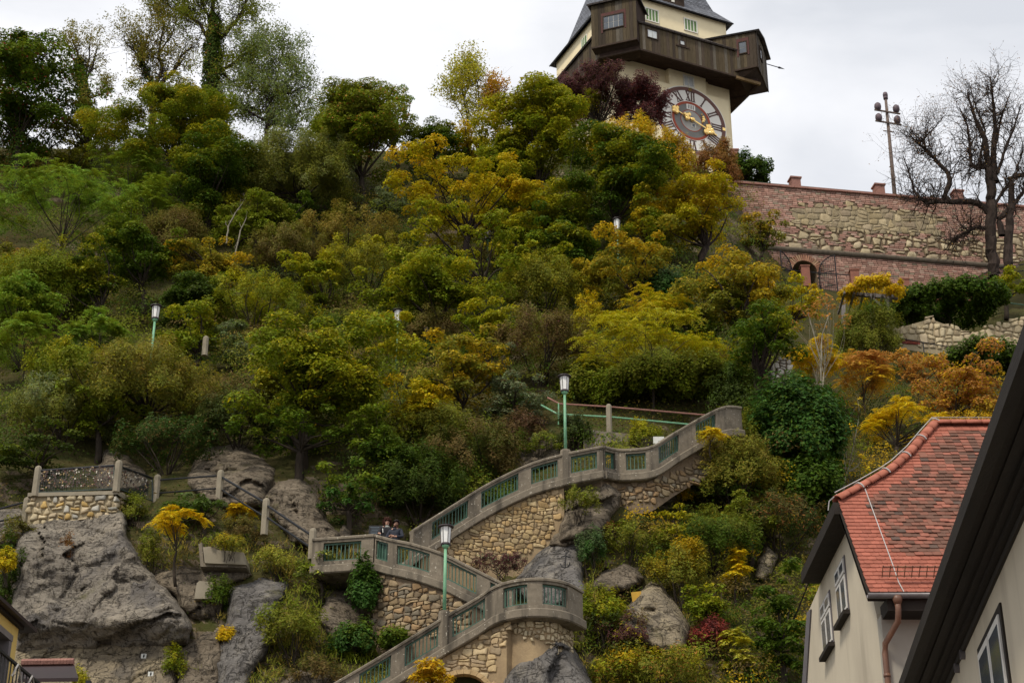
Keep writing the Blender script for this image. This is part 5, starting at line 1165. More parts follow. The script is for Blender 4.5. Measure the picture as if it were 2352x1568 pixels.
# distant post on the hill path
dp = empty('path_post', P(470, 812, 68.3), 'lone concrete post with wire beside the grey-green bush at left', 'post'); cpost(dp, np.array(dp.location), 470, 772, 812, 68.3, 0.2)
m = MB(np.array(dp.location)); m.tube([P(440, 792, 68.5), P(470, 778, 68.3), P(500, 776, 68.3)], 0.02, 4); m.build('wire', 'iron', dp)
# concrete blocks on the cliff
cb = empty('concrete_block', P(515, 1290, 55.6), 'pale concrete block set in the cliff under the yellow sumac', 'block'); co = np.array(cb.location)
m = MB(co); q = [(466, 1256), (470, 1292), (566, 1296), (560, 1268), (500, 1262), (482, 1254)]; m.prism([P(x, y, 55.6) for x, y in q], np.array([0, 2.0, 0])); m.build('block', 'concrete_pale', cb)
m = MB(co); q = [(456, 1250), (463, 1244), (468, 1292), (566, 1297), (566, 1303), (460, 1300)]; m.prism([P(x, y, 55.75) for x, y in q], np.array([0, 2.0, 0])); m.build('block_edge', 'concrete', cb)
cb = empty('concrete_pillar', P(467, 1373, 55.2), 'short pale concrete pillar stub above the yellow tuft on the cliff', 'pillar'); co = np.array(cb.location)
m = MB(co); q = [(446, 1374), (452, 1338), (458, 1333), (488, 1336), (490, 1342), (486, 1374)]; m.prism([P(x, y, 55.2) for x, y in q], np.array([0, 1.5, 0])); m.build('pillar', 'concrete_pale', cb)
# small signs
M['sign_white'] = pmat('sign_white', (0.62, 0.62, 0.58), (0.52, 0.52, 0.48), 8, 0.6)
M['sign_black'] = pmat('sign_black', (0.02, 0.02, 0.022), (0.015, 0.015, 0.017), 5, 0.6)
M['sign_yellow'] = pmat('sign_yellow', (0.50, 0.29, 0.035), (0.40, 0.23, 0.03), 4, 0.7)
M['sign_blue'] = pmat('sign_blue', (0.16, 0.20, 0.23), (0.12, 0.15, 0.18), 3, 0.6)
def raycliff(x, y):
    dg = bpy.context.evaluated_depsgraph_get(); d = Vector(tuple(nrm(ray(x, y)))); ok, loc, no, _, ob, _ = SC.ray_cast(dg, Vector((0, 0, CAMZ)), d); return np.array(loc) if ok else P(x, y, 54.0)
for (x, y, lb) in ((331, 1507, 'upper small white plate with black figure on the pale cliff base'), (347, 1548, 'lower small white plate with black figure on the pale cliff base')):
    c = raycliff(x, y) + np.array([0, -0.06, 0]); s = empty('rock_sign', tuple(c), lb, 'sign', 'small plates on the cliff'); m = MB(c); m.box(c, 0.17, 0.03, 0.15); m.build('plate', 'sign_white', s)
    m = MB(c); f = c + np.array([0.005, -0.02, 0]); m.box(f, 0.05, 0.006, 0.07); m.box(f + np.array([0, 0, 0.045]), 0.028, 0.006, 0.026); m.box(f + np.array([-0.012, 0, -0.045]), 0.02, 0.006, 0.03); m.build('figure', 'sign_black', s)
c = raycliff(1462, 1372) + np.array([0, -0.12, 0]); s = empty('yellow_board', tuple(c), 'small orange-yellow board fixed on the grey outcrop right of the landing', 'sign'); m = MB(c); m.box(c, 0.34, 0.03, 0.34, nrm([1, 0, 0.12]), (0, 1, 0), nrm([-0.12, 0, 1])); m.build('board', 'sign_yellow', s)
c = P(1513, 1011, 61.0); s = empty('stair_sign', tuple(c), 'pale blue-grey panel behind the topmost stair flight', 'sign'); m = MB(c); m.box(c, 0.42, 0.04, 0.3); m.build('panel', 'sign_white', s); m = MB(c); m.box(c - np.array([0, 0, 0.6]), 0.05, 0.05, 0.9); m.build('post', 'iron', s)
c = P(865, 1222, 57.4); s = empty('info_board', tuple(c), 'dark information board with fine text lines behind the two people', 'sign'); m = MB(c); m.box(c, 0.55, 0.04, 0.5); m.build('board', 'sign_black', s)
m = MB(c)
for k in range(6): m.box(c + np.array([-0.02 + 0.02 * (k % 2), -0.025, 0.18 - k * 0.055]), 0.42 - 0.05 * (k % 3), 0.006, 0.016)
m.build('text_lines', 'sign_blue', s); m = MB(c); m.box(c - np.array([0, 0, 0.75]), 0.06, 0.05, 1.0); m.build('post', 'iron', s)
# anchor mark painted on the slab rock
cs = [raycliff(x, y) for x, y in ((1300, 1270), (1300, 1302))]
am = empty('anchor_mark', tuple(cs[0]), 'dark anchor-like mark painted on the grey triangular rock slab', 'graffiti'); m = MB(cs[0])
for seq in ([(1300, 1268), (1299, 1285), (1298, 1303)], [(1289, 1279), (1299, 1276), (1309, 1280)], [(1287, 1294), (1291, 1301), (1298, 1304), (1306, 1300), (1309, 1291)], [(1296, 1266), (1300, 1261), (1305, 1264), (1304, 1269), (1300, 1270)]):
    m.tube([raycliff(x, y) + np.array([0, -0.015, 0]) for x, y in seq], 0.02, 5)
m.build('painted_line', 'sign_black', am)
# ---------------------------------------------------------------- red-roofed house
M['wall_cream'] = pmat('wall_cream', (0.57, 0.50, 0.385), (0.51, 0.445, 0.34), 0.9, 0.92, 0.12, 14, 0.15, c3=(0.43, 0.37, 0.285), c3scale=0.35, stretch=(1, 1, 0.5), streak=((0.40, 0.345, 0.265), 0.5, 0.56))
M['wall_shade'] = pmat('wall_shaded', (0.36, 0.33, 0.28), (0.31, 0.285, 0.24), 0.9, 0.92, 0.12, 14, 0.15)  # darker copy of the house wall, shade below the eave put into its colour
M['soffit'] = pmat('soffit', (0.026, 0.019, 0.014), (0.017, 0.013, 0.010), 3, 0.8, 0.3, 12)
M['tile'] = pmat('tile', (1, 1, 1), (0.78, 0.76, 0.74), 7, 0.85, 0.4, 25, 0.2, tint='object', bdist=0.01)
M['tile_m'] = pmat('tile_mesh', (1, 1, 1), (0.78, 0.76, 0.74), 7, 0.85, 0.4, 25, 0.2, tint='mesh', bdist=0.01)
M['zinc'] = pmat('zinc', (0.22, 0.20, 0.20), (0.16, 0.14, 0.14), 5, 0.45, 0, None, 0.5, metallic=0.5)
M['copper'] = pmat('copper', (0.17, 0.075, 0.038), (0.10, 0.048, 0.03), 4, 0.5, 0, None, 0.5, c3=(0.28, 0.15, 0.06), c3scale=1.5)
M['grey_trim'] = pmat('grey_trim', (0.155, 0.14, 0.145), (0.12, 0.11, 0.115), 4, 0.85)
M['white_paint'] = pmat('white_paint', (0.66, 0.63, 0.58), (0.58, 0.55, 0.51), 4, 0.6)
M['wire'] = pmat('wire', (0.42, 0.40, 0.38), (0.34, 0.32, 0.3), 5, 0.4, 0, None, 0.5)
E_ = P(1995, 1359.5, 33.4); V_ = P(1924.5, 1154, 35.66); R_p = P(2148, 979, 37.9)
V_[0] = E_[0] = (V_[0] + E_[0]) / 2
slope = nrm(np.array([0, V_[1] - E_[1], V_[2] - E_[2]])); rn_ = np.array([0, -slope[2], slope[1]]); XR = 15.5
hs = empty('red_roof_house', (11, 37, 0), 'cream house with steep red tiled half-hip roof, lower right', 'house'); ho_ = np.array(hs.location)
hipx = [onplane(x, y, E_, rn_) for x, y in ((1924.5, 1154), (1985, 1122), (2047, 1086), (2090, 1046), (2120, 1010), (2148, 979))]; hipx[0] = V_.copy()
rz_ = hipx[-1][2]
Yb = 2 * hipx[-1][1] - E_[1]                       # back eave mirrored on the ridge
# roof deck: front plane (below the tiles), back plane and half hip
dk = rn_ * -0.10
m = MB(ho_); poly = [E_ + dk] + [q + dk for q in hipx] + [np.array([XR, hipx[-1][1], rz_]) + dk, np.array([XR, E_[1], E_[2]]) + dk]
m.prism(poly, -rn_ * 0.08); m.build('roof_deck', 'soffit', hs)
mir = lambda q: np.array([q[0], 2 * hipx[-1][1] - q[1], q[2]])
m = MB(ho_); m.prism([mir(p) for p in [q + dk for q in hipx] + [np.array([XR, hipx[-1][1], rz_]) + dk, np.array([XR, V_[1], V_[2]]) + dk]], np.array([0, 0, -0.06]))
bk = m.build('back_slope', 'soffit', hs)
m = MB(ho_); hv = [q - np.array([0, 0, 0.04]) for q in hipx]; V = hv + [mir(q) for q in hv]; k = len(hv)
m.add(V, [(i, i + 1, k + i + 1, k + i) for i in range(k - 1)]); m.build('half_hip', 'copper', hs)
# tiles: plain tiles in staggered rows; the lower courses as single pieces
SU = np.linalg.norm(hipx[-1] - E_ - np.array([hipx[-1][0] - E_[0], 0, 0])); ROW = 0.152; TW = 0.185
hs_s = [float((q - E_) @ slope) for q in hipx]; hs_x = [float(q[0]) for q in hipx]
def tile_mesh():
    m = MB(); pts = [(-0.5, 0), (0.5, 0), (0.5, 1), (-0.5, 1)]
    pr = [(-0.5, 0.06), (-0.38, 0.0), (0.38, 0.0), (0.5, 0.06), (0.5, 1), (-0.5, 1)]
    V = [(x, y, 0.0) for x, y in pr] + [(x, y, 1.0) for x, y in pr]; n = 6
    m.add(V, [tuple(range(n - 1, -1, -1)), tuple(range(n, 2 * n))] + [(i, (i + 1) % n, n + (i + 1) % n, n + i) for i in range(n)]); me = m.mesh('tile'); me.materials.append(M['tile']); return me
tme = tile_mesh(); rt = random.Random(12); cnt = 0; rest = MB(ho_); tilepar = hs
NROW = int(SU / ROW)
alltiles = []
for r in range(NROW):
    s = r * ROW; xl = E_[0] if s <= hs_s[0] else float(np.interp(s, hs_s, hs_x)); x = xl + 0.02 - (r % 2) * TW / 2
    while x < XR:
        if x + TW * 0.8 > xl:
            xa = max(x, xl + 0.01); alltiles.append((r, s, (xa + x + TW) / 2, x + TW - xa))
        x += TW
def tilecol(s, x):
    """old dark tiles in the middle of the slope, fresh red ones along eave, verge and hip"""
    xl = E_[0] if s <= hs_s[0] else float(np.interp(s, hs_s, hs_x))
    n_ = float(vnoise(np.array([x * 0.9, s * 0.9, 3.0]))); old = s > 1.3 + 0.15 * n_ and x - xl > 0.55 + 0.35 * n_ and SU - s > 0.3
    v = rt.uniform(0.85, 1.12)
    if not old: c = (0.345, 0.115, 0.077)
    else:
        k = rt.random(); wx = min(1, (x - xl - 0.7) / 2.2)
        c = (0.145, 0.075, 0.054) if k < 0.42 - 0.2 * wx else (0.21, 0.092, 0.064) if k < 0.72 else (0.30, 0.115, 0.08) if k < 0.94 else (0.105, 0.07, 0.056)
    return tuple(v * q for q in c), old
vis = [t for t in alltiles if proj(E_ + slope * t[1] + np.array([t[2] - E_[0], 0, 0]))[0] < 2352]
vis.sort(key=lambda t: t[0])
single = set(id(t) for t in vis[:300])
for t in alltiles:
    r, s, x, w = t; c, old = tilecol(s, x); p = E_ + slope * (s - 0.05) + np.array([x - E_[0], 0, 0]); lift = 0.035 + (rt.uniform(0, 0.02) if old else rt.uniform(0, 0.004))
    tilt = 0.115 + (rt.uniform(-0.02, 0.05) if old else 0); e2 = nrm(slope - rn_ * tilt); n2 = np.cross((1, 0, 0), e2)
    if n2[2] < 0: n2 = -n2
    if id(t) in single:
        piece('roof_tile', 'tile', tilepar, p + rn_ * (lift + 0.0), (w * 0.975, 0.30, 0.016), (1, 0, 0), e2, n2, c, tme)
    else:
        rest.cur = c; j = 0.012 if old else 0.003; a = p + rn_ * lift + np.array([0, 0, 0]); hw = w * 0.4875
        rest.hexa([a + np.array([-hw, 0, 0]) + e2 * rt.uniform(-j, j), a + np.array([hw, 0, 0]) + e2 * rt.uniform(-j, j), a + np.array([hw, 0, 0]) + e2 * 0.3, a + np.array([-hw, 0, 0]) + e2 * 0.3,
                   a + np.array([-hw, 0, 0]) + n2 * 0.016, a + np.array([hw, 0, 0]) + n2 * 0.016, a + np.array([hw, 0, 0]) + e2 * 0.3 + n2 * 0.016, a + np.array([-hw, 0, 0]) + e2 * 0.3 + n2 * 0.016])
o = rest.build('roof_tiles', 'tile_m', hs, col=True); o['kind'] = 'stuff'
# hip and ridge tiles
def halfround(a, b, r0, r1):
    m = MB(ho_); a = np.asarray(a); b = np.asarray(b); d = nrm(b - a); sd = nrm(np.cross(d, (0, 0, 1))); u_ = np.cross(sd, d); V = []
    for p, r in ((a, r0), (b, r1)):
        for k in range(9): t = math.pi * k / 8; V.append(p + sd * r * math.cos(t) + u_ * r * math.sin(t))
        for k in range(8, -1, -1): t = math.pi * k / 8; V.append(p + sd * (r - 0.02) * math.cos(t) + u_ * (r - 0.02) * math.sin(t))
    m.add(V, [(i, (i + 1) % 18, 18 + (i + 1) % 18, 18 + i) for i in range(18)] + [tuple(range(17, -1, -1)), tuple(range(18, 36))]); return m
path = np.array(hipx); dl = np.concatenate([[0], np.cumsum(np.linalg.norm(np.diff(path, axis=0), axis=1))]); pa = lambda s: np.array([np.interp(s, dl, path[:, k]) for k in range(3)])
nh = int(dl[-1] / 0.36)
for i in range(nh):
    s = i * dl[-1] / nh; m = halfround(pa(s) + np.array([0, 0, 0.03]), pa(min(dl[-1], s + dl[-1] / nh * 1.1)) + np.array([0, 0, 0.05]), 0.15, 0.125); o = m.build('hip_tile', 'tile', hs, True); v = rt.uniform(0.9, 1.08); o.color = (0.40 * v, 0.14 * v, 0.092 * v, 1)
x = hipx[-1][0]
while x < XR:
    m = halfround(np.array([x, hipx[-1][1], rz_ + 0.03]), np.array([x + 0.4, hipx[-1][1], rz_ + 0.045]), 0.15, 0.13); o = m.build('ridge_tile', 'tile', hs, True); o.color = (0.40, 0.14, 0.092, 1); x += 0.37
# lightning conductor with clips
m = MB(ho_); m.tube([pa(s) + np.array([-0.05, 0, 0.24]) for s in np.linspace(0, dl[-1], 12)] + [np.array([XR, hipx[-1][1], rz_ + 0.22])], 0.012, 4)
cw = [onplane(x, y, E_ + rn_ * 0.12, rn_) for x, y in ((1987, 1122), (2008, 1180), (2030, 1240), (2052, 1300), (2064, 1336), (2076, 1358))]; m.tube(cw, 0.012, 4); m.tube([V_ + np.array([0, 0, 0.2]), V_ + np.array([-0.2, -0.05, 0.02]), V_ + np.array([-0.24, -0.05, -0.2])], 0.012, 4)
m.build('lightning_wire', 'wire', hs)
for s in list(np.linspace(0.75, dl[-1], 5)):
    m = halfround(pa(s) + np.array([0, 0, 0.045]), pa(s) + nrm(pa(min(dl[-1], s + 0.1)) - pa(s - 0.1)) * 0.035 + np.array([0, 0, 0.045]), 0.165, 0.165); m.build('wire_clip', 'wire', hs)
# snow guard
m = MB(ho_); sg = [onplane(x, y, E_ + rn_ * 0.16, rn_) for x, y in ((2026, 1322), (2190, 1324))]; sx0, sx1 = sg[0][0], XR; zc = sg[0]
for kk in (0.0, 0.11, 0.22): m.bar(zc + rn_ * kk, zc + rn_ * kk + np.array([sx1 - sx0, 0, 0]), 0.018, 0.018)
x = 0
while x < sx1 - sx0: m.bar(zc + np.array([x, 0, 0]) - rn_ * 0.03, zc + np.array([x, 0, 0]) + rn_ * 0.25, 0.016, 0.016, (1, 0, 0)); x += 0.15
m.build('snow_guard', 'copper', hs)
# gutter and downpipe
m = MB(ho_); g0 = E_ + np.array([-0.05, -0.1, -0.12]); V = []; n = 9
for xx in (g0[0], XR):
    for k in range(n): t = math.pi + math.pi * k / (n - 1); V.append(np.array([xx, g0[1] + 0.09 * math.cos(t), g0[2] + 0.09 * math.sin(t) + 0.05]))
    for k in range(n - 1, -1, -1): t = math.pi + math.pi * k / (n - 1); V.append(np.array([xx, g0[1] + 0.075 * math.cos(t), g0[2] + 0.075 * math.sin(t) + 0.055]))
m.add(V, [(i, (i + 1) % 18, 18 + (i + 1) % 18, 18 + i) for i in range(18)] + [tuple(range(18)), tuple(range(18, 36))]); m.build('gutter', 'zinc', hs, True)
CW = P(2020, 1376, 34.0); WX, WY = CW[0], 34.0    # near left wall corner
dpx = P(2058, 1372, 33.4)[0]
m = MB(ho_); m.tube([(dpx, g0[1], g0[2] + 0.0), (dpx, g0[1], g0[2] - 0.28), (dpx - 0.02, g0[1] + 0.05, g0[2] - 0.5), (dpx - 0.2, WY - 0.12, g0[2] - 0.8), (dpx - 0.22, WY - 0.1, g0[2] - 1.0), (dpx - 0.22, WY - 0.1, 0)], 0.062, 10)
m.lathe((dpx, g0[1], g0[2] - 0.02), [(0.1, 0.03), (0.1, -0.05), (0.065, -0.15)], 10); m.lathe((dpx - 0.22, WY - 0.1, g0[2] - 1.45), [(0.075, 0.03), (0.075, -0.03)], 10); m.build('downpipe', 'copper', hs, True)
# walls
zw = E_[2] - 0.28; yr = hipx[-1][1]; zr = V_[2] - 0.3
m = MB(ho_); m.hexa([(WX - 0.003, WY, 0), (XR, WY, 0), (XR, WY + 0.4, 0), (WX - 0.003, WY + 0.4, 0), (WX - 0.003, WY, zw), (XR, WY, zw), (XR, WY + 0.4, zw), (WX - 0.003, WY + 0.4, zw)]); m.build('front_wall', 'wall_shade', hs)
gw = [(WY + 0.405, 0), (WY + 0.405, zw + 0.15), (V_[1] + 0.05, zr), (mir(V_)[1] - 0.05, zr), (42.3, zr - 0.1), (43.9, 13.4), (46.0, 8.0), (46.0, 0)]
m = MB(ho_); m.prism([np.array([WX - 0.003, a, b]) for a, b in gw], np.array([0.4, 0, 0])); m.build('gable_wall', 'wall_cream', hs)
m = MB(ho_); m.prism([np.array([WX - 0.04, a, b]) for a, b in [(41.75, zr - 0.2), (42.32, zr - 0.1), (43.93, 13.4), (46.03, 8.0), (46.03, 0), (45.3, 0), (45.3, 8.0), (43.2, 13.4)]], np.array([0.1, 0, 0])); m.build('corner_strip', 'grey_trim', hs)
# dark boarded soffits at the half hip and verge
m = MB(ho_); va, vb = V_.copy(), mir(V_); m.hexa([va + (-0.12, -0.1, -0.3), va + (0.5, -0.1, -0.3), vb + (0.5, 0.1, -0.3), vb + (-0.12, 0.1, -0.3), va + (-0.12, -0.1, -0.02), va + (0.6, -0.1, -0.12), vb + (0.6, 0.1, -0.12), vb + (-0.12, 0.1, -0.02)]); m.build('hip_eave', 'soffit', hs)
m = MB(ho_); m.hexa([E_ + (0.0, 0.15, -0.14), E_ + (0.45, 0.15, -0.14), V_ + (0.45, 0.1, -0.16), V_ + (0.0, 0.1, -0.16), E_ + (0.0, 0.1, -0.06), E_ + (0.45, 0.1, -0.06), V_ + (0.45, 0.05, -0.08), V_ + (0.0, 0.05, -0.08)]); m.build('verge_board', 'soffit', hs)
m = MB(ho_); m.hexa([(WX + 0.02, g0[1] + 0.1, zw - 0.1), (XR, g0[1] + 0.1, zw - 0.1), (XR, WY + 0.1, zw - 0.1), (WX + 0.02, WY + 0.1, zw - 0.1), (WX + 0.02, g0[1] + 0.1, zw + 0.16), (XR, g0[1] + 0.1, zw + 0.16), (XR, WY + 0.1, zw + 0.2), (WX + 0.02, WY + 0.1, zw + 0.2)]); m.build('eave_box', 'soffit', hs)
def gablewin(px0, py0, px1, py1):
    """tall casement on the gable: measured on the plane of the wall"""
    a = onplane(px0, py0, (WX, 0, 0), np.array([1.0, 0, 0])); b = onplane(px1, py1, (WX, 0, 0), np.array([1.0, 0, 0]))
    y0, y1 = min(a[1], b[1]), max(a[1], b[1]); z0, z1 = min(a[2], b[2]), max(a[2], b[2]); yc = (y0 + y1) / 2; hw_ = (y1 - y0) * 0.29; y0, y1 = yc - hw_, yc + hw_
    def bx(ya, yb, za, zb, x0, x1, nm, mt, par):
        m = MB(ho_); m.hexa([(x0, ya, za), (x1, ya, za), (x1, yb, za), (x0, yb, za), (x0, ya, zb), (x1, ya, zb), (x1, yb, zb), (x0, yb, zb)]); return m.build(nm, mt, par)
    w = bx(y0, y1, z0, z1, WX - 0.03, WX - 0.01, 'window', 'grey_trim', hs); t = 0.06
    for i, (ya, yb) in enumerate(((y0 + t, (y0 + y1) / 2 - 0.03), ((y0 + y1) / 2 + 0.03, y1 - t))):
        for za, zb in ((z0 + t, z0 + (z1 - z0) * 0.66), (z0 + (z1 - z0) * 0.70, z1 - t)):
            bx(ya, yb, za, zb, WX - 0.06, WX - 0.033, 'sash', 'white_paint', w); bx(ya + 0.07, yb - 0.07, za + 0.07, zb - 0.07, WX - 0.066, WX - 0.058, 'pane', 'window_glass', w)
    bx(y0 - 0.03, y1 + 0.03, z0 - 0.10, z0 - 0.003, WX - 0.16, WX - 0.01, 'sill', 'soffit', w)
gablewin(1889, 1522, 1915, 1338); gablewin(1923, 1450, 1949, 1258)

# ---------------------------------------------------------------- near house at the right edge
nd = nrm(np.array([0.1196, 1.1164, 0])); nl = np.array([-nd[1], nd[0], 0])          # runs away from us; nl points to the street
e0 = np.array([5.04, 15.6, CAMZ + 7.4]); e0 = e0 - nd * 9; e1 = e0 + nd * 26
nh_ = empty('eave_house', tuple((e0 + e1) / 2 * np.array([1, 1, 0])), 'near house at the right edge, cream wall under deep dark brown eaves', 'house'); no_ = np.array(nh_.location)
M['eave_wood'] = pmat('eave_wood', (0.019, 0.013, 0.009), (0.011, 0.008, 0.006), 2, 0.7, 0.3, 10, 0.3, stretch=(3, 0.4, 3))
M['eave_grey'] = pmat('eave_grey', (0.038, 0.031, 0.025), (0.028, 0.023, 0.019), 2, 0.8)
def nb(k0, k1, z0, z1, nm, mt, s0=0.0, s1=26.0, par=None):
    """box along the eave line: k = distance behind the eave edge, z = height relative to the eave"""
    m = MB(no_); A = e0 + nd * s0; B = e0 + nd * s1
    def q(p, k, z): return p - nl * k + np.array([0, 0, z])
    m.hexa([q(A, k0, z0), q(B, k0, z0), q(B, k1, z0), q(A, k1, z0), q(A, k0, z1), q(B, k0, z1), q(B, k1, z1), q(A, k1, z1)]); return m.build(nm, mt, par or nh_)
nb(0.0, 0.15, 0.0, 0.2, 'gutter', 'eave_wood'); nb(0.15, 0.27, 0.05, 0.24, 'fascia', 'soffit'); nb(0.26, 0.42, 0.01, 0.15, 'cornice', 'eave_wood'); nb(0.41, 0.52, -0.05, 0.1, 'cornice', 'eave_wood'); nb(0.51, 0.60, -0.11, 0.05, 'cornice', 'eave_wood'); nb(0.595, 0.66, -0.19, 0.0, 'frieze', 'eave_grey')
nb(0.64, 1.2, -9.5, -0.1, 'wall', 'wall_cream')
m = MB(no_); A, B = e0 - nl * 0.12 + np.array([0, 0, 0.205]), e1 - nl * 0.12 + np.array([0, 0, 0.205]); up_ = -nl * 4 + np.array([0, 0, 3.2]); m.prism([A, B, B + up_, A + up_], np.array([0, 0, 0.12])); m.build('roof', 'coping', nh_)
wpl = e0 - nl * 0.64
def npt(x, y): q = onplane(x, y, wpl, nl); return float((q - e0) @ nd), float(q[2] - e0[2])
s0_, zt_ = npt(2300, 1410); s1_, _ = npt(2254, 1504); zt2 = npt(2254, 1504)[1]
sa, sb = min(s0_, s1_), max(s0_, s1_); zt_ = (zt_ + zt2) / 2
w = nb(0.61, 0.637, zt_ - 1.9, zt_ + 0.12, 'window', 'soffit', sa - 0.12, sb + 0.12)
mid_ = (sa + sb) / 2
for a, b in ((sa, mid_ - 0.02), (mid_ + 0.02, sb)):
    nb(0.585, 0.608, zt_ - 1.85, zt_, 'sash', 'white_paint', a, b, w); nb(0.578, 0.584, zt_ - 1.75, zt_ - 0.1, 'pane', 'window_glass', a + 0.1, b - 0.1, w)
for x, y in ((2216, 1502), (2203, 1533)):
    s, z = npt(x, y); m = MB(no_); c = e0 + nd * s - nl * 0.62 + np.array([0, 0, z]); m.lathe(c, [(0.075, -0.03), (0.075, 0.05), (0.05, 0.05), (0.05, 0.0)], 12, nd, (0, 0, 1), nl); m.build('vent_ring', 'grey_trim', nh_)

# ---------------------------------------------------------------- house fragment at the left edge
M['wall_yellow'] = pmat('wall_yellow', (0.60, 0.44, 0.14), (0.54, 0.39, 0.12), 1.5, 0.9, 0.1, 12)
M['red_metal'] = pmat('red_metal', (0.022, 0.008, 0.008), (0.015, 0.006, 0.006), 3, 0.5)
M['balcony_dark'] = pmat('balcony_dark', (0.045, 0.042, 0.042), (0.03, 0.028, 0.028), 3, 0.7)
ld = nrm(np.array([0.0823, 1.1164, 0])); ln_ = np.array([ld[1], -ld[0], 0])       # away from us; ln_ faces the street
LC = P(43, 1441, 24.0)                                                              # far top corner of the yellow wall
yh = empty('yellow_house', (LC[0] - 1, 22, 0), 'corner of a yellow house with a balcony, left edge', 'house'); yo = np.array(yh.location)
def lb_(s0, s1, k0, k1, z0, z1, nm, mt, par=None):
    """s along the wall (0 at the far corner, negative toward us), k out of the wall, z height"""
    m = MB(yo)
    def q(s, k, z): return np.array([LC[0], LC[1], 0]) + ld * s + ln_ * k + np.array([0, 0, z])
    m.hexa([q(s0, k0, z0), q(s1, k0, z0), q(s1, k1, z0), q(s0, k1, z0), q(s0, k0, z1), q(s1, k0, z1), q(s1, k1, z1), q(s0, k1, z1)]); return m.build(nm, mt, par or yh)
zt = LC[2]
LP0 = np.array([LC[0], LC[1], 0])
def lpt(x, y, k=0.0): q = onplane(x, y, LP0 + ln_ * k, ln_); return float((q - LP0) @ ld), float(q[2])
ws, wzt = lpt(34, 1452); ws -= 0.14; wzt -= 0.16; wzb = lpt(27, 1508)[1] - 0.5
lb_(-6, -2.2, -0.3, 0.0, 0, zt, 'wall', 'wall_yellow'); lb_(ws + 0.02, 0.0, -0.3, 0.0, 0, zt, 'wall', 'wall_yellow'); lb_(-2.2, ws + 0.02, -0.3, -0.002, wzt, zt, 'wall', 'wall_yellow'); lb_(-2.2, ws + 0.02, -0.3, -0.002, 0, wzb, 'wall', 'wall_yellow')
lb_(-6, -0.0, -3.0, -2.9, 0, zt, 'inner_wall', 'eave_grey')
fr = lb_(-2.2, ws, -0.2, 0.04, wzt - 0.02, wzt + 0.07, 'window', 'zinc'); lb_(ws - 0.1, ws, -0.2, 0.03, wzb, wzt - 0.022, 'window_jamb', 'grey_trim', fr); lb_(-2.2, ws - 0.1, -0.25, -0.2, wzb, wzt - 0.022, 'pane', 'window_glass', fr)
lb_(-7, 0.32, -4.0, 0.16, zt + 0.02, zt + 0.07, 'roof', 'red_metal'); lb_(-7, 0.05, -0.1, 0.06, zt - 0.02, zt + 0.018, 'eave_soffit', 'soffit')
# balcony in front
bs, bz = lpt(70, 1568, 0.9); 
bzr = lpt(0, 1500, 0.9)[1]
lb_(-6, 1.6, 0.0, 0.95, bzr - 0.75, bzr - 0.55, 'balcony_slab', 'balcony_dark')
rail = lb_(-6, 1.6, 0.9, 0.94, bzr + 0.0, bzr + 0.03, 'balcony_rail', 'iron')
s = -5.9
while s < 1.6: lb_(s, s + 0.015, 0.91, 0.925, bzr - 0.55, bzr, 'baluster', 'iron', rail); s += 0.12
m = MB(yo); q = lambda s, k, z: LP0 + ld * s + ln_ * k + np.array([0, 0, z])
for i in range(7): s = -2.6 + i * 0.55; m.tube([q(s, 0.97, bzr - 0.2), q(s + 0.1, 1.0, bzr - 0.02), q(s + 0.28, 0.98, bzr - 0.1), q(s + 0.4, 1.0, bzr - 0.32), q(s + 0.55, 0.97, bzr - 0.2)], 0.012, 4)
m.build('rail_ornament', 'wire', rail)
# canopy beyond the balcony
cc = P(178, 1564, 26.5); cl = P(45, 1550, 26.5); ct = P(172, 1532, 27.6)
cp_ = empty('canopy_roof', (cl[0], 27, 0), 'flat dark red canopy roof with a light tiled edge, bottom left corner', 'canopy'); cpo = np.array(cp_.location)
m = MB(cpo); a, b, c, d = P(40, 1566, 26.3), P(179, 1564, 26.3), P(170, 1534, 28.2), P(50, 1536, 28.2); m.prism([a, b, c, d], np.array([0, 0, 0.06])); m.build('roof_plate', 'red_metal', cp_)
for i in range(16):
    t = i / 16; p0 = d + (c - d) * t; p1 = d + (c - d) * (t + 1 / 17); m = MB(cpo); m.tube([p0 + np.array([0, -0.05, 0.1]), p1 + np.array([0, -0.05, 0.1])], 0.06, 6); m.build('edge_tile', 'coping', cp_)
m = MB(cpo); pc_ = (a + c) / 2; m.box((pc_[0] + 0.6, 27.6, pc_[2] / 2), 0.08, 0.08, pc_[2]); m.box((d[0] + 0.3, 27.6, pc_[2] / 2), 0.08, 0.08, pc_[2]); m.build('canopy_post', 'iron', cp_)
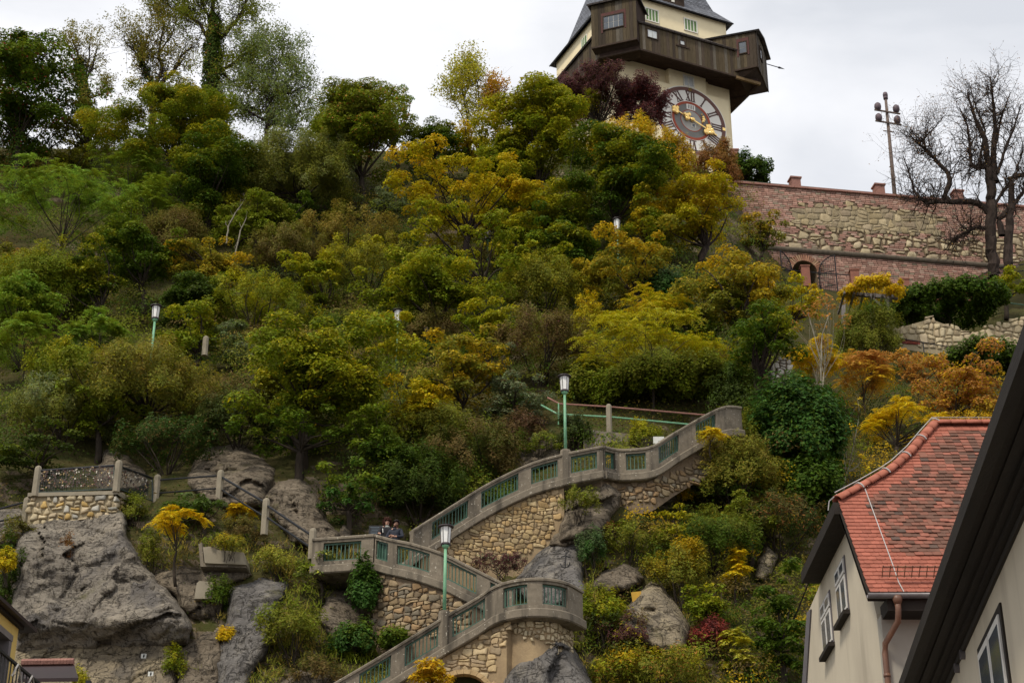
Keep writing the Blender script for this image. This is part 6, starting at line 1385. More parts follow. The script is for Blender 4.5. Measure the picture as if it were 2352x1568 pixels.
# ---------------------------------------------------------------- plants
PAL = dict(G=(0.066, 0.112, 0.008), M=(0.168, 0.208, 0.011), Y=(0.380, 0.335, 0.010), O=(0.185, 0.190, 0.020), B=(0.150, 0.105, 0.030), GO=(0.540, 0.345, 0.010), OR=(0.470, 0.225, 0.050),
           R=(0.231, 0.040, 0.026), PU=(0.118, 0.044, 0.044), GG=(0.200, 0.240, 0.120), BG=(0.048, 0.112, 0.018), BR=(0.190, 0.310, 0.034), YE=(0.640, 0.450, 0.012), OB=(0.250, 0.185, 0.028), RU=(0.290, 0.130, 0.038), D=(0.050, 0.074, 0.011), PY=(0.440, 0.420, 0.055))
def leafmesh(name, pos, nor, L, Wd, col, rng, tan=None):
    """one small three-cornered leaf blade each"""
    n = len(pos); pos = np.asarray(pos); nor = nor / (np.linalg.norm(nor, axis=1, keepdims=True) + 1e-9)
    if tan is None: tan = rng.normal(size=(n, 3))
    t = tan - nor * (tan * nor).sum(1, keepdims=True); t /= (np.linalg.norm(t, axis=1, keepdims=True) + 1e-9); b = np.cross(nor, t)
    L = np.broadcast_to(np.asarray(L, float), (n,))[:, None]; Wd = np.broadcast_to(np.asarray(Wd, float), (n,))[:, None]
    V = np.stack([pos - t * L * 0.42 + b * Wd * 0.5, pos - t * L * 0.42 - b * Wd * 0.5 + nor * Wd * 0.15, pos + t * L * 0.6 - nor * L * 0.1], 1).reshape(-1, 3)
    me = rawmesh(name, V, np.arange(3 * n).reshape(-1, 3), np.repeat(col, 3, 0)); return me
def mixcols(rng, n, c1, c2, f, jit=0.30, c3=None, f3=0.0):
    f = np.clip(f, 0, 1)[:, None]; c = np.array(c1)[None] * (1 - f) + np.array(c2)[None] * f
    if c3 is not None:
        k = rng.random(n) < f3; c[k] = np.array(c3)
    return c * (1 + jit * rng.uniform(-1, 1, (n, 1))) * (1 + 0.12 * rng.uniform(-1, 1, (n, 3)))
def unit(rng, n):
    v = rng.normal(size=(n, 3)); return v / np.linalg.norm(v, axis=1, keepdims=True)
def limb(a, b, rng, bend=0.12, n=5):
    a = np.asarray(a, float); b = np.asarray(b, float); L = np.linalg.norm(b - a); k = rng.normal(size=3) * bend * L
    return [a + (b - a) * t + k * math.sin(math.pi * t) + np.array([0, 0, 0.08 * L * math.sin(math.pi * t)]) for t in np.linspace(0, 1, n)]
NL = [0]
def crown(kind, R, H, rng, dens=1.0, leaf=None, top=0.5):
    """leaf positions in a crown of half width R and half height H about the origin -> pos, normal, length, width, tip factor, branch tips, tangent"""
    A = math.pi * R * H; dens = dens * 0.7; leaf = leaf * 1.26 if leaf else None
    if kind in ('maple', 'sparse', 'dense'):
        K = int((22 if kind != 'sparse' else 13) + A * (2.4 if kind != 'sparse' else 0.9)); K = min(K, 150)
        u = unit(rng, K * 3); u = u[(u[:, 2] > -0.92)][:K]; K = len(u); rad = 0.45 + 0.55 * rng.random(K) ** 0.6
        rc0 = min(max(0.25 * min(R, H), 0.28), 0.75) * (0.85 if kind == 'sparse' else 1)
        nl = int(rng.integers(4, 8)); Lc = unit(rng, nl) * (0.28 + 0.34 * rng.random((nl, 1))); Lc[0] *= 0.3; Lr = rng.uniform(0.42, 0.66, nl); lj = rng.integers(0, nl, K)
        C = (Lc[lj] + u * (rad * Lr[lj])[:, None]) * np.array([R, R, H]); C *= 1 + 0.10 * rng.normal(size=(K, 1))
        qn = np.sqrt(((C / np.array([R, R, H])) ** 2).sum(1)); C *= (1.0 - 0.45 * rc0 / max(R, H)) / np.percentile(qn, 86)
        rc = rc0 * rng.uniform(0.65, 1.3, K); lf = leaf or 0.13; per = {'maple': 6.2, 'dense': 9.0, 'sparse': 2.2}[kind] * dens
        cnt = np.maximum(6, (per * np.where(C[:, 1] > 0.15 * R, 0.5, 1.0) * 2.2 * rc ** 2 / (lf * lf * 0.6))).astype(int); idx = np.repeat(np.arange(K), cnt); n = len(idx)
        d = unit(rng, n); d[:, 2] = np.where(d[:, 2] < -0.25, -d[:, 2], d[:, 2]); r = rc[idx] * (0.35 + 0.72 * rng.random(n) ** 0.45)
        pos = C[idx] + d * r[:, None] * np.array([1, 1, 0.72]); nor = d * 0.6 + np.array([0, -0.15, 0.8]) + rng.normal(size=(n, 3)) * 0.36
        tip = rng.random(K)[idx] * 0.55 + 0.45 * np.clip(pos[:, 2] / H * 0.5 + 0.5 * r / rc[idx], 0, 1)
        return pos, nor, lf * rng.uniform(0.6, 1.35, n), lf * 0.72 * rng.uniform(0.6, 1.3, n), tip, C, None
    if kind in ('fine', 'ivy', 'wisp'):
        lf = leaf or (0.085 if kind != 'ivy' else 0.12); A = math.pi * R * max(H, 0.55 * R); hm = max(min(R, H), 0.45 * R); K = int(40 + A * (9 if kind == 'fine' else 6)) if kind != 'ivy' else int(60 + A * 14)
        u = unit(rng, K * 2); u = u[u[:, 2] > -0.6][:K]; K = len(u); rad = 0.35 + 0.65 * rng.random(K) ** (0.55 if kind != 'ivy' else 0.3)
        lump = 1 + (0.2 if kind != 'ivy' else 0.34) * fbm(u * (2.3 if kind != 'ivy' else 1.7) + rng.random() * 50, 3, 7); C = u * (rad * lump)[:, None] * np.array([R, R, H]); rc = min(0.45, 0.16 * hm + (0.08 if kind != 'ivy' else 0.16)) * rng.uniform(0.6, 1.4, K); dens = dens * (0.55 if kind == 'ivy' else 1.0)
        cnt = np.maximum(5, (dens * (7.5 if kind != 'wisp' else 2.5) * 2.0 * rc ** 2 / (lf * lf * 0.5))).astype(int); cnt = np.maximum(4, (cnt * np.where(C[:, 1] > 0.15 * R, 0.5, 1.0))).astype(int); idx = np.repeat(np.arange(K), cnt); n = len(idx); d = unit(rng, n)
        pos = C[idx] + d * (rc[idx] * rng.random(n) ** 0.5)[:, None] * np.array([1, 1, 1.25]); nor = d * 0.4 + u[idx] * 0.5 + np.array([0, -0.15, 0.7]) + rng.normal(size=(n, 3)) * 0.4
        tan = u[idx] * 0.8 + np.array([0, 0, 0.7]) + rng.normal(size=(n, 3)) * 0.7
        tip = 0.5 * rng.random(K)[idx] + 0.5 * np.clip(rad[idx] * 0.5 + 0.5 * u[idx, 2], 0, 1)
        asp = 0.42 if kind != 'ivy' else 0.8
        return pos, nor, lf * rng.uniform(0.7, 1.4, n), lf * asp * rng.uniform(0.7, 1.3, n), tip, C[:40], tan
    # fronds: rosettes of arching feather leaves
    lf = leaf or 0.15; K = max(5, int(6 + A * 2.0 * dens)); u = unit(rng, K * 3); u = u[u[:, 2] > -0.35][:K]; K = len(u)
    C = u * (0.45 + 0.42 * rng.random(K))[:, None] * np.array([R, R, H]); fl = min(0.95, 0.42 * min(R, H) + 0.25); pos = []; nor = []; tan = []; tip = []
    for k in range(K):
        nf = rng.integers(9, 15); ph = rng.random() * 6.28; tk = rng.random()
        for j in range(nf):
            a = ph + j * 2.399; el = rng.uniform(-0.1, 0.85); d = np.array([math.cos(a) * math.cos(el), math.sin(a) * math.cos(el), math.sin(el)]) + u[k] * 0.35; d /= np.linalg.norm(d); Lf = fl * rng.uniform(0.7, 1.2); m_ = 9
            s = (np.arange(m_) + 0.8) / m_; pt = C[k] + d * (s * Lf)[:, None] - np.array([0, 0, 1]) * (0.55 * Lf * s ** 2.2)[:, None]
            dd = d[None] - np.array([0, 0, 1])[None] * (1.1 * s ** 1.2)[:, None]; dd /= np.linalg.norm(dd, axis=1, keepdims=True); side = np.cross(dd, (0, 0, 1.0)); side /= (np.linalg.norm(side, axis=1, keepdims=True) + 1e-6); upn = np.cross(side, dd)
            for sg in (-1, 1):
                t_ = side * sg + dd * 0.55 - upn * 0.25; pos.append(pt + t_ * lf * 0.45); tan.append(t_); nor.append(upn + rng.normal(size=(m_, 3)) * 0.2); tip.append(np.full(m_, tk) * 0.5 + 0.5 * s)
    pos = np.concatenate(pos); n = len(pos)
    return pos, np.concatenate(nor), lf * rng.uniform(0.8, 1.2, n), lf * 0.34 * rng.uniform(0.8, 1.2, n), np.concatenate(tip), C, np.concatenate(tan)
def plant(name, label, cat, cx, cy, rx, ry, stem, kind, c1, c2, bias=0.0, dens=1.0, leaf=None, c3=None, f3=0.0, group=None, Y=None, bark='bark', ivy=False, trunk_r=None, seed=None, lean=0.0, base_dx=0.0, stems=1, grow=None):
    """a plant standing on the slope; crown measured at (cx,cy) with half sizes rx,ry; its foot lies `stem` below the crown"""
    rng = np.random.default_rng((hash((cx, cy, rx)) & 0xffff) if seed is None else seed)
    if grow: rx, ry = rx * grow, ry * grow
    if kind == 'maple' and trunk_r is None: stem = stem * 0.8
    by = cy + ry + stem; bx = cx + base_dx
    Yp = float(Yt(bx, by)) - 0.15 if Y is None else Y
    base = P(bx, by, Yp); cen = P(cx, cy, Yp); s = np.linalg.norm(cen - (0, 0, CAMZ)) / F
    R = rx * s; e = math.atan2(cen[2] - CAMZ, Yp); Hh = math.sqrt(max((0.55 * ry * s) ** 2, (ry * s) ** 2 - (0.75 * R * math.sin(e)) ** 2)) / math.cos(e)
    root = empty(name, tuple(base), label, cat, group)
    pos, nor, Ln, Wd, tip, tips, tan = crown(kind, R, Hh, rng, dens, leaf)
    n = len(pos); NL[0] += n
    f = np.clip(tip * 1.5 - 0.55 + bias + 0.35 * fbm(pos * 0.9 + cx, 2, 3) + 0.12 * rng.normal(size=n), 0, 1)
    col = mixcols(rng, n, PAL[c1], PAL[c2], f, 0.30, PAL[c3] if c3 else None, f3)
    cl = cen - base
    me = leafmesh('foliage', pos + cl, nor, Ln, Wd, col, rng, tan); me.materials.append(M['leaf'])
    link('foliage', me, None, root)
    m = MB(); h = cl[2]; tr = trunk_r or max(0.035, min(0.24, 0.045 * (R + Hh)))
    if kind in ('maple', 'sparse', 'dense', 'frond') or stem > 8:
        fork = cl * 0.55 if kind != 'frond' else cl * 0.45
        if stems == 1: tp_ = limb((0, 0, -0.4), fork, rng, 0.05, 5); m.tube(tp_, list(np.linspace(tr, tr * 0.66, 5)), 7)
        sel = tips if len(tips) < 18 else tips[rng.permutation(len(tips))[:18]]
        for c in sel:
            q = c + cl; st = fork if stems == 1 else np.array([rng.normal() * 0.12, rng.normal() * 0.12, -0.2])
            if stems == 1 and rng.random() < 0.5: st = fork * rng.uniform(0.75, 1.0) + (cl - fork) * rng.uniform(0, 0.5)
            pth = limb(st, q, rng, 0.10, 5); r0 = tr * rng.uniform(0.18, 0.34); m.tube(pth, list(np.linspace(r0, r0 * 0.25, 5)), 5, False)
    else:
        for c in (tips[:12] if kind != 'ivy' else tips[:3] * 0.5):
            q = c * 0.85 + cl; pth = limb((rng.normal() * 0.1, rng.normal() * 0.1, -0.3), q, rng, 0.08, 4); m.tube(pth, list(np.linspace(tr * 0.24, tr * 0.08, 4)), 4, False)
    m.build('trunk', bark, root, True, local=True)
    if ivy:
        k = 2600; t = rng.random(k); ii = np.array([np.interp(t, np.linspace(0, 1, 5), [p[j] for p in limb((0, 0, 0), cl * 0.9, np.random.default_rng(1), 0.0, 5)]) for j in range(3)]).T
        d = unit(rng, k); d[:, 2] *= 0.4; rr = tr * 2.6 * (0.7 + 0.6 * rng.random(k)) * (1.15 - 0.5 * t)
        pm = ii + d * rr[:, None]; me = leafmesh('ivy', pm, d + rng.normal(size=(k, 3)) * 0.3 + np.array([0, 0, 0.3]), 0.15, 0.13, mixcols(rng, k, PAL['D'], PAL['G'], rng.random(k), 0.3, PAL['R'], 0.05), rng); me.materials.append(M['leaf']); link('ivy', me, None, root)
    return root
TREES = 'trees on the castle hill'; SHRUBS = 'shrubs on the castle hill'; CL = 'plants on the cliff'
exec_plants = []
def tree(label, *a, **k): k.setdefault('group', TREES); k.setdefault('grow', 1.42); return plant(k.pop('name', 'broadleaf_tree'), label, 'tree', *a, **k)
def shrub(label, *a, **k): k.setdefault('group', SHRUBS); k.setdefault('grow', 1.0 if k['group'] == CL else 1.15); return plant(k.pop('name', 'shrub'), label, 'shrub', *a, **k)
# --- skyline, left to right
tree('dark green ivy-hung tree at the left end of the skyline', 40, 215, 88, 112, 110, 'maple', 'G', 'M', 0.0, 0.9, 0.16, 'R', 0.04, ivy=True)
tree('round maple turning gold at its top, below the tallest skyline tree', 425, 285, 138, 112, 60, 'maple', 'M', 'GO', -0.05, 1.0)
tree('wispy reddish sapling against the sky left of the gold-topped maple', 280, 240, 30, 66, 70, 'sparse', 'OB', 'RU', 0.0, 0.6, 0.1, name='sapling', trunk_r=0.05, grow=1.15)
shrub('rusty brown thicket below the leftmost skyline tree', 70, 330, 95, 60, 20, 'maple', 'G', 'O', 0.1, 0.9, 0.12, 'RU', 0.12)
shrub('olive and rust thicket under the thin ivy-wrapped tree', 205, 310, 90, 55, 20, 'maple', 'O', 'OB', 0, 0.9, 0.12, 'BR', 0.06)
shrub('yellow-green bush between two feathery trees at upper left', 165, 365, 55, 40, 10, 'maple', 'O', 'Y', 0, 1, 0.12)
tree('broad bright green feathery tree with forked trunk, far left', 140, 468, 155, 92, 85, 'frond', 'M', 'BR', 0.25, 1.25, 0.15, name='feather_leaf_tree', trunk_r=0.10, grow=1.15)
tree('smaller green feathery tree right of the broad bright one', 300, 400, 78, 78, 55, 'frond', 'M', 'BR', 0.0, 1.3, 0.14, name='feather_leaf_tree', trunk_r=0.08, grow=1.15)
tree('narrow green feathery tree above the brown gully', 355, 470, 55, 70, 50, 'frond', 'M', 'BR', -0.1, 1.3, 0.14, name='feather_leaf_tree', trunk_r=0.08, grow=1.15)
tree('dark green maple under the gold-topped maple', 480, 420, 90, 80, 40, 'maple', 'G', 'Y', -0.1, 1.0, 0.12)
shrub('wide fine-leaved olive willow below the airy skyline tree', 690, 415, 120, 92, 10, 'fine', 'O', 'GG', -0.1, 0.95, 0.10, name='willow_shrub')
shrub('deep green bush under the wide olive willow', 640, 510, 85, 55, 10, 'maple', 'G', 'M', -0.2, 1, 0.12)
shrub('thin twiggy thicket with few yellow leaves, under the dark maple', 545, 500, 45, 60, 20, 'wisp', 'O', 'Y', 0, 0.7, 0.1)
tree('green skyline tree with orange tips, right of the airy one', 830, 330, 92, 92, 60, 'maple', 'M', 'O', 0.0, 0.95, 0.12, 'OR', 0.05)
tree('pointed light green tree breaking the skyline in the middle', 903, 285, 42, 78, 60, 'maple', 'BR', 'M', 0.0, 0.8, 0.12, name='pointed_tree', grow=1.15)
tree('dark olive bushy tree right of the pointed light green one', 1000, 330, 56, 66, 50, 'maple', 'G', 'O', 0.0, 0.9, 0.11)
tree('low golden tree under the two slender skyline trees', 1080, 340, 62, 48, 40, 'maple', 'Y', 'GO', 0.1, 0.8, 0.12)
tree('large lumpy yellow-green maple left of the clock tower', 1235, 330, 128, 150, 90, 'maple', 'M', 'Y', 0.25, 1.1, 0.14, name='maple_tree', grow=1.03)
tree('leafy leader shoot of a maple rising in front of the purple tree', 1365, 215, 26, 48, 110, 'maple', 'M', 'Y', 0.3, 1.0, 0.12, name='maple_tree', grow=1.03)
tree('dark purple-leaved tree against the foot of the clock tower', 1375, 225, 122, 60, 90, 'fine', 'PU', 'PU', 0, 1.3, 0.12, 'B', 0.1, name='purple_tree', Y=95.5, grow=1.03)
tree('purple-leaved tree spilling over the left of the clock dial', 1472, 250, 58, 56, 70, 'fine', 'PU', 'PU', 0, 1.3, 0.12, 'R', 0.1, name='purple_tree', Y=95.0, grow=1.03)
tree('golden yellow tree in front of the clock dial', 1440, 335, 100, 62, 60, 'fine', 'GO', 'YE', -0.25, 1.0, 0.13, 'Y', 0.2, name='golden_tree', grow=1.03)
tree('golden olive tree covering the lower left of the clock dial', 1540, 368, 56, 52, 40, 'fine', 'GO', 'Y', 0.0, 1.0, 0.12, 'RU', 0.12, name='golden_tree', grow=1.03)
shrub('rusty orange bush under the right edge of the clock', 1645, 385, 58, 52, 20, 'fine', 'RU', 'OB', 0.0, 1.0, 0.11, name='rusty_shrub', grow=1.03)
shrub('dark ivy mound on the rampart coping beside the tower', 1705, 402, 58, 34, 14, 'ivy', 'G', 'BG', 0, 2.2, 0.14, name='ivy_mound', Y=97.6)
tree('dark green maple in the hollow below the golden trees', 1415, 425, 102, 98, 60, 'maple', 'G', 'Y', -0.15, 1.05, 0.13, name='maple_tree')
tree('round golden olive tree with a visible trunk, left of the rampart', 1622, 495, 128, 92, 70, 'maple', 'Y', 'GO', 0.0, 1.05, 0.12, 'RU', 0.03, name='round_tree', trunk_r=0.28, bark='bark_dark', grow=1.03)
tree('wide yellow-orange maple in the middle of the slope', 1075, 465, 165, 84, 70, 'maple', 'Y', 'GO', 0.15, 1.05, 0.13, name='maple_tree', bark='bark_dark')
tree('yellow-green maple directly below the large lumpy one', 1265, 480, 80, 60, 50, 'maple', 'M', 'Y', 0.3, 1.0, 0.13, name='maple_tree')
tree('green maple with golden edge below the wide yellow-orange one', 1110, 600, 150, 72, 50, 'maple', 'M', 'Y', 0.05, 1.05, 0.13, name='maple_tree')
tree('dark green maple left of the half-hidden lamp', 1315, 555, 78, 70, 50, 'maple', 'G', 'Y', -0.05, 1.05, 0.13, name='maple_tree')
shrub('grey-green bush left of the wide yellow-orange maple', 880, 470, 56, 40, 8, 'maple', 'GG', 'M', 0, 1, 0.10)
shrub('tawny olive scrub on the open slope in mid picture', 800, 545, 105, 55, 5, 'fine', 'OB', 'O', 0.1, 0.9, 0.10)
shrub('small dark green bush in the tawny scrub', 925, 560, 50, 30, 5, 'fine', 'G', 'BG', 0, 1, 0.10)
shrub('yellow-green scrub below the tawny olive one', 850, 625, 112, 60, 8, 'fine', 'O', 'Y', 0.2, 1.0, 0.10)
tree('rich green maple in the centre of the slope', 1005, 685, 122, 82, 30, 'maple', 'M', 'Y', -0.1, 1.1, 0.13, name='maple_tree')
shrub('brown olive scrub left of the tawny scrub', 660, 585, 90, 55, 6, 'fine', 'B', 'O', 0.2, 0.9, 0.10)
tree('small golden tree above the dark green gully bush', 490, 610, 66, 66, 25, 'maple', 'O', 'GO', 0.1, 0.95, 0.11)
shrub('brown leafless-looking scrub in the gully at left', 400, 560, 70, 70, 10, 'fine', 'B', 'O', 0.0, 0.75, 0.09)
shrub('dark green bush in the gully left of centre', 435, 685, 82, 82, 15, 'maple', 'D', 'G', 0.2, 1.1, 0.12)
tree('narrow pale green tree left of the gully', 232, 650, 50, 72, 30, 'maple', 'G', 'Y', 0.0, 1.0, 0.12)
shrub('soft olive green bush below the broad feathery tree', 110, 660, 100, 80, 8, 'fine', 'M', 'Y', -0.1, 1.0, 0.10)
shrub('orange-tinted bush at the left edge below the feathery tree', 45, 610, 52, 55, 8, 'maple', 'O', 'OR', -0.1, 1.0, 0.11)
tree('small bright feathery tree left of the left lamp', 225, 765, 62, 50, 35, 'frond', 'M', 'BR', 0.2, 1.5, 0.14, name='feather_leaf_tree', trunk_r=0.06, grow=1.15)
tree('low feathery green tree at the left edge', 55, 790, 85, 60, 45, 'frond', 'M', 'BR', 0.1, 1.5, 0.14, name='feather_leaf_tree', trunk_r=0.06, grow=1.15)
shrub('mossy green bush below the small feathery trees at left', 160, 850, 85, 55, 8, 'fine', 'M', 'Y', -0.1, 1.0, 0.10)
shrub('yellow-green scrub right of the small golden tree', 600, 705, 112, 64, 8, 'fine', 'M', 'Y', 0.15, 1.0, 0.10)
shrub('grey-leaved bush beside the lone concrete post', 540, 790, 52, 68, 8, 'maple', 'GG', 'M', 0.0, 1.0, 0.09)
tree('big green maple with yellow crown tips, the most prominent on the slope', 700, 830, 160, 138, 90, 'maple', 'M', 'Y', 0.05, 1.2, 0.12, 'YE', 0.02, name='maple_tree', trunk_r=0.2, grow=1.15)
tree('lower dark skirt of maple foliage under the prominent maple', 690, 985, 185, 78, 30, 'maple', 'G', 'M', -0.1, 1.1, 0.12, name='maple_tree', grow=1.15)
shrub('large olive-brown shrub around the left lamp post', 340, 905, 150, 100, 10, 'fine', 'O', 'OB', 0.1, 0.95, 0.10, 'Y', 0.06)
tree('pale yellow sapling half hiding a lamp left of centre', 895, 775, 44, 58, 35, 'maple', 'Y', 'PY', -0.1, 0.9, 0.11, name='sapling', trunk_r=0.05)
shrub('brown dry scrub right of the pale yellow sapling', 1000, 770, 90, 50, 8, 'fine', 'B', 'O', 0.1, 0.85, 0.09)
tree('golden small maple in mid slope above the dark undergrowth', 1060, 860, 78, 90, 60, 'maple', 'O', 'GO', 0.15, 0.95, 0.12, name='maple_tree')
tree('bright yellow-leaved young maple right of the prominent maple', 950, 930, 60, 66, 30, 'maple', 'Y', 'YE', 0.0, 0.95, 0.11, name='maple_tree')
shrub('olive scrub between the young yellow maple and the golden one', 1000, 985, 95, 60, 8, 'fine', 'O', 'Y', -0.1, 0.9, 0.10)
shrub('silvery grey-green bush left of the upper lamp', 1185, 890, 66, 88, 15, 'maple', 'GG', 'GG', 0.0, 0.95, 0.085, 'B', 0.15, name='silver_shrub')
shrub('olive-yellow scrub right of the rich green central maple', 1245, 665, 88, 66, 8, 'fine', 'O', 'Y', 0.15, 0.95, 0.10)
shrub('dark brown scrub above the silvery bush', 1245, 790, 110, 70, 8, 'fine', 'B', 'O', -0.1, 0.85, 0.09, 'PU', 0.05)
shrub('upright yellow bush left of the feathery yellow-green trees', 1350, 735, 32, 58, 8, 'fine', 'Y', 'YE', 0.0, 0.9, 0.09)
tree('yellow-green feathery tree above the grassy mound', 1500, 800, 150, 72, 40, 'frond', 'Y', 'PY', -0.35, 1.6, 0.13, name='feather_leaf_tree', trunk_r=0.08)
tree('smaller yellow feathery tree above the first one', 1500, 725, 70, 50, 40, 'frond', 'Y', 'GO', -0.1, 1.6, 0.12, name='feather_leaf_tree', trunk_r=0.06)
tree('golden green maple around the half-hidden lamp', 1460, 620, 105, 72, 40, 'maple', 'O', 'GO', 0.05, 1.0, 0.12, name='maple_tree')
tree('golden olive tree in front of the rampart gateway', 1700, 680, 118, 92, 60, 'maple', 'O', 'GO', 0.1, 1.05, 0.12, name='round_tree', bark='bark_dark', grow=1.15)
tree('golden branch mass reaching right toward the pergola', 1850, 690, 80, 48, 120, 'maple', 'Y', 'GO', 0.1, 0.9, 0.12, name='round_tree', bark='bark_dark', base_dx=-90, grow=1.15)
shrub('dark grey-green bush between golden trees', 1520, 672, 50, 46, 8, 'ivy', 'BG', 'GG', -0.3, 1.0, 0.10)
tree('dark tree with arching limb above the ruined wall', 1740, 800, 95, 90, 60, 'maple', 'G', 'Y', -0.25, 1.0, 0.12, name='broadleaf_tree', bark='bark_dark', trunk_r=0.3, grow=1.15)
shrub('dark thicket behind the ruined wall stub', 1700, 890, 70, 45, 6, 'fine', 'D', 'G', 0, 1.0, 0.10)
shrub('grassy dark green mound behind the upper lamp', 1345, 905, 72, 55, 10, 'ivy', 'M', 'O', 0.2, 1.6, 0.09, name='grassy_mound', Y=68.5)
shrub('long grassy green mound under the feathery yellow trees', 1530, 918, 165, 50, 25, 'ivy', 'M', 'O', 0.2, 2.0, 0.09, name='grassy_mound', Y=68.5)
shrub('dark weeping bush beside the upper lamp post', 1318, 992, 42, 40, 4, 'fine', 'D', 'GG', -0.2, 1.1, 0.09)
shrub('small yellow-green bush at the kerb wall', 1482, 1000, 34, 34, 4, 'fine', 'M', 'Y', 0.2, 1.0, 0.08)
shrub('white-flowered weeds beside the base of the upper lamp', 1240, 1030, 48, 26, 4, 'fine', 'M', 'GG', 0.0, 0.8, 0.07, 'PY', 0.12)
shrub('dark brown undergrowth left of the upper stair flight', 1090, 1050, 110, 72, 6, 'fine', 'B', 'G', 0.0, 0.9, 0.09)
shrub('purple-brown scrub above the upper stair flight', 1190, 1000, 62, 52, 6, 'fine', 'B', 'PU', -0.1, 0.85, 0.09)
shrub('dark green undergrowth behind the two people', 965, 1120, 85, 75, 6, 'fine', 'D', 'G', 0.1, 1.0, 0.10)
shrub('bright green ivy-like bush left of the two people', 800, 1135, 95, 66, 12, 'maple', 'BG', 'M', 0.15, 1.2, 0.11)
shrub('grey-olive shrub at the left above the terrace', 140, 950, 105, 66, 6, 'fine', 'O', 'GG', 0.1, 0.9, 0.09)
shrub('dark green shrub behind the padlock fence', 90, 1045, 110, 66, 6, 'maple', 'D', 'M', -0.05, 1.1, 0.11)
shrub('dark undergrowth between the prominent maple and the left rocks', 380, 1020, 110, 52, 6, 'fine', 'D', 'BG', 0.1, 1.0, 0.10, 'B', 0.15)
shrub('shaded brown-green undergrowth above the broad rock slab', 545, 960, 90, 70, 6, 'fine', 'D', 'B', 0.0, 1.0, 0.10)
tree('green crest tree directly right of the airy skyline tree', 758, 318, 55, 62, 50, 'maple', 'M', 'Y', -0.1, 0.9, 0.12)
tree('green maple overlapping the left flank of the large lumpy maple', 1155, 395, 66, 70, 50, 'maple', 'M', 'Y', 0.0, 1.0, 0.12, name='maple_tree')
tree('yellow-green maple right of the wide yellow-orange maple', 1212, 570, 60, 52, 40, 'maple', 'M', 'Y', 0.1, 1.0, 0.12, name='maple_tree')
tree('shady green maple above the left lamp post', 325, 610, 72, 62, 40, 'maple', 'G', 'M', 0.0, 1.0, 0.12, name='maple_tree')
tree('green maple between the lone post and the left lamp post', 455, 775, 58, 60, 40, 'maple', 'M', 'Y', -0.1, 1.0, 0.11, name='maple_tree')
tree('mixed green tree above the padlock terrace', 225, 925, 78, 66, 40, 'maple', 'M', 'O', 0.0, 1.0, 0.11)
tree('dark green tree right of the prominent maple, above the two people', 872, 1030, 72, 62, 30, 'maple', 'G', 'M', 0.0, 1.0, 0.11)
tree('olive green maple left of the wide olive willow', 590, 500, 66, 58, 40, 'maple', 'M', 'O', 0.0, 1.0, 0.12, name='maple_tree')
tree('yellow-green maple left of the dark brown scrub', 1120, 775, 62, 58, 40, 'maple', 'M', 'Y', 0.1, 1.0, 0.11, name='maple_tree')
tree('dark green maple left of the golden olive gateway tree', 1600, 715, 62, 62, 40, 'maple', 'G', 'Y', -0.1, 1.0, 0.12, name='maple_tree')
tree('golden green maple left of the round golden olive tree', 1500, 530, 60, 52, 40, 'maple', 'M', 'GO', 0.0, 1.0, 0.12, name='maple_tree')
tree('leafy green tree at the left edge halfway up the slope', 40, 715, 64, 62, 40, 'maple', 'M', 'BR', 0.0, 1.0, 0.12)
tree('green maple below the narrow feathery tree', 262, 560, 62, 52, 40, 'maple', 'G', 'M', 0.1, 1.0, 0.12, name='maple_tree')
tree('yellow-green maple above the prominent maple', 745, 655, 66, 52, 40, 'maple', 'M', 'Y', 0.1, 1.0, 0.12, name='maple_tree')
# --- right of the stairs
tree('olive tree on the slope below the dark ivy bushes', 1725, 1185, 62, 58, 30, 'maple', 'O', 'M', 0.0, 1.0, 0.10)
tree('yellow-green tree right of the grey outcrop', 1622, 1365, 48, 62, 30, 'maple', 'M', 'Y', 0.0, 1.0, 0.10)
tree('small yellow-green tree below the topmost stair flight', 1555, 1225, 50, 46, 30, 'maple', 'O', 'Y', 0.0, 1.0, 0.10)
shrub('dense blue-green ivy bush at the right end of the stairs', 1835, 985, 88, 92, 6, 'ivy', 'BG', 'BG', 0.0, 1.3, 0.11, name='ivy_bush', c3='G', f3=0.3)
shrub('dark green ivy bush below the first ivy bush', 1865, 1120, 62, 68, 6, 'ivy', 'G', 'BG', 0.0, 1.2, 0.11, name='ivy_bush')
tree('slender pinkish-topped tree with pale trunk before the pergola', 1892, 715, 66, 62, 250, 'sparse', 'OR', 'RU', -0.2, 1.1, 0.11, name='slender_tree', bark='bark_pale', trunk_r=0.05, c3='OB', f3=0.3, Y=67.0, grow=1.15)
tree('yellow feathery sumac right of the ruined wall', 1875, 820, 46, 46, 80, 'frond', 'YE', 'YE', 0.0, 1.6, 0.15, name='sumac_tree', bark='bark_pale', trunk_r=0.05, grow=1.15)
shrub('olive drooping bush under the pergola', 1995, 775, 68, 66, 6, 'fine', 'O', 'G', 0.0, 1.0, 0.09)
tree('orange sumac below the olive drooping bush', 1985, 870, 62, 62, 40, 'frond', 'OR', 'GO', 0.0, 1.4, 0.14, name='sumac_tree', trunk_r=0.05, grow=1.15)
tree('orange-brown tree above the red tiled ridge', 2195, 905, 96, 82, 30, 'maple', 'OR', 'RU', -0.2, 0.9, 0.12, name='orange_tree', c3='GO', f3=0.25, grow=1.15)
tree('orange tree left of the low rubble wall rail', 2110, 850, 60, 48, 30, 'maple', 'OR', 'GO', 0.0, 0.85, 0.12, name='orange_tree', grow=1.15)
shrub('yellow shrubs just above the hip of the red roof', 2060, 985, 105, 56, 10, 'frond', 'YE', 'GO', -0.1, 1.7, 0.13, name='sumac_shrub')
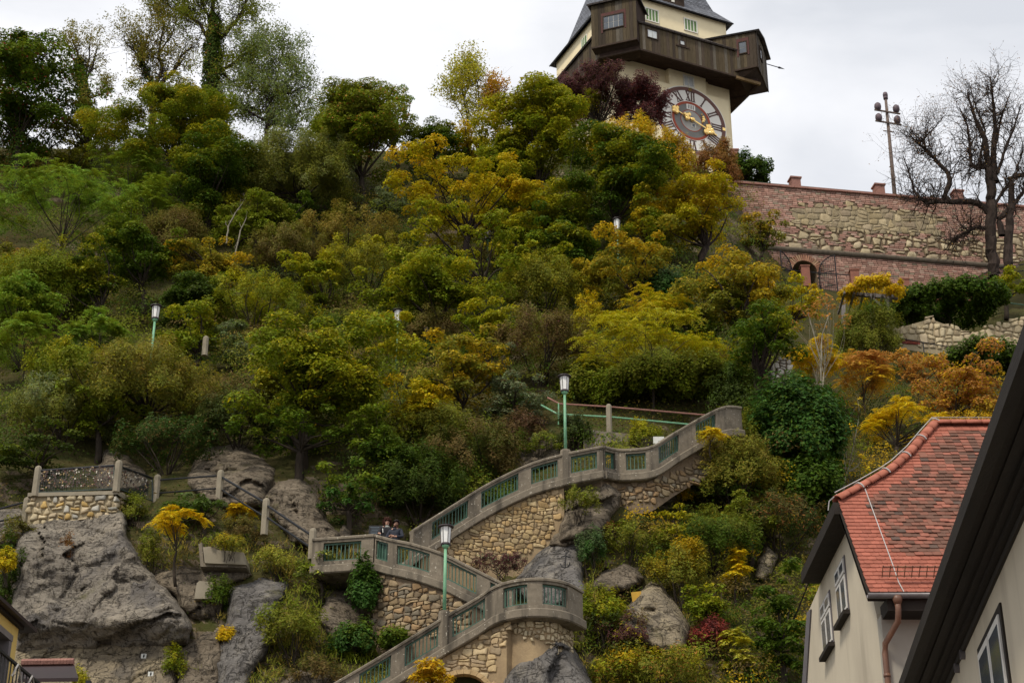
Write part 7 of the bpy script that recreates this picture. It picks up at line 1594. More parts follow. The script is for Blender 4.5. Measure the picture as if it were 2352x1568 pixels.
shrub('golden brown scrub behind the ridge of the red roof', 2260, 975, 80, 42, 10, 'fine', 'GO', 'OB', 0.1, 0.9, 0.10)
tree('thin yellow-leaved tree rising right of the ivy bushes', 1945, 1000, 48, 110, 60, 'sparse', 'YE', 'O', 0.0, 1.0, 0.12, name='slender_tree', trunk_r=0.06, bark='bark_pale', grow=1.15)
shrub('dark ivy hedge along the top of the low rubble wall', 2185, 698, 100, 30, 4, 'ivy', 'G', 'BG', -0.1, 1.5, 0.14, name='ivy_hedge', Y=86.0)
shrub('ivy hanging over the left end of the low rubble wall', 2090, 708, 42, 30, 4, 'ivy', 'G', 'D', 0.2, 1.5, 0.13, name='ivy_hedge', Y=85.0)
shrub('yellow-green bush at the right edge above the ivy hedge', 2310, 662, 68, 46, 6, 'maple', 'M', 'Y', 0.2, 1.1, 0.13, Y=88.0)
shrub('yellow vine leaves lying over the pergola beam', 2000, 668, 68, 17, 6, 'fine', 'YE', 'YE', 0.0, 2.6, 0.13, name='vine', Y=82.7)
shrub('dark ivy band along the foot of the low rubble wall', 2250, 846, 95, 14, 4, 'ivy', 'G', 'D', 0.1, 1.5, 0.13, name='ivy_hedge', Y=81.0)
shrub('olive brown bush beneath the right end of the stairs', 1690, 1090, 95, 80, 6, 'fine', 'O', 'OB', 0.0, 0.95, 0.09)
shrub('olive green bush partly hiding the topmost stair parapet', 1700, 1000, 52, 48, 6, 'fine', 'O', 'M', 0.0, 0.95, 0.08)
shrub('rust-speckled dark slope bush left of the red roof', 1790, 1200, 95, 60, 6, 'fine', 'D', 'B', 0.1, 0.95, 0.09, 'RU', 0.15)
shrub('dark green bush above the red shrub', 1640, 1240, 90, 66, 6, 'fine', 'G', 'O', -0.1, 0.95, 0.09)
tree('dense dark green tree beside the wall of the red-roofed house', 1790, 1420, 78, 130, 30, 'dense', 'G', 'M', -0.15, 1.0, 0.11, grow=1.15)
shrub('narrow yellow sumac between dark bushes right of the outcrop', 1690, 1310, 24, 42, 20, 'frond', 'YE', 'Y', 0, 1.8, 0.11, name='sumac_shrub')
shrub('yellow-green hanging shrub left of the dense dark tree', 1690, 1500, 30, 60, 10, 'frond', 'Y', 'PY', 0, 1.6, 0.11, name='sumac_shrub')
shrub('crimson shrub at the right of the grey outcrop', 1630, 1460, 48, 42, 6, 'fine', 'R', 'PU', 0.0, 1.0, 0.09, name='red_shrub')
shrub('yellow-green and orange scrub along the bottom edge', 1500, 1548, 130, 46, 6, 'fine', 'O', 'Y', 0.0, 0.95, 0.09, 'OR', 0.12)
shrub('green shrub hugging the right end of the curved landing', 1385, 1405, 44, 52, 6, 'fine', 'M', 'Y', 0.05, 1.0, 0.09)
shrub('purple-brown twiggy bush under the grey outcrop', 1445, 1455, 60, 40, 6, 'fine', 'PU', 'B', 0.0, 0.7, 0.08, 'Y', 0.1)
shrub('red creeper cushion on the slope right of the golden stone wall', 1382, 1212, 32, 14, 4, 'fine', 'R', 'RU', 0.0, 1.0, 0.08, name='red_creeper')
shrub('ivy clump below the red creeper cushion', 1358, 1262, 30, 46, 4, 'fine', 'BG', 'GG', -0.1, 1.1, 0.08, name='ivy_bush')
shrub('grassy tuft bush on the slope right of the triangular slab', 1450, 1240, 62, 40, 4, 'fine', 'O', 'M', 0.0, 0.8, 0.08)
shrub('yellow-brown scrub on the slope above the grey outcrop', 1560, 1310, 62, 66, 5, 'fine', 'O', 'GO', 0.0, 0.8, 0.08)
shrub('yellow sprigs growing before the upper stair parapet', 1425, 1085, 30, 34, 8, 'frond', 'GO', 'YE', 0.0, 1.8, 0.09, name='sumac_shrub')
shrub('yellow sprig beside the last stair grille', 1632, 1000, 22, 20, 8, 'frond', 'YE', 'Y', 0.0, 1.8, 0.09, name='sumac_shrub', Y=59.3)
shrub('lone yellow sprig under the topmost stair flight', 1560, 1135, 26, 12, 20, 'frond', 'YE', 'GO', 0.0, 2.0, 0.09, name='sumac_shrub')
shrub('green bush on the rock below the bend of the upper stair', 1345, 1108, 46, 26, 4, 'fine', 'M', 'O', 0.0, 0.9, 0.08)
shrub('golden bush wedged between the round golden tree and the rampart', 1752, 548, 46, 56, 6, 'maple', 'O', 'GO', 0.0, 1.0, 0.12)
shrub('yellow-brown weeds drooping over the pale concrete block', 528, 1248, 42, 18, 4, 'fine', 'O', 'YE', -0.1, 1.0, 0.07, group=CL, Y=55.4)
shrub('mossy scrub over the brown rock under the upper stair bend', 1330, 1150, 46, 26, 4, 'fine', 'O', 'M', 0.0, 0.9, 0.07, Y=57.0)
# --- on the cliff, left
tree('yellow sumac with thin trunk on the cliff above the concrete block', 405, 1205, 62, 34, 75, 'frond', 'YE', 'GO', -0.1, 2.2, 0.12, name='sumac_tree', group=CL, trunk_r=0.06, Y=55.8, grow=1.15)
shrub('dark green bush on the terrace slope right of the padlock fence', 465, 1172, 88, 42, 5, 'maple', 'G', 'GG', -0.1, 1.1, 0.09, group=CL)
shrub('mossy grass bush against the right end of the terrace wall', 310, 1170, 38, 34, 5, 'fine', 'O', 'M', 0.0, 0.9, 0.07, group=CL)
shrub('small yellow sumac near the descending handrail', 553, 1172, 24, 22, 20, 'frond', 'YE', 'GO', 0.0, 2.2, 0.09, name='sumac_shrub', group=CL)
shrub('brown weeds under the small yellow sumac', 560, 1215, 45, 30, 5, 'fine', 'B', 'O', 0.1, 0.8, 0.07, group=CL)
shrub('yellow-green bush left of the white-flecked bush', 635, 1288, 54, 32, 5, 'fine', 'O', 'PY', 0.1, 1.0, 0.08, group=CL)
shrub('white-flecked green bush under the level parapet', 738, 1318, 76, 42, 5, 'maple', 'M', 'GG', 0.0, 1.0, 0.08, 'PY', 0.08, group=CL)
shrub('dark ivy curtain left of the curved stone wall', 835, 1350, 28, 72, 4, 'ivy', 'BG', 'G', 0.0, 1.2, 0.09, name='ivy_curtain', group=CL, Y=54.7)
shrub('round olive bush on the cliff below the white-flecked one', 668, 1442, 78, 64, 5, 'fine', 'O', 'M', 0.1, 1.05, 0.09, group=CL)
shrub('small bright yellow tuft on the cliff edge', 515, 1460, 26, 18, 5, 'fine', 'YE', 'GO', 0.0, 1.0, 0.07, group=CL)
shrub('dark green bush left of the lowest stair flight', 815, 1470, 50, 34, 5, 'ivy', 'BG', 'M', 0.0, 1.0, 0.08, group=CL)
shrub('leafy bush at the foot of the curved stone wall', 905, 1468, 34, 16, 4, 'ivy', 'G', 'M', 0.0, 1.0, 0.08, group=CL, Y=54.1)
shrub('dark green hanging bush at the left edge beside the cliff', 15, 1340, 42, 110, 6, 'fine', 'D', 'G', 0.2, 1.1, 0.09, group=CL)
shrub('yellow bush at the left edge beside the cliff', 12, 1288, 24, 34, 6, 'fine', 'YE', 'Y', 0.0, 1.0, 0.08, group=CL, Y=55.2)
shrub('brown-green scrub below the terrace post at the left edge', 40, 1225, 40, 34, 5, 'fine', 'B', 'O', 0.1, 0.9, 0.08, group=CL)
shrub('orange-leaved maple sprig before the vault at the bottom edge', 990, 1545, 66, 34, 30, 'maple', 'GO', 'OR', -0.1, 0.8, 0.10, name='maple_sprig', group=CL, Y=50.9, trunk_r=0.05)
shrub('rust-red creeper on the upper cliff face', 152, 1262, 17, 38, 4, 'wisp', 'RU', 'B', 0.0, 1.4, 0.07, name='red_creeper', group=CL, Y=float(raycliff(152, 1270)[1]) - 0.02)
shrub('purple heather strip on the ledge below the golden stone wall', 1150, 1290, 62, 18, 4, 'fine', 'PU', 'PU', 0.0, 1.1, 0.06, name='purple_flowers', group=CL, c3='GG', f3=0.15, Y=56.4)
shrub('dark shrub under the round olive bush at the bottom edge', 730, 1540, 62, 36, 5, 'fine', 'B', 'G', 0.0, 0.9, 0.08, group=CL)
shrub('grassy bush beside the pale concrete pillar', 500, 1365, 34, 40, 5, 'fine', 'G', 'M', 0.0, 0.9, 0.07, group=CL)
shrub('weedy green strip right of the massive limestone face', 345, 1265, 24, 60, 5, 'fine', 'O', 'M', 0.0, 0.8, 0.07, group=CL)
shrub('yellow-green tuft by the pale cliff base', 400, 1520, 26, 44, 5, 'fine', 'M', 'Y', 0.0, 0.8, 0.07, group=CL)
shrub('yellow leaf spray below the pale concrete pillar', 475, 1382, 20, 9, 5, 'frond', 'YE', 'GO', 0.0, 2.0, 0.07, name='sumac_shrub', group=CL)
shrub('yellow-green bush at the foot of the canopy roof', 185, 1560, 18, 24, 5, 'fine', 'Y', 'PY', 0, 0.9, 0.07, group=CL, Y=52.0)

# ---------------------------------------------------------------- undergrowth and grass
rng = np.random.default_rng(77)
def scatter(name, label, cat, n, x0, x1, y0, y1, cols, leaf, excl=True, lift=0.5, region=None, blade=False, per=6):
    qx = rng.uniform(x0, x1, n); qy = rng.uniform(y0, y1, n); k = qy > crest(qx) + 4
    if region is not None: k &= inpoly(qx, qy, region)
    if excl:
        for p in ROCKPOLY:
            ins = inpoly(qx, qy, p); k &= ~(ins & (rng.random(n) > 0.03))
    qx, qy = qx[k], qy[k]; Yq = Yt(qx, qy); c = PN(qx, qy, Yq - rng.uniform(0.0, lift, len(qx))); m_ = len(c)
    w = fbm(c * 0.22, 3, 5); pick = np.clip(((w + 0.9) / 1.8 + rng.normal(size=m_) * 0.16) * len(cols), 0, len(cols) - 1).astype(int); base = np.array([PAL[q] for q in cols])[pick]
    idx = np.repeat(np.arange(m_), per); nn = len(idx)
    if blade:
        d = np.array([0, -0.35, 1.0]) + rng.normal(size=(nn, 3)) * 0.35; L = leaf * rng.uniform(0.6, 1.4, nn); pos = c[idx] + rng.normal(size=(nn, 3)) * np.array([0.12, 0.08, 0.05]) + d * (L * 0.4)[:, None]
        col = base[idx] * (1 + 0.3 * rng.uniform(-1, 1, (nn, 1))); me = leafmesh(name, pos, np.array([0, -1.0, 0.4]) + rng.normal(size=(nn, 3)) * 0.5, L, leaf * 0.1, col, rng, d); mt = 'grass'
    else:
        pos = c[idx] + rng.normal(size=(nn, 3)) * np.array([0.2, 0.2, 0.16]); col = base[idx] * (1 + 0.32 * rng.uniform(-1, 1, (nn, 1))); me = leafmesh(name, pos, np.array([0, -0.35, 0.8]) + rng.normal(size=(nn, 3)) * 0.55, leaf * rng.uniform(0.6, 1.4, nn), leaf * 0.6, col, rng); mt = 'leaf'
    NL[0] += nn
    o = link(name, me, mt); return tag(o, label, cat, None, 'stuff')
CLEAR = [[(330, 1060), (530, 1040), (740, 1190), (870, 1200), (870, 1300), (700, 1300), (480, 1200), (330, 1180)], [(1225, 880), (1660, 880), (1660, 1040), (1225, 1060)], [(1780, 560), (2352, 600), (2352, 830), (2040, 830), (1960, 690), (1780, 690)], [(40, 1050), (330, 1040), (330, 1250), (40, 1250)], [(860, 1180), (960, 1180), (960, 1260), (860, 1260)], [(1760, 830), (1840, 830), (1840, 920), (1760, 920)]]
def thicket(name, label, n, x0, x1, y0, y1, cols, leaf, rad, per, seed, region=None):
    """the closed mass of small bushes between the single ones"""
    r_ = np.random.default_rng(seed); qx = r_.uniform(x0, x1, n); qy = r_.uniform(y0, y1, n); k = qy > crest(qx) + 10
    if region is not None: k &= inpoly(qx, qy, region)
    for p in ROCKPOLY: k &= polydist(qx, qy, p) < -38
    for p in CLEAR: k &= ~inpoly(qx, qy, p)
    qx, qy = qx[k], qy[k]; c = PN(qx, qy, Yt(qx, qy) - 0.2); m_ = len(c); R = rad * r_.uniform(0.55, 1.35, m_); c[:, 2] += R * r_.uniform(0.15, 0.5, m_)
    w = fbm(c * 0.16, 3, seed); pick = np.clip(((w + 0.9) / 1.8 + r_.normal(size=m_) * 0.22) * len(cols), 0, len(cols) - 1).astype(int)
    base = np.array([PAL[q] for q in cols]); cnt = (per * (R / rad) ** 2).astype(int) + 8; idx = np.repeat(np.arange(m_), cnt); nn = len(idx); d = unit(r_, nn); d[:, 2] = np.abs(d[:, 2]) * 1.0 - 0.25; d[:, 1] = np.where(d[:, 1] > 0.5, -d[:, 1], d[:, 1])
    lump = 1 + 0.3 * vnoise(d * 2.5 + c[idx], seed)
    pos = c[idx] + d * (R[idx] * lump * (0.55 + 0.5 * r_.random(nn)))[:, None] * np.array([1.1, 1.0, 1.0])
    f = np.clip(d[:, 2] * 0.8 + 0.3 * r_.normal(size=nn), 0, 1)[:, None]; alt = base[np.clip(pick + r_.integers(-1, 2, m_), 0, len(cols) - 1)]
    col = (base[pick][idx] * (1 - 0.5 * f) + alt[idx] * 0.5 * f) * (1 + 0.2 * r_.uniform(-1, 1, (nn, 1))); NL[0] += nn
    me = leafmesh(name, pos, d + np.array([0, -0.1, 0.5]) + r_.normal(size=(nn, 3)) * 0.45, leaf * r_.uniform(0.6, 1.4, nn), leaf * 0.6 * r_.uniform(0.7, 1.2, nn), col, r_)
    return tag(link(name, me, 'leaf'), label, 'thicket', None, 'stuff')
thicket('hill_thicket', 'closed mass of mixed bushes filling the hillside between the trees', 1400, -260, 1820, 335, 1180, ['D', 'G', 'O', 'G', 'M', 'O', 'G', 'B', 'OB'], 0.12, 1.25, 270, 5)
thicket('right_thicket', 'mass of small bushes on the slope right of the stairs', 520, 1350, 2360, 840, 1600, ['G', 'O', 'B', 'M', 'GO', 'OB', 'D'], 0.10, 0.85, 170, 6)
thicket('cliff_thicket', 'small bushes rooted on the ledges of the cliff', 200, -60, 1000, 1150, 1600, ['B', 'G', 'O', 'M', 'D'], 0.085, 0.5, 90, 7)
scatter('undergrowth', 'brown and green undergrowth covering the slope between the trees', 'undergrowth', 3500, -250, 1900, 330, 1230, ['D', 'B', 'G', 'D', 'D', 'B', 'G'], 0.14)
scatter('slope_undergrowth', 'low leafy cover on the slope right of the stairs', 'undergrowth', 5000, 1330, 2350, 840, 1600, ['G', 'O', 'B', 'M', 'OB', 'D'], 0.11, lift=0.35)
scatter('cliff_weeds', 'weeds and leaf litter on the ledges of the cliff', 'undergrowth', 3600, -40, 900, 1120, 1620, ['B', 'G', 'B', 'D', 'O'], 0.085, lift=0.2)
scatter('dry_grass', 'dry grass tufts on the ledges and slopes around the stairs', 'grass', 2000, 280, 1700, 1245, 1600, ['O', 'OB', 'O', 'M'], 0.30, lift=0.15, blade=True, per=9)

# ---------------------------------------------------------------- floodlight pole
YP = 106.0
fp = empty('floodlight_pole', tuple(P(2057, 470, YP)), 'tall wooden pole carrying five round floodlights behind the rampart', 'pole'); fo_ = np.array(fp.location)
M['pole_wood'] = pmat('pole_wood', (0.16, 0.12, 0.10), (0.10, 0.075, 0.065), 4, 0.85, 0.3, 12)
M['flood'] = pmat('flood', (0.13, 0.095, 0.11), (0.09, 0.065, 0.075), 4, 0.6)
b0, t0 = P(2057, 470, YP), P(2035, 228, YP); t0 = np.array([b0[0] - 0.05, YP, t0[2]]); 
off = P(2035, 228, YP)[0] - b0[0]; t0[0] = b0[0] + off * 0.9
m = MB(fo_); m.tube([b0 - (t0 - b0) * 0.3, t0], [0.17, 0.10], 8); m.build('mast', 'pole_wood', fp, True)
m = MB(fo_); m.lathe(t0, [(0.1, 0), (0.12, 0.1), (0.08, 0.15)], 8); m.tube([t0 + np.array([0, 0, 0.0]), t0 + np.array([0, 0, 0.22])], 0.17, 10); m.lathe(t0 + np.array([0, 0, 0.2]), [(0.18, 0), (0.19, 0.2), (0.14, 0.36), (0.03, 0.42)], 10); m.build('floodlight', 'flood', fp, True)
ax = nrm(np.array([math.cos(0.2), math.sin(0.2), 0]))
for ya, xs_ in ((388, (-1.03, 0.99)), (472, (-1.0, 1.0))):
    zz = P(2036, 144.1 + 0.2988 * ya, YP)[2]; f_ = (zz - b0[2]) / (t0[2] - b0[2]); c = b0 + (t0 - b0) * f_; m = MB(fo_); m.bar(c - ax * 1.0 + np.array([0, -0.15, 0.06]), c + ax * 1.0 + np.array([0, -0.15, -0.04]), 0.1, 0.1); m.build('cross_arm', 'pole_wood', fp)
    for sx in (-0.72, 0.72):
        p = c + ax * sx + np.array([0, -0.15, 0.06]); m = MB(fo_); m.lathe(p, [(0.06, 0), (0.22, 0.08), (0.26, 0.3), (0.23, 0.5), (0.12, 0.62), (0.02, 0.65)], 12); m.build('floodlight', 'flood', fp, True)
zz = P(2043, 302, YP)[2]; f_ = (zz - b0[2]) / (t0[2] - b0[2]); c = b0 + (t0 - b0) * f_; m = MB(fo_); m.bar(c - ax * 0.42, c + ax * 0.42, 0.05, 0.06); m.build('step_iron', 'pole_wood', fp)
# ---------------------------------------------------------------- bare tree
def bare_tree(name, label, Y, mains, seed, twig=True, leafn=0, cols=('RU', 'B'), tw_len=1.4, depth=3, bark='bark_dark', per=6, droop=0.0, leaf=0.10, spread=0.16, ivy=0, ratio=0.58, ivy_w=2.2, keep=0.3):
    """limbs given as measured polylines (x, y, radius, depth offset); finer branches grow from them"""
    if Y is None: Y = float(Yt(mains[0][0][0], mains[0][0][1])) - 0.1
    rg_ = np.random.default_rng(seed); base = P(mains[0][0][0], mains[0][0][1], Y); root = empty(name, tuple(base), label, 'tree'); m = MB(base); tips = []
    def grow(p, d, L, r, k):
        n = 4; pts = [p]; dd = d.copy()
        for i in range(n):
            dd = nrm(dd + rg_.normal(size=3) * 0.26 + np.array([0, 0, 0.07 - droop])); pts.append(pts[-1] + dd * L / n)
        m.tube(pts, list(np.linspace(r, r * 0.5, n + 1)), 4 if k < 2 else 3, False)
        if k >= depth: tips.append((pts[-1], dd)); return
        for j in range(rg_.integers(1, 4)):
            i = rg_.integers(1, n + 1); grow(pts[i], nrm(dd * 0.55 + unit(rg_, 1)[0] * 0.9), L * rg_.uniform(0.5, 0.8), r * ratio, k + 1)
        grow(pts[-1], dd, L * 0.7, r * ratio, k + 1)
    for ln in mains:
        pts = [P(q[0], q[1], Y + (q[3] if len(q) > 3 else 0)) for q in ln]; rad = [q[2] * 0.86 for q in ln]
        W3 = []; R3 = []
        for i in range(len(pts) - 1):
            for t in np.linspace(0, 1, 4, endpoint=False): W3.append(pts[i] + (pts[i + 1] - pts[i]) * t + rg_.normal(size=3) * rad[i] * 0.15); R3.append(rad[i] + (rad[i + 1] - rad[i]) * t)
        W3.append(pts[-1]); R3.append(rad[-1]); m.tube(W3, R3, 8, False)
        if twig:
            for i in range(2, len(W3)):
                if R3[i] < 0.26:
                    for j in range(per if R3[i] < 0.14 else max(1, per // 3)):
                        if rg_.random() < 0.65: d = nrm(unit(rg_, 1)[0] * 1.0 + nrm(W3[i] - W3[i - 1]) * 0.5 + np.array([0, 0, 0.25 - droop])); grow(W3[i], d, tw_len * rg_.uniform(0.55, 1.15), min(0.036, R3[i] * 0.4), 1)
    m.build('branches', bark, root)
    if leafn and tips:
        tp = np.array([t[0] for t in tips]); tp = tp[rg_.permutation(len(tp))[:max(50, int(len(tp) * keep))]]; ii = rg_.integers(0, len(tp), leafn); pos = tp[ii] - base + rg_.normal(size=(leafn, 3)) * spread
        me = leafmesh('dry_leaves', pos, unit(rg_, leafn) + np.array([0, 0, 0.5]), leaf * rg_.uniform(0.7, 1.3, leafn), leaf * 0.62, mixcols(rg_, leafn, PAL[cols[0]], PAL[cols[1]], rg_.random(leafn)), rg_); me.materials.append(M['leaf']); link('foliage', me, None, root)
    if ivy:
        tl = [P(q[0], q[1], Y) for q in mains[0]]; rl = [q[2] for q in mains[0]]; t = rg_.random(ivy) ** 0.9 * (len(tl) - 1) * 0.72; ax_ = np.array([np.interp(t, np.arange(len(tl)), [p[j] for p in tl]) for j in range(3)]).T; rr_ = np.interp(t, np.arange(len(tl)), rl)
        d = unit(rg_, ivy); d[:, 2] *= 0.5; lum = 1 + 0.45 * vnoise(ax_ * 0.8 + d * 1.2, 4); pm = ax_ - base + d * (rr_ * ivy_w * lum * (0.75 + 0.4 * rg_.random(ivy)))[:, None]
        me = leafmesh('ivy', pm, d + rg_.normal(size=(ivy, 3)) * 0.35 + np.array([0, 0, 0.35]), 0.17, 0.14, mixcols(rg_, ivy, PAL['D'], PAL['G'], rg_.random(ivy), 0.3, PAL['RU'], 0.05), rg_); me.materials.append(M['leaf']); link('ivy', me, None, root)
    NL[0] += leafn + ivy
    return tag(root, None, None, TREES)
bare_tree('bare_tree', 'leafless dark tree with spreading crown in front of the rampart, right edge', 90.0, [
    [(2284, 640, 0.42), (2280, 585, 0.40), (2274, 540, 0.40), (2280, 480, 0.38), (2277, 425, 0.34), (2268, 370, 0.24), (2262, 320, 0.20), (2240, 270, 0.12), (2222, 215, 0.06)],
    [(2284, 420, 0.28), (2282, 350, 0.22), (2286, 290, 0.16), (2280, 230, 0.10), (2275, 180, 0.05)],
    [(2318, 640, 0.34), (2314, 580, 0.33), (2318, 520, 0.30), (2324, 470, 0.26), (2322, 410, 0.20), (2352, 400, 0.16), (2400, 380, 0.08)],
    [(2300, 540, 0.25), (2296, 500, 0.2), (2318, 480, 0.18), (2352, 440, 0.12), (2390, 400, 0.06)],
    [(2272, 490, 0.24), (2248, 465, 0.22), (2210, 462, 0.2), (2182, 464, 0.19), (2170, 450, 0.19), (2182, 420, 0.18), (2180, 400, 0.16), (2150, 370, 0.14), (2128, 345, 0.11), (2108, 330, 0.07), (2090, 310, 0.04)],
    [(2182, 464, 0.15), (2150, 465, 0.12), (2128, 468, 0.11), (2100, 440, 0.09), (2090, 400, 0.06), (2075, 360, 0.03)],
    [(2268, 382, 0.16), (2246, 386, 0.14), (2230, 380, 0.12), (2228, 340, 0.10), (2222, 290, 0.07), (2205, 250, 0.04)],
    [(2272, 525, 0.17), (2240, 522, 0.13), (2210, 538, 0.11), (2186, 554, 0.09)],
    [(2276, 400, 0.15), (2250, 370, 0.1), (2262, 300, 0.08), (2240, 240, 0.05), (2225, 190, 0.03)],
    [(2290, 400, 0.13), (2310, 340, 0.10), (2330, 290, 0.07), (2345, 240, 0.04)], [(2288, 330, 0.10), (2300, 270, 0.07), (2320, 215, 0.04)],
    [(2284, 470, 0.12), (2310, 430, 0.10), (2335, 395, 0.07), (2350, 340, 0.04)],
    [(2128, 345, 0.08), (2120, 320, 0.06), (2150, 290, 0.04), (2165, 270, 0.03)]], 5, True, 3600, ('RU', 'B'), 1.3, 3, per=5, ratio=0.62, keep=1.0)
bare_tree('thin_tree', 'thin-crowned skyline tree with an ivy-wrapped trunk, second from left', None, [
    [(200, 345, .30), (198, 250, .30), (190, 200, .24), (183, 160, .15), (178, 120, .09), (165, 90, .04)], [(190, 200, .12), (213, 150, .08), (225, 105, .03)], [(194, 190, .1), (205, 130, .06), (208, 78, .025)], [(192, 215, .08), (160, 190, .05), (145, 160, .025)], [(196, 230, .08), (230, 218, .05), (250, 205, .025)], [(186, 170, .08), (160, 120, .05), (150, 85, .02)]], 21, True, 5200, ('O', 'OB'), 0.95, 2, per=4, leaf=0.13, spread=0.2, ivy=3600)
bare_tree('thin_tree', 'sparse brownish skyline tree with twisted bare limbs', None, [
    [(346, 400, .3), (350, 260, .28), (352, 205, .24), (340, 172, .16), (325, 140, .12), (330, 110, .08), (320, 80, .04)], [(352, 205, .18), (372, 165, .14), (365, 120, .10), (376, 62, .06), (370, 22, .03)], [(360, 200, .14), (400, 165, .12), (415, 130, .09), (440, 108, .05)], [(338, 168, .1), (310, 120, .07), (290, 100, .04), (280, 72, .02)], [(366, 120, .08), (395, 80, .05), (405, 50, .03)], [(328, 120, .07), (345, 70, .04), (350, 40, .02)]], 22, True, 11000, ('OB', 'O'), 1.15, 2, per=5, leaf=0.13, spread=0.24, ivy=1200)
bare_tree('ivy_tree', 'tallest skyline tree, its thick trunk black with ivy, top cut by the frame', None, [
    [(502, 400, .5), (494, 262, .46), (486, 180, .40), (488, 110, .32), (492, 50, .22), (488, 0, .14), (490, -60, .06)], [(492, 100, .2), (520, 72, .18), (545, 45, .14), (560, 20, .07), (566, -20, .04)], [(486, 110, .16), (460, 55, .13), (430, 36, .10), (395, 20, .07), (374, 2, .04)], [(496, 256, .2), (540, 245, .16), (570, 244, .12), (600, 258, .08), (640, 255, .04)], [(490, 172, .12), (530, 150, .10), (570, 120, .07), (602, 82, .03)], [(488, 60, .12), (470, 20, .08), (450, -20, .05)], [(492, 140, .12), (530, 190, .1), (560, 180, .06), (590, 160, .03)]], 23, True, 22000, ('O', 'M'), 1.3, 2, per=6, leaf=0.14, spread=0.26, ivy=7500, ivy_w=1.9)
bare_tree('thin_tree', 'airy green skyline tree with dark open branches right of the tallest one', None, [
    [(610, 420, .2), (612, 300, .16), (620, 240, .12), (635, 180, .08), (650, 108, .03)], [(614, 280, .10), (570, 255, .07), (545, 240, .03)], [(615, 290, .1), (670, 265, .07), (722, 245, .03)], [(620, 240, .08), (590, 190, .05), (585, 150, .025)], [(630, 200, .07), (680, 170, .05), (690, 138, .025)], [(612, 305, .08), (660, 302, .06), (712, 292, .03)], [(624, 225, .07), (660, 215, .05), (700, 200, .03)], [(640, 160, .05), (620, 130, .04), (615, 105, .02)]], 24, True, 20000, ('M', 'GG'), 1.2, 2, per=6, leaf=0.14, spread=0.28)
bare_tree('slender_tree', 'slender pale yellow-green tree standing clear of the skyline', None, [
    [(1080, 420, .09), (1078, 330, .08), (1072, 260, .06), (1060, 200, .04), (1050, 152, .02)], [(1078, 330, .06), (1100, 260, .045), (1098, 200, .03), (1088, 152, .02)], [(1074, 290, .05), (1042, 230, .03), (1030, 192, .02)], [(1066, 230, .04), (1078, 190, .03), (1070, 150, .02)]], 25, True, 6500, ('PY', 'Y'), 0.8, 2, per=6, leaf=0.16, spread=0.24, bark='bark')
bare_tree('slender_tree', 'slender orange-leaved tree beside the pale yellow-green one', None, [
    [(1140, 420, .08), (1142, 320, .06), (1146, 250, .04), (1142, 188, .02)], [(1142, 320, .05), (1160, 250, .03), (1158, 200, .02)], [(1142, 300, .04), (1125, 250, .03), (1120, 212, .015)]], 26, True, 4200, ('GO', 'OR'), 0.75, 2, per=6, leaf=0.15, spread=0.22, bark='bark')
def twiggy(label, Y, mains, seed, **k): return bare_tree('bare_sapling', label, Y, mains, seed, **k)
twiggy('bleached forked dead sapling in the bushes below the dark maple', 80.0, [[(520, 560, 0.055), (524, 520, 0.045), (540, 490, 0.035), (556, 468, 0.02)], [(540, 585, 0.05), (552, 530, 0.04), (566, 500, 0.02)]], 3, bark='bark_pale', tw_len=0.5, depth=1, per=1)
twiggy('pale bare stems of the slender tree above the orange sumac', 66.5, [[(1888, 960, 0.055), (1885, 850, 0.045), (1888, 770, 0.03), (1905, 720, 0.018)], [(1886, 830, 0.03), (1870, 770, 0.022), (1856, 720, 0.015)]], 4, bark='bark_pale', tw_len=0.6, depth=1, per=1)

# ---------------------------------------------------------------- people
M['skin'] = pmat('skin', (0.52, 0.30, 0.21), (0.47, 0.26, 0.18), 9, 0.6, 0, None, 0.4)
M['jacket_black'] = pmat('jacket_black', (0.012, 0.012, 0.015), (0.02, 0.02, 0.024), 12, 0.75, 0.4, 25, 0.3)
M['jacket_navy'] = pmat('jacket_navy', (0.016, 0.019, 0.030), (0.026, 0.030, 0.044), 12, 0.75, 0.4, 25, 0.3)
M['trousers'] = pmat('trousers', (0.02, 0.022, 0.03), (0.03, 0.032, 0.04), 9, 0.85)
M['hair_red'] = pmat('hair_red', (0.11, 0.030, 0.012), (0.05, 0.015, 0.008), 40, 0.55, 0.8, 60, 0.4)
M['hair_dark'] = pmat('hair_dark', (0.022, 0.010, 0.007), (0.012, 0.006, 0.005), 40, 0.5, 0.8, 60, 0.4)
M['scarf'] = pmat('scarf', (0.35, 0.36, 0.33), (0.28, 0.29, 0.27), 20, 0.9)
M['eye'] = pmat('eye', (0.02, 0.014, 0.01), (0.015, 0.01, 0.008), 5, 0.3)
def skin(name, pts, edges, mat, parent, loc, sub=2, rootv=0):
    me = bpy.data.meshes.new(name); me.from_pydata([p[:3] for p in pts], edges, []); me.update(); me.materials.append(M[mat]); o = bpy.data.objects.new(name, me); COL.objects.link(o); o.parent = parent; o.location = loc
    md = o.modifiers.new('skin', 'SKIN'); md.use_smooth_shade = True
    if not me.skin_vertices: me.attributes  # layer is made with the modifier
    sv = me.skin_vertices[0].data
    for i, p in enumerate(pts):
        r = p[3]; sv[i].radius = r if isinstance(r, tuple) else (r, r); sv[i].use_root = (i == rootv)
    s = o.modifiers.new('sub', 'SUBSURF'); s.levels = sub; s.render_levels = sub
    return o
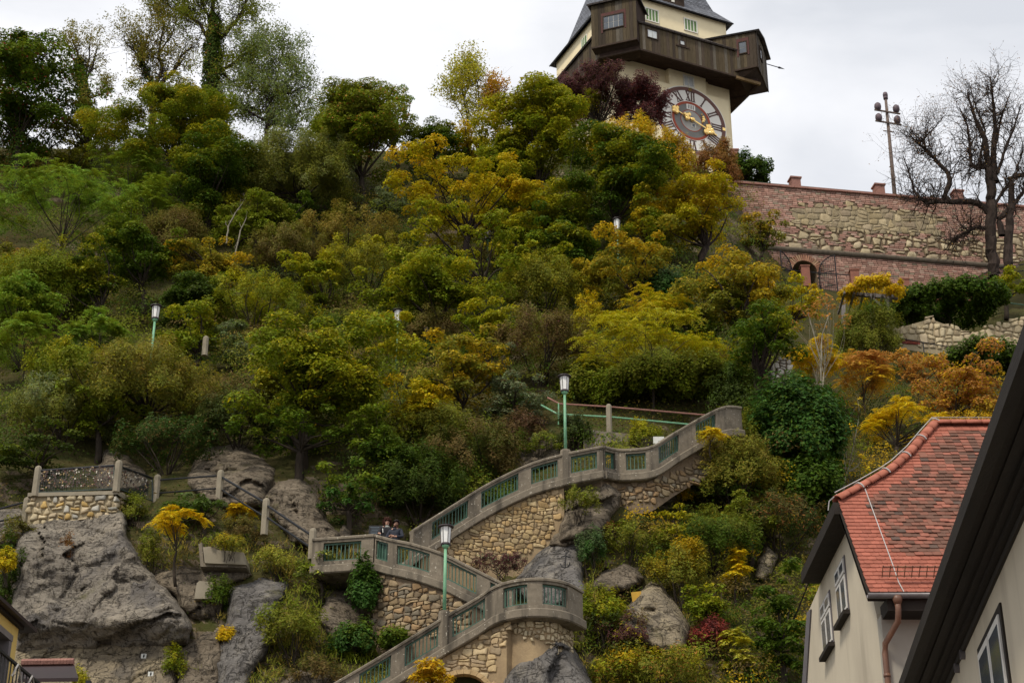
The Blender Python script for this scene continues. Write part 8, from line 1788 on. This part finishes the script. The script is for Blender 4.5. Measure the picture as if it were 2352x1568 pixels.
def person(label, x, y, Y, yaw, jacket, hairm, curly, tilt, arms, h=1.72):
    """x,y: measured place of the head; feet stand on the landing floor"""
    head = P(x, y, Y); foot = np.array([head[0], Y, head[2] - (h - 0.12)]); L = empty('person', tuple(foot), label, 'person'); L.rotation_euler = (0, 0, yaw); k = h / 1.72
    S = lambda *q: (q[0] * k, q[1] * k, q[2] * k, q[3] if isinstance(q[3], tuple) else q[3] * k)
    # local frame: facing -y
    lh, rh = arms
    body = [S(0, 0, 0.96, (0.15, 0.115)), S(0, 0, 1.12, (0.14, 0.11)), S(0, -0.01, 1.30, (0.17, 0.12)), S(0, 0, 1.42, (0.14, 0.10)), S(0, -0.01, 1.50, 0.06), S(tilt[0] * 0.3, tilt[1] * 0.4 - 0.02, 1.56, 0.075), S(tilt[0] * 0.6, tilt[1] * 0.7 - 0.035, 1.63, (0.082, 0.095)), S(tilt[0] * 0.8, tilt[1] - 0.02, 1.70, 0.06),
            S(0.10, 0, 0.90, 0.095), S(0.11, -0.01, 0.50, 0.062), S(0.11, 0.02, 0.10, 0.045), S(0.12, -0.12, 0.04, 0.04), S(-0.10, 0, 0.90, 0.095), S(-0.11, -0.01, 0.50, 0.062), S(-0.11, 0.02, 0.10, 0.045), S(-0.12, -0.12, 0.04, 0.04),
            S(0.19, 0, 1.41, 0.06), S(*lh[0], 0.046), S(*lh[1], 0.034), S(-0.19, 0, 1.41, 0.06), S(*rh[0], 0.046), S(*rh[1], 0.034)]
    ed = [(0, 1), (1, 2), (2, 3), (3, 4), (4, 5), (5, 6), (6, 7), (0, 8), (8, 9), (9, 10), (10, 11), (0, 12), (12, 13), (13, 14), (14, 15), (3, 16), (16, 17), (17, 18), (3, 19), (19, 20), (20, 21)]
    skin('body', body, ed, 'skin', L, (0, 0, 0))
    g = 1.22; jk = [S(*[q / k for q in b[:3]], tuple(v / k * g for v in b[3]) if isinstance(b[3], tuple) else b[3] / k * (1.3 if i > 3 else g)) for i, b in enumerate([body[0], body[1], body[2], body[3], body[16], body[17], body[18], body[19], body[20], body[21]])]
    # sleeves stop short of the hands
    for a, b_ in ((5, 6), (8, 9)): jk[b_] = tuple(jk[a][i] + (jk[b_][i] - jk[a][i]) * 0.86 for i in range(3)) + (jk[b_][3],)
    jk.append(S(0, -0.005, 1.49, 0.088))
    skin('jacket', jk, [(0, 1), (1, 2), (2, 3), (3, 4), (4, 5), (5, 6), (3, 7), (7, 8), (8, 9), (3, 10)], jacket, L, (0, 0, 0))
    ts = [tuple(b[:3]) + (tuple(v * 1.12 for v in b[3]) if isinstance(b[3], tuple) else b[3] * 1.22,) for b in [body[0], body[8], body[9], body[10], body[12], body[13], body[14]]]
    skin('trousers', ts, [(0, 1), (1, 2), (2, 3), (0, 4), (4, 5), (5, 6)], 'trousers', L, (0, 0, 0))
    # hands: palm, thumb and four unequal bent fingers
    for nm, (el, wr) in (('hand', lh), ('hand', rh)):
        el, wr = np.array(el) * k, np.array(wr) * k; d = nrm(wr - el); sd = nrm(np.cross(d, (0, 0, 1.0))); dn = np.cross(sd, d); dn = dn if dn[2] < 0 else -dn
        pt = [(*(wr), 0.03), (*(wr + d * 0.06), (0.042, 0.02)), (*(wr + d * 0.09), (0.042, 0.018))]; eg = [(0, 1), (1, 2)]
        for j, (o_, ln) in enumerate(((-0.032, 0.065), (-0.011, 0.078), (0.011, 0.072), (0.032, 0.055))):
            b = wr + d * 0.095 + sd * o_; q = len(pt); pt += [(*(b), 0.011), (*(b + d * ln * 0.5 + dn * 0.008), 0.0095), (*(b + d * ln * 0.85 + dn * 0.035), 0.008)]; eg += [(2, q), (q, q + 1), (q + 1, q + 2)]
        q = len(pt); pt += [(*(wr + d * 0.035 + sd * 0.045), 0.012), (*(wr + d * 0.075 + sd * 0.062 + dn * 0.01), 0.0095)]; eg += [(0, q), (q, q + 1)]
        skin('hand', pt, eg, 'skin', L, (0, 0, 0), 1)
    # head details and hair
    hc = np.array([tilt[0] * 0.6, tilt[1] * 0.7 - 0.035, 1.625]) * k; m = MB(); f = np.array([tilt[0] * 0.25, -1, -0.12 + tilt[1] * 2]); f = nrm(f); sd = nrm(np.cross(f, (0, 0, 1.0))); u_ = np.cross(sd, f)
    for sx in (-1, 1): m.lathe(hc + f * 0.088 + sd * 0.032 * sx + u_ * 0.015, [(0.012, -0.006), (0.013, 0.0), (0.006, 0.007)], 6, sd, u_, f)
    m.build('eyes', 'eye', L, local=True); m = MB(); m.lathe(hc + f * 0.09 - u_ * 0.012, [(0.018, -0.02), (0.012, 0.02), (0.003, 0.03)], 6, sd, u_, f); m.lathe(hc + f * 0.082 - u_ * 0.05, [(0.024, -0.01), (0.02, 0.006)], 6, sd, u_, f)
    for sx in (-1, 1): m.lathe(hc + sd * 0.088 * sx - f * 0.01, [(0.02, -0.012), (0.026, 0.0), (0.016, 0.012)], 7, f, u_, sd * sx)
    m.build('face_features', 'skin', L, local=True)
    rr = np.random.default_rng(int(x)); V = []; n = 1500 if curly else 900; dv = unit(rr, n); keep = (dv @ f < (0.38 if curly else 0.28)) & (dv @ u_ > (-0.85 if curly else -0.35)) | (dv @ u_ > 0.62); dv = dv[keep]; n = len(dv)
    r = (0.125 + 0.045 * rr.random(n)) if curly else (0.108 + 0.014 * rr.random(n)); pos = hc + u_ * 0.022 + dv * r[:, None] * np.array([1.0, 1.05, 1.12]); pos[:, 2] -= (0.05 * rr.random(n) if curly else 0)
    me = leafmesh('hair', pos, dv + rr.normal(size=(n, 3)) * (0.6 if curly else 0.15), 0.05 if curly else 0.06, 0.035 if curly else 0.045, np.ones((n, 3)), rr); me.materials.append(M[hairm]); link('hair', me, None, L)
    return L, hc, f, sd, u_
FY = 55.55
w_, hc, f, sd, u_ = person('person with curly red-brown hair in a black jacket, hand on the parapet', 887.5, 1202, FY + 0.25, 0.25, 'jacket_black', 'hair_red', True, (0.03, -0.03), (((0.27, -0.10, 1.15), (0.20, -0.32, 1.08)), ((-0.28, -0.12, 1.16), (-0.30, -0.36, 1.09))), 1.70)
m = MB(); m.lathe(hc - u_ * 0.165, [(0.085, -0.05), (0.11, -0.02), (0.10, 0.03), (0.07, 0.045)], 10); m.build('scarf', 'scarf', w_, True, local=True)
m = MB(); m.tube([(-0.13, -0.13, 1.2), (-0.14, -0.13, 1.3), (-0.14, -0.06, 1.44)], 0.018, 5); m.build('bag_strap', 'sign_white', w_, local=True)
m_, hc, f, sd, u_ = person('bearded person in a dark navy jacket looking down over the parapet', 908.5, 1206.5, FY, -0.3, 'jacket_navy', 'hair_dark', False, (0.10, -0.07), (((0.29, -0.06, 1.16), (0.10, -0.30, 1.10)), ((-0.28, -0.10, 1.15), (-0.05, -0.30, 1.14))), 1.74)
m = MB(); m.lathe((0, -0.012, 1.475), [(0.125, -0.04), (0.105, 0.0), (0.085, 0.05), (0.07, 0.05)], 12); m.build('collar', 'jacket_navy', m_, True, local=True)
rr = np.random.default_rng(5); n = 260; dv = unit(rr, n); dv = dv[(dv @ f > 0.15) & (dv @ u_ < -0.25)]; n = len(dv)
me = leafmesh('beard', hc + dv * np.array([0.10, 0.105, 0.125]), dv, 0.035, 0.03, np.ones((n, 3)), rr); me.materials.append(M['hair_red']); link('beard', me, None, m_)
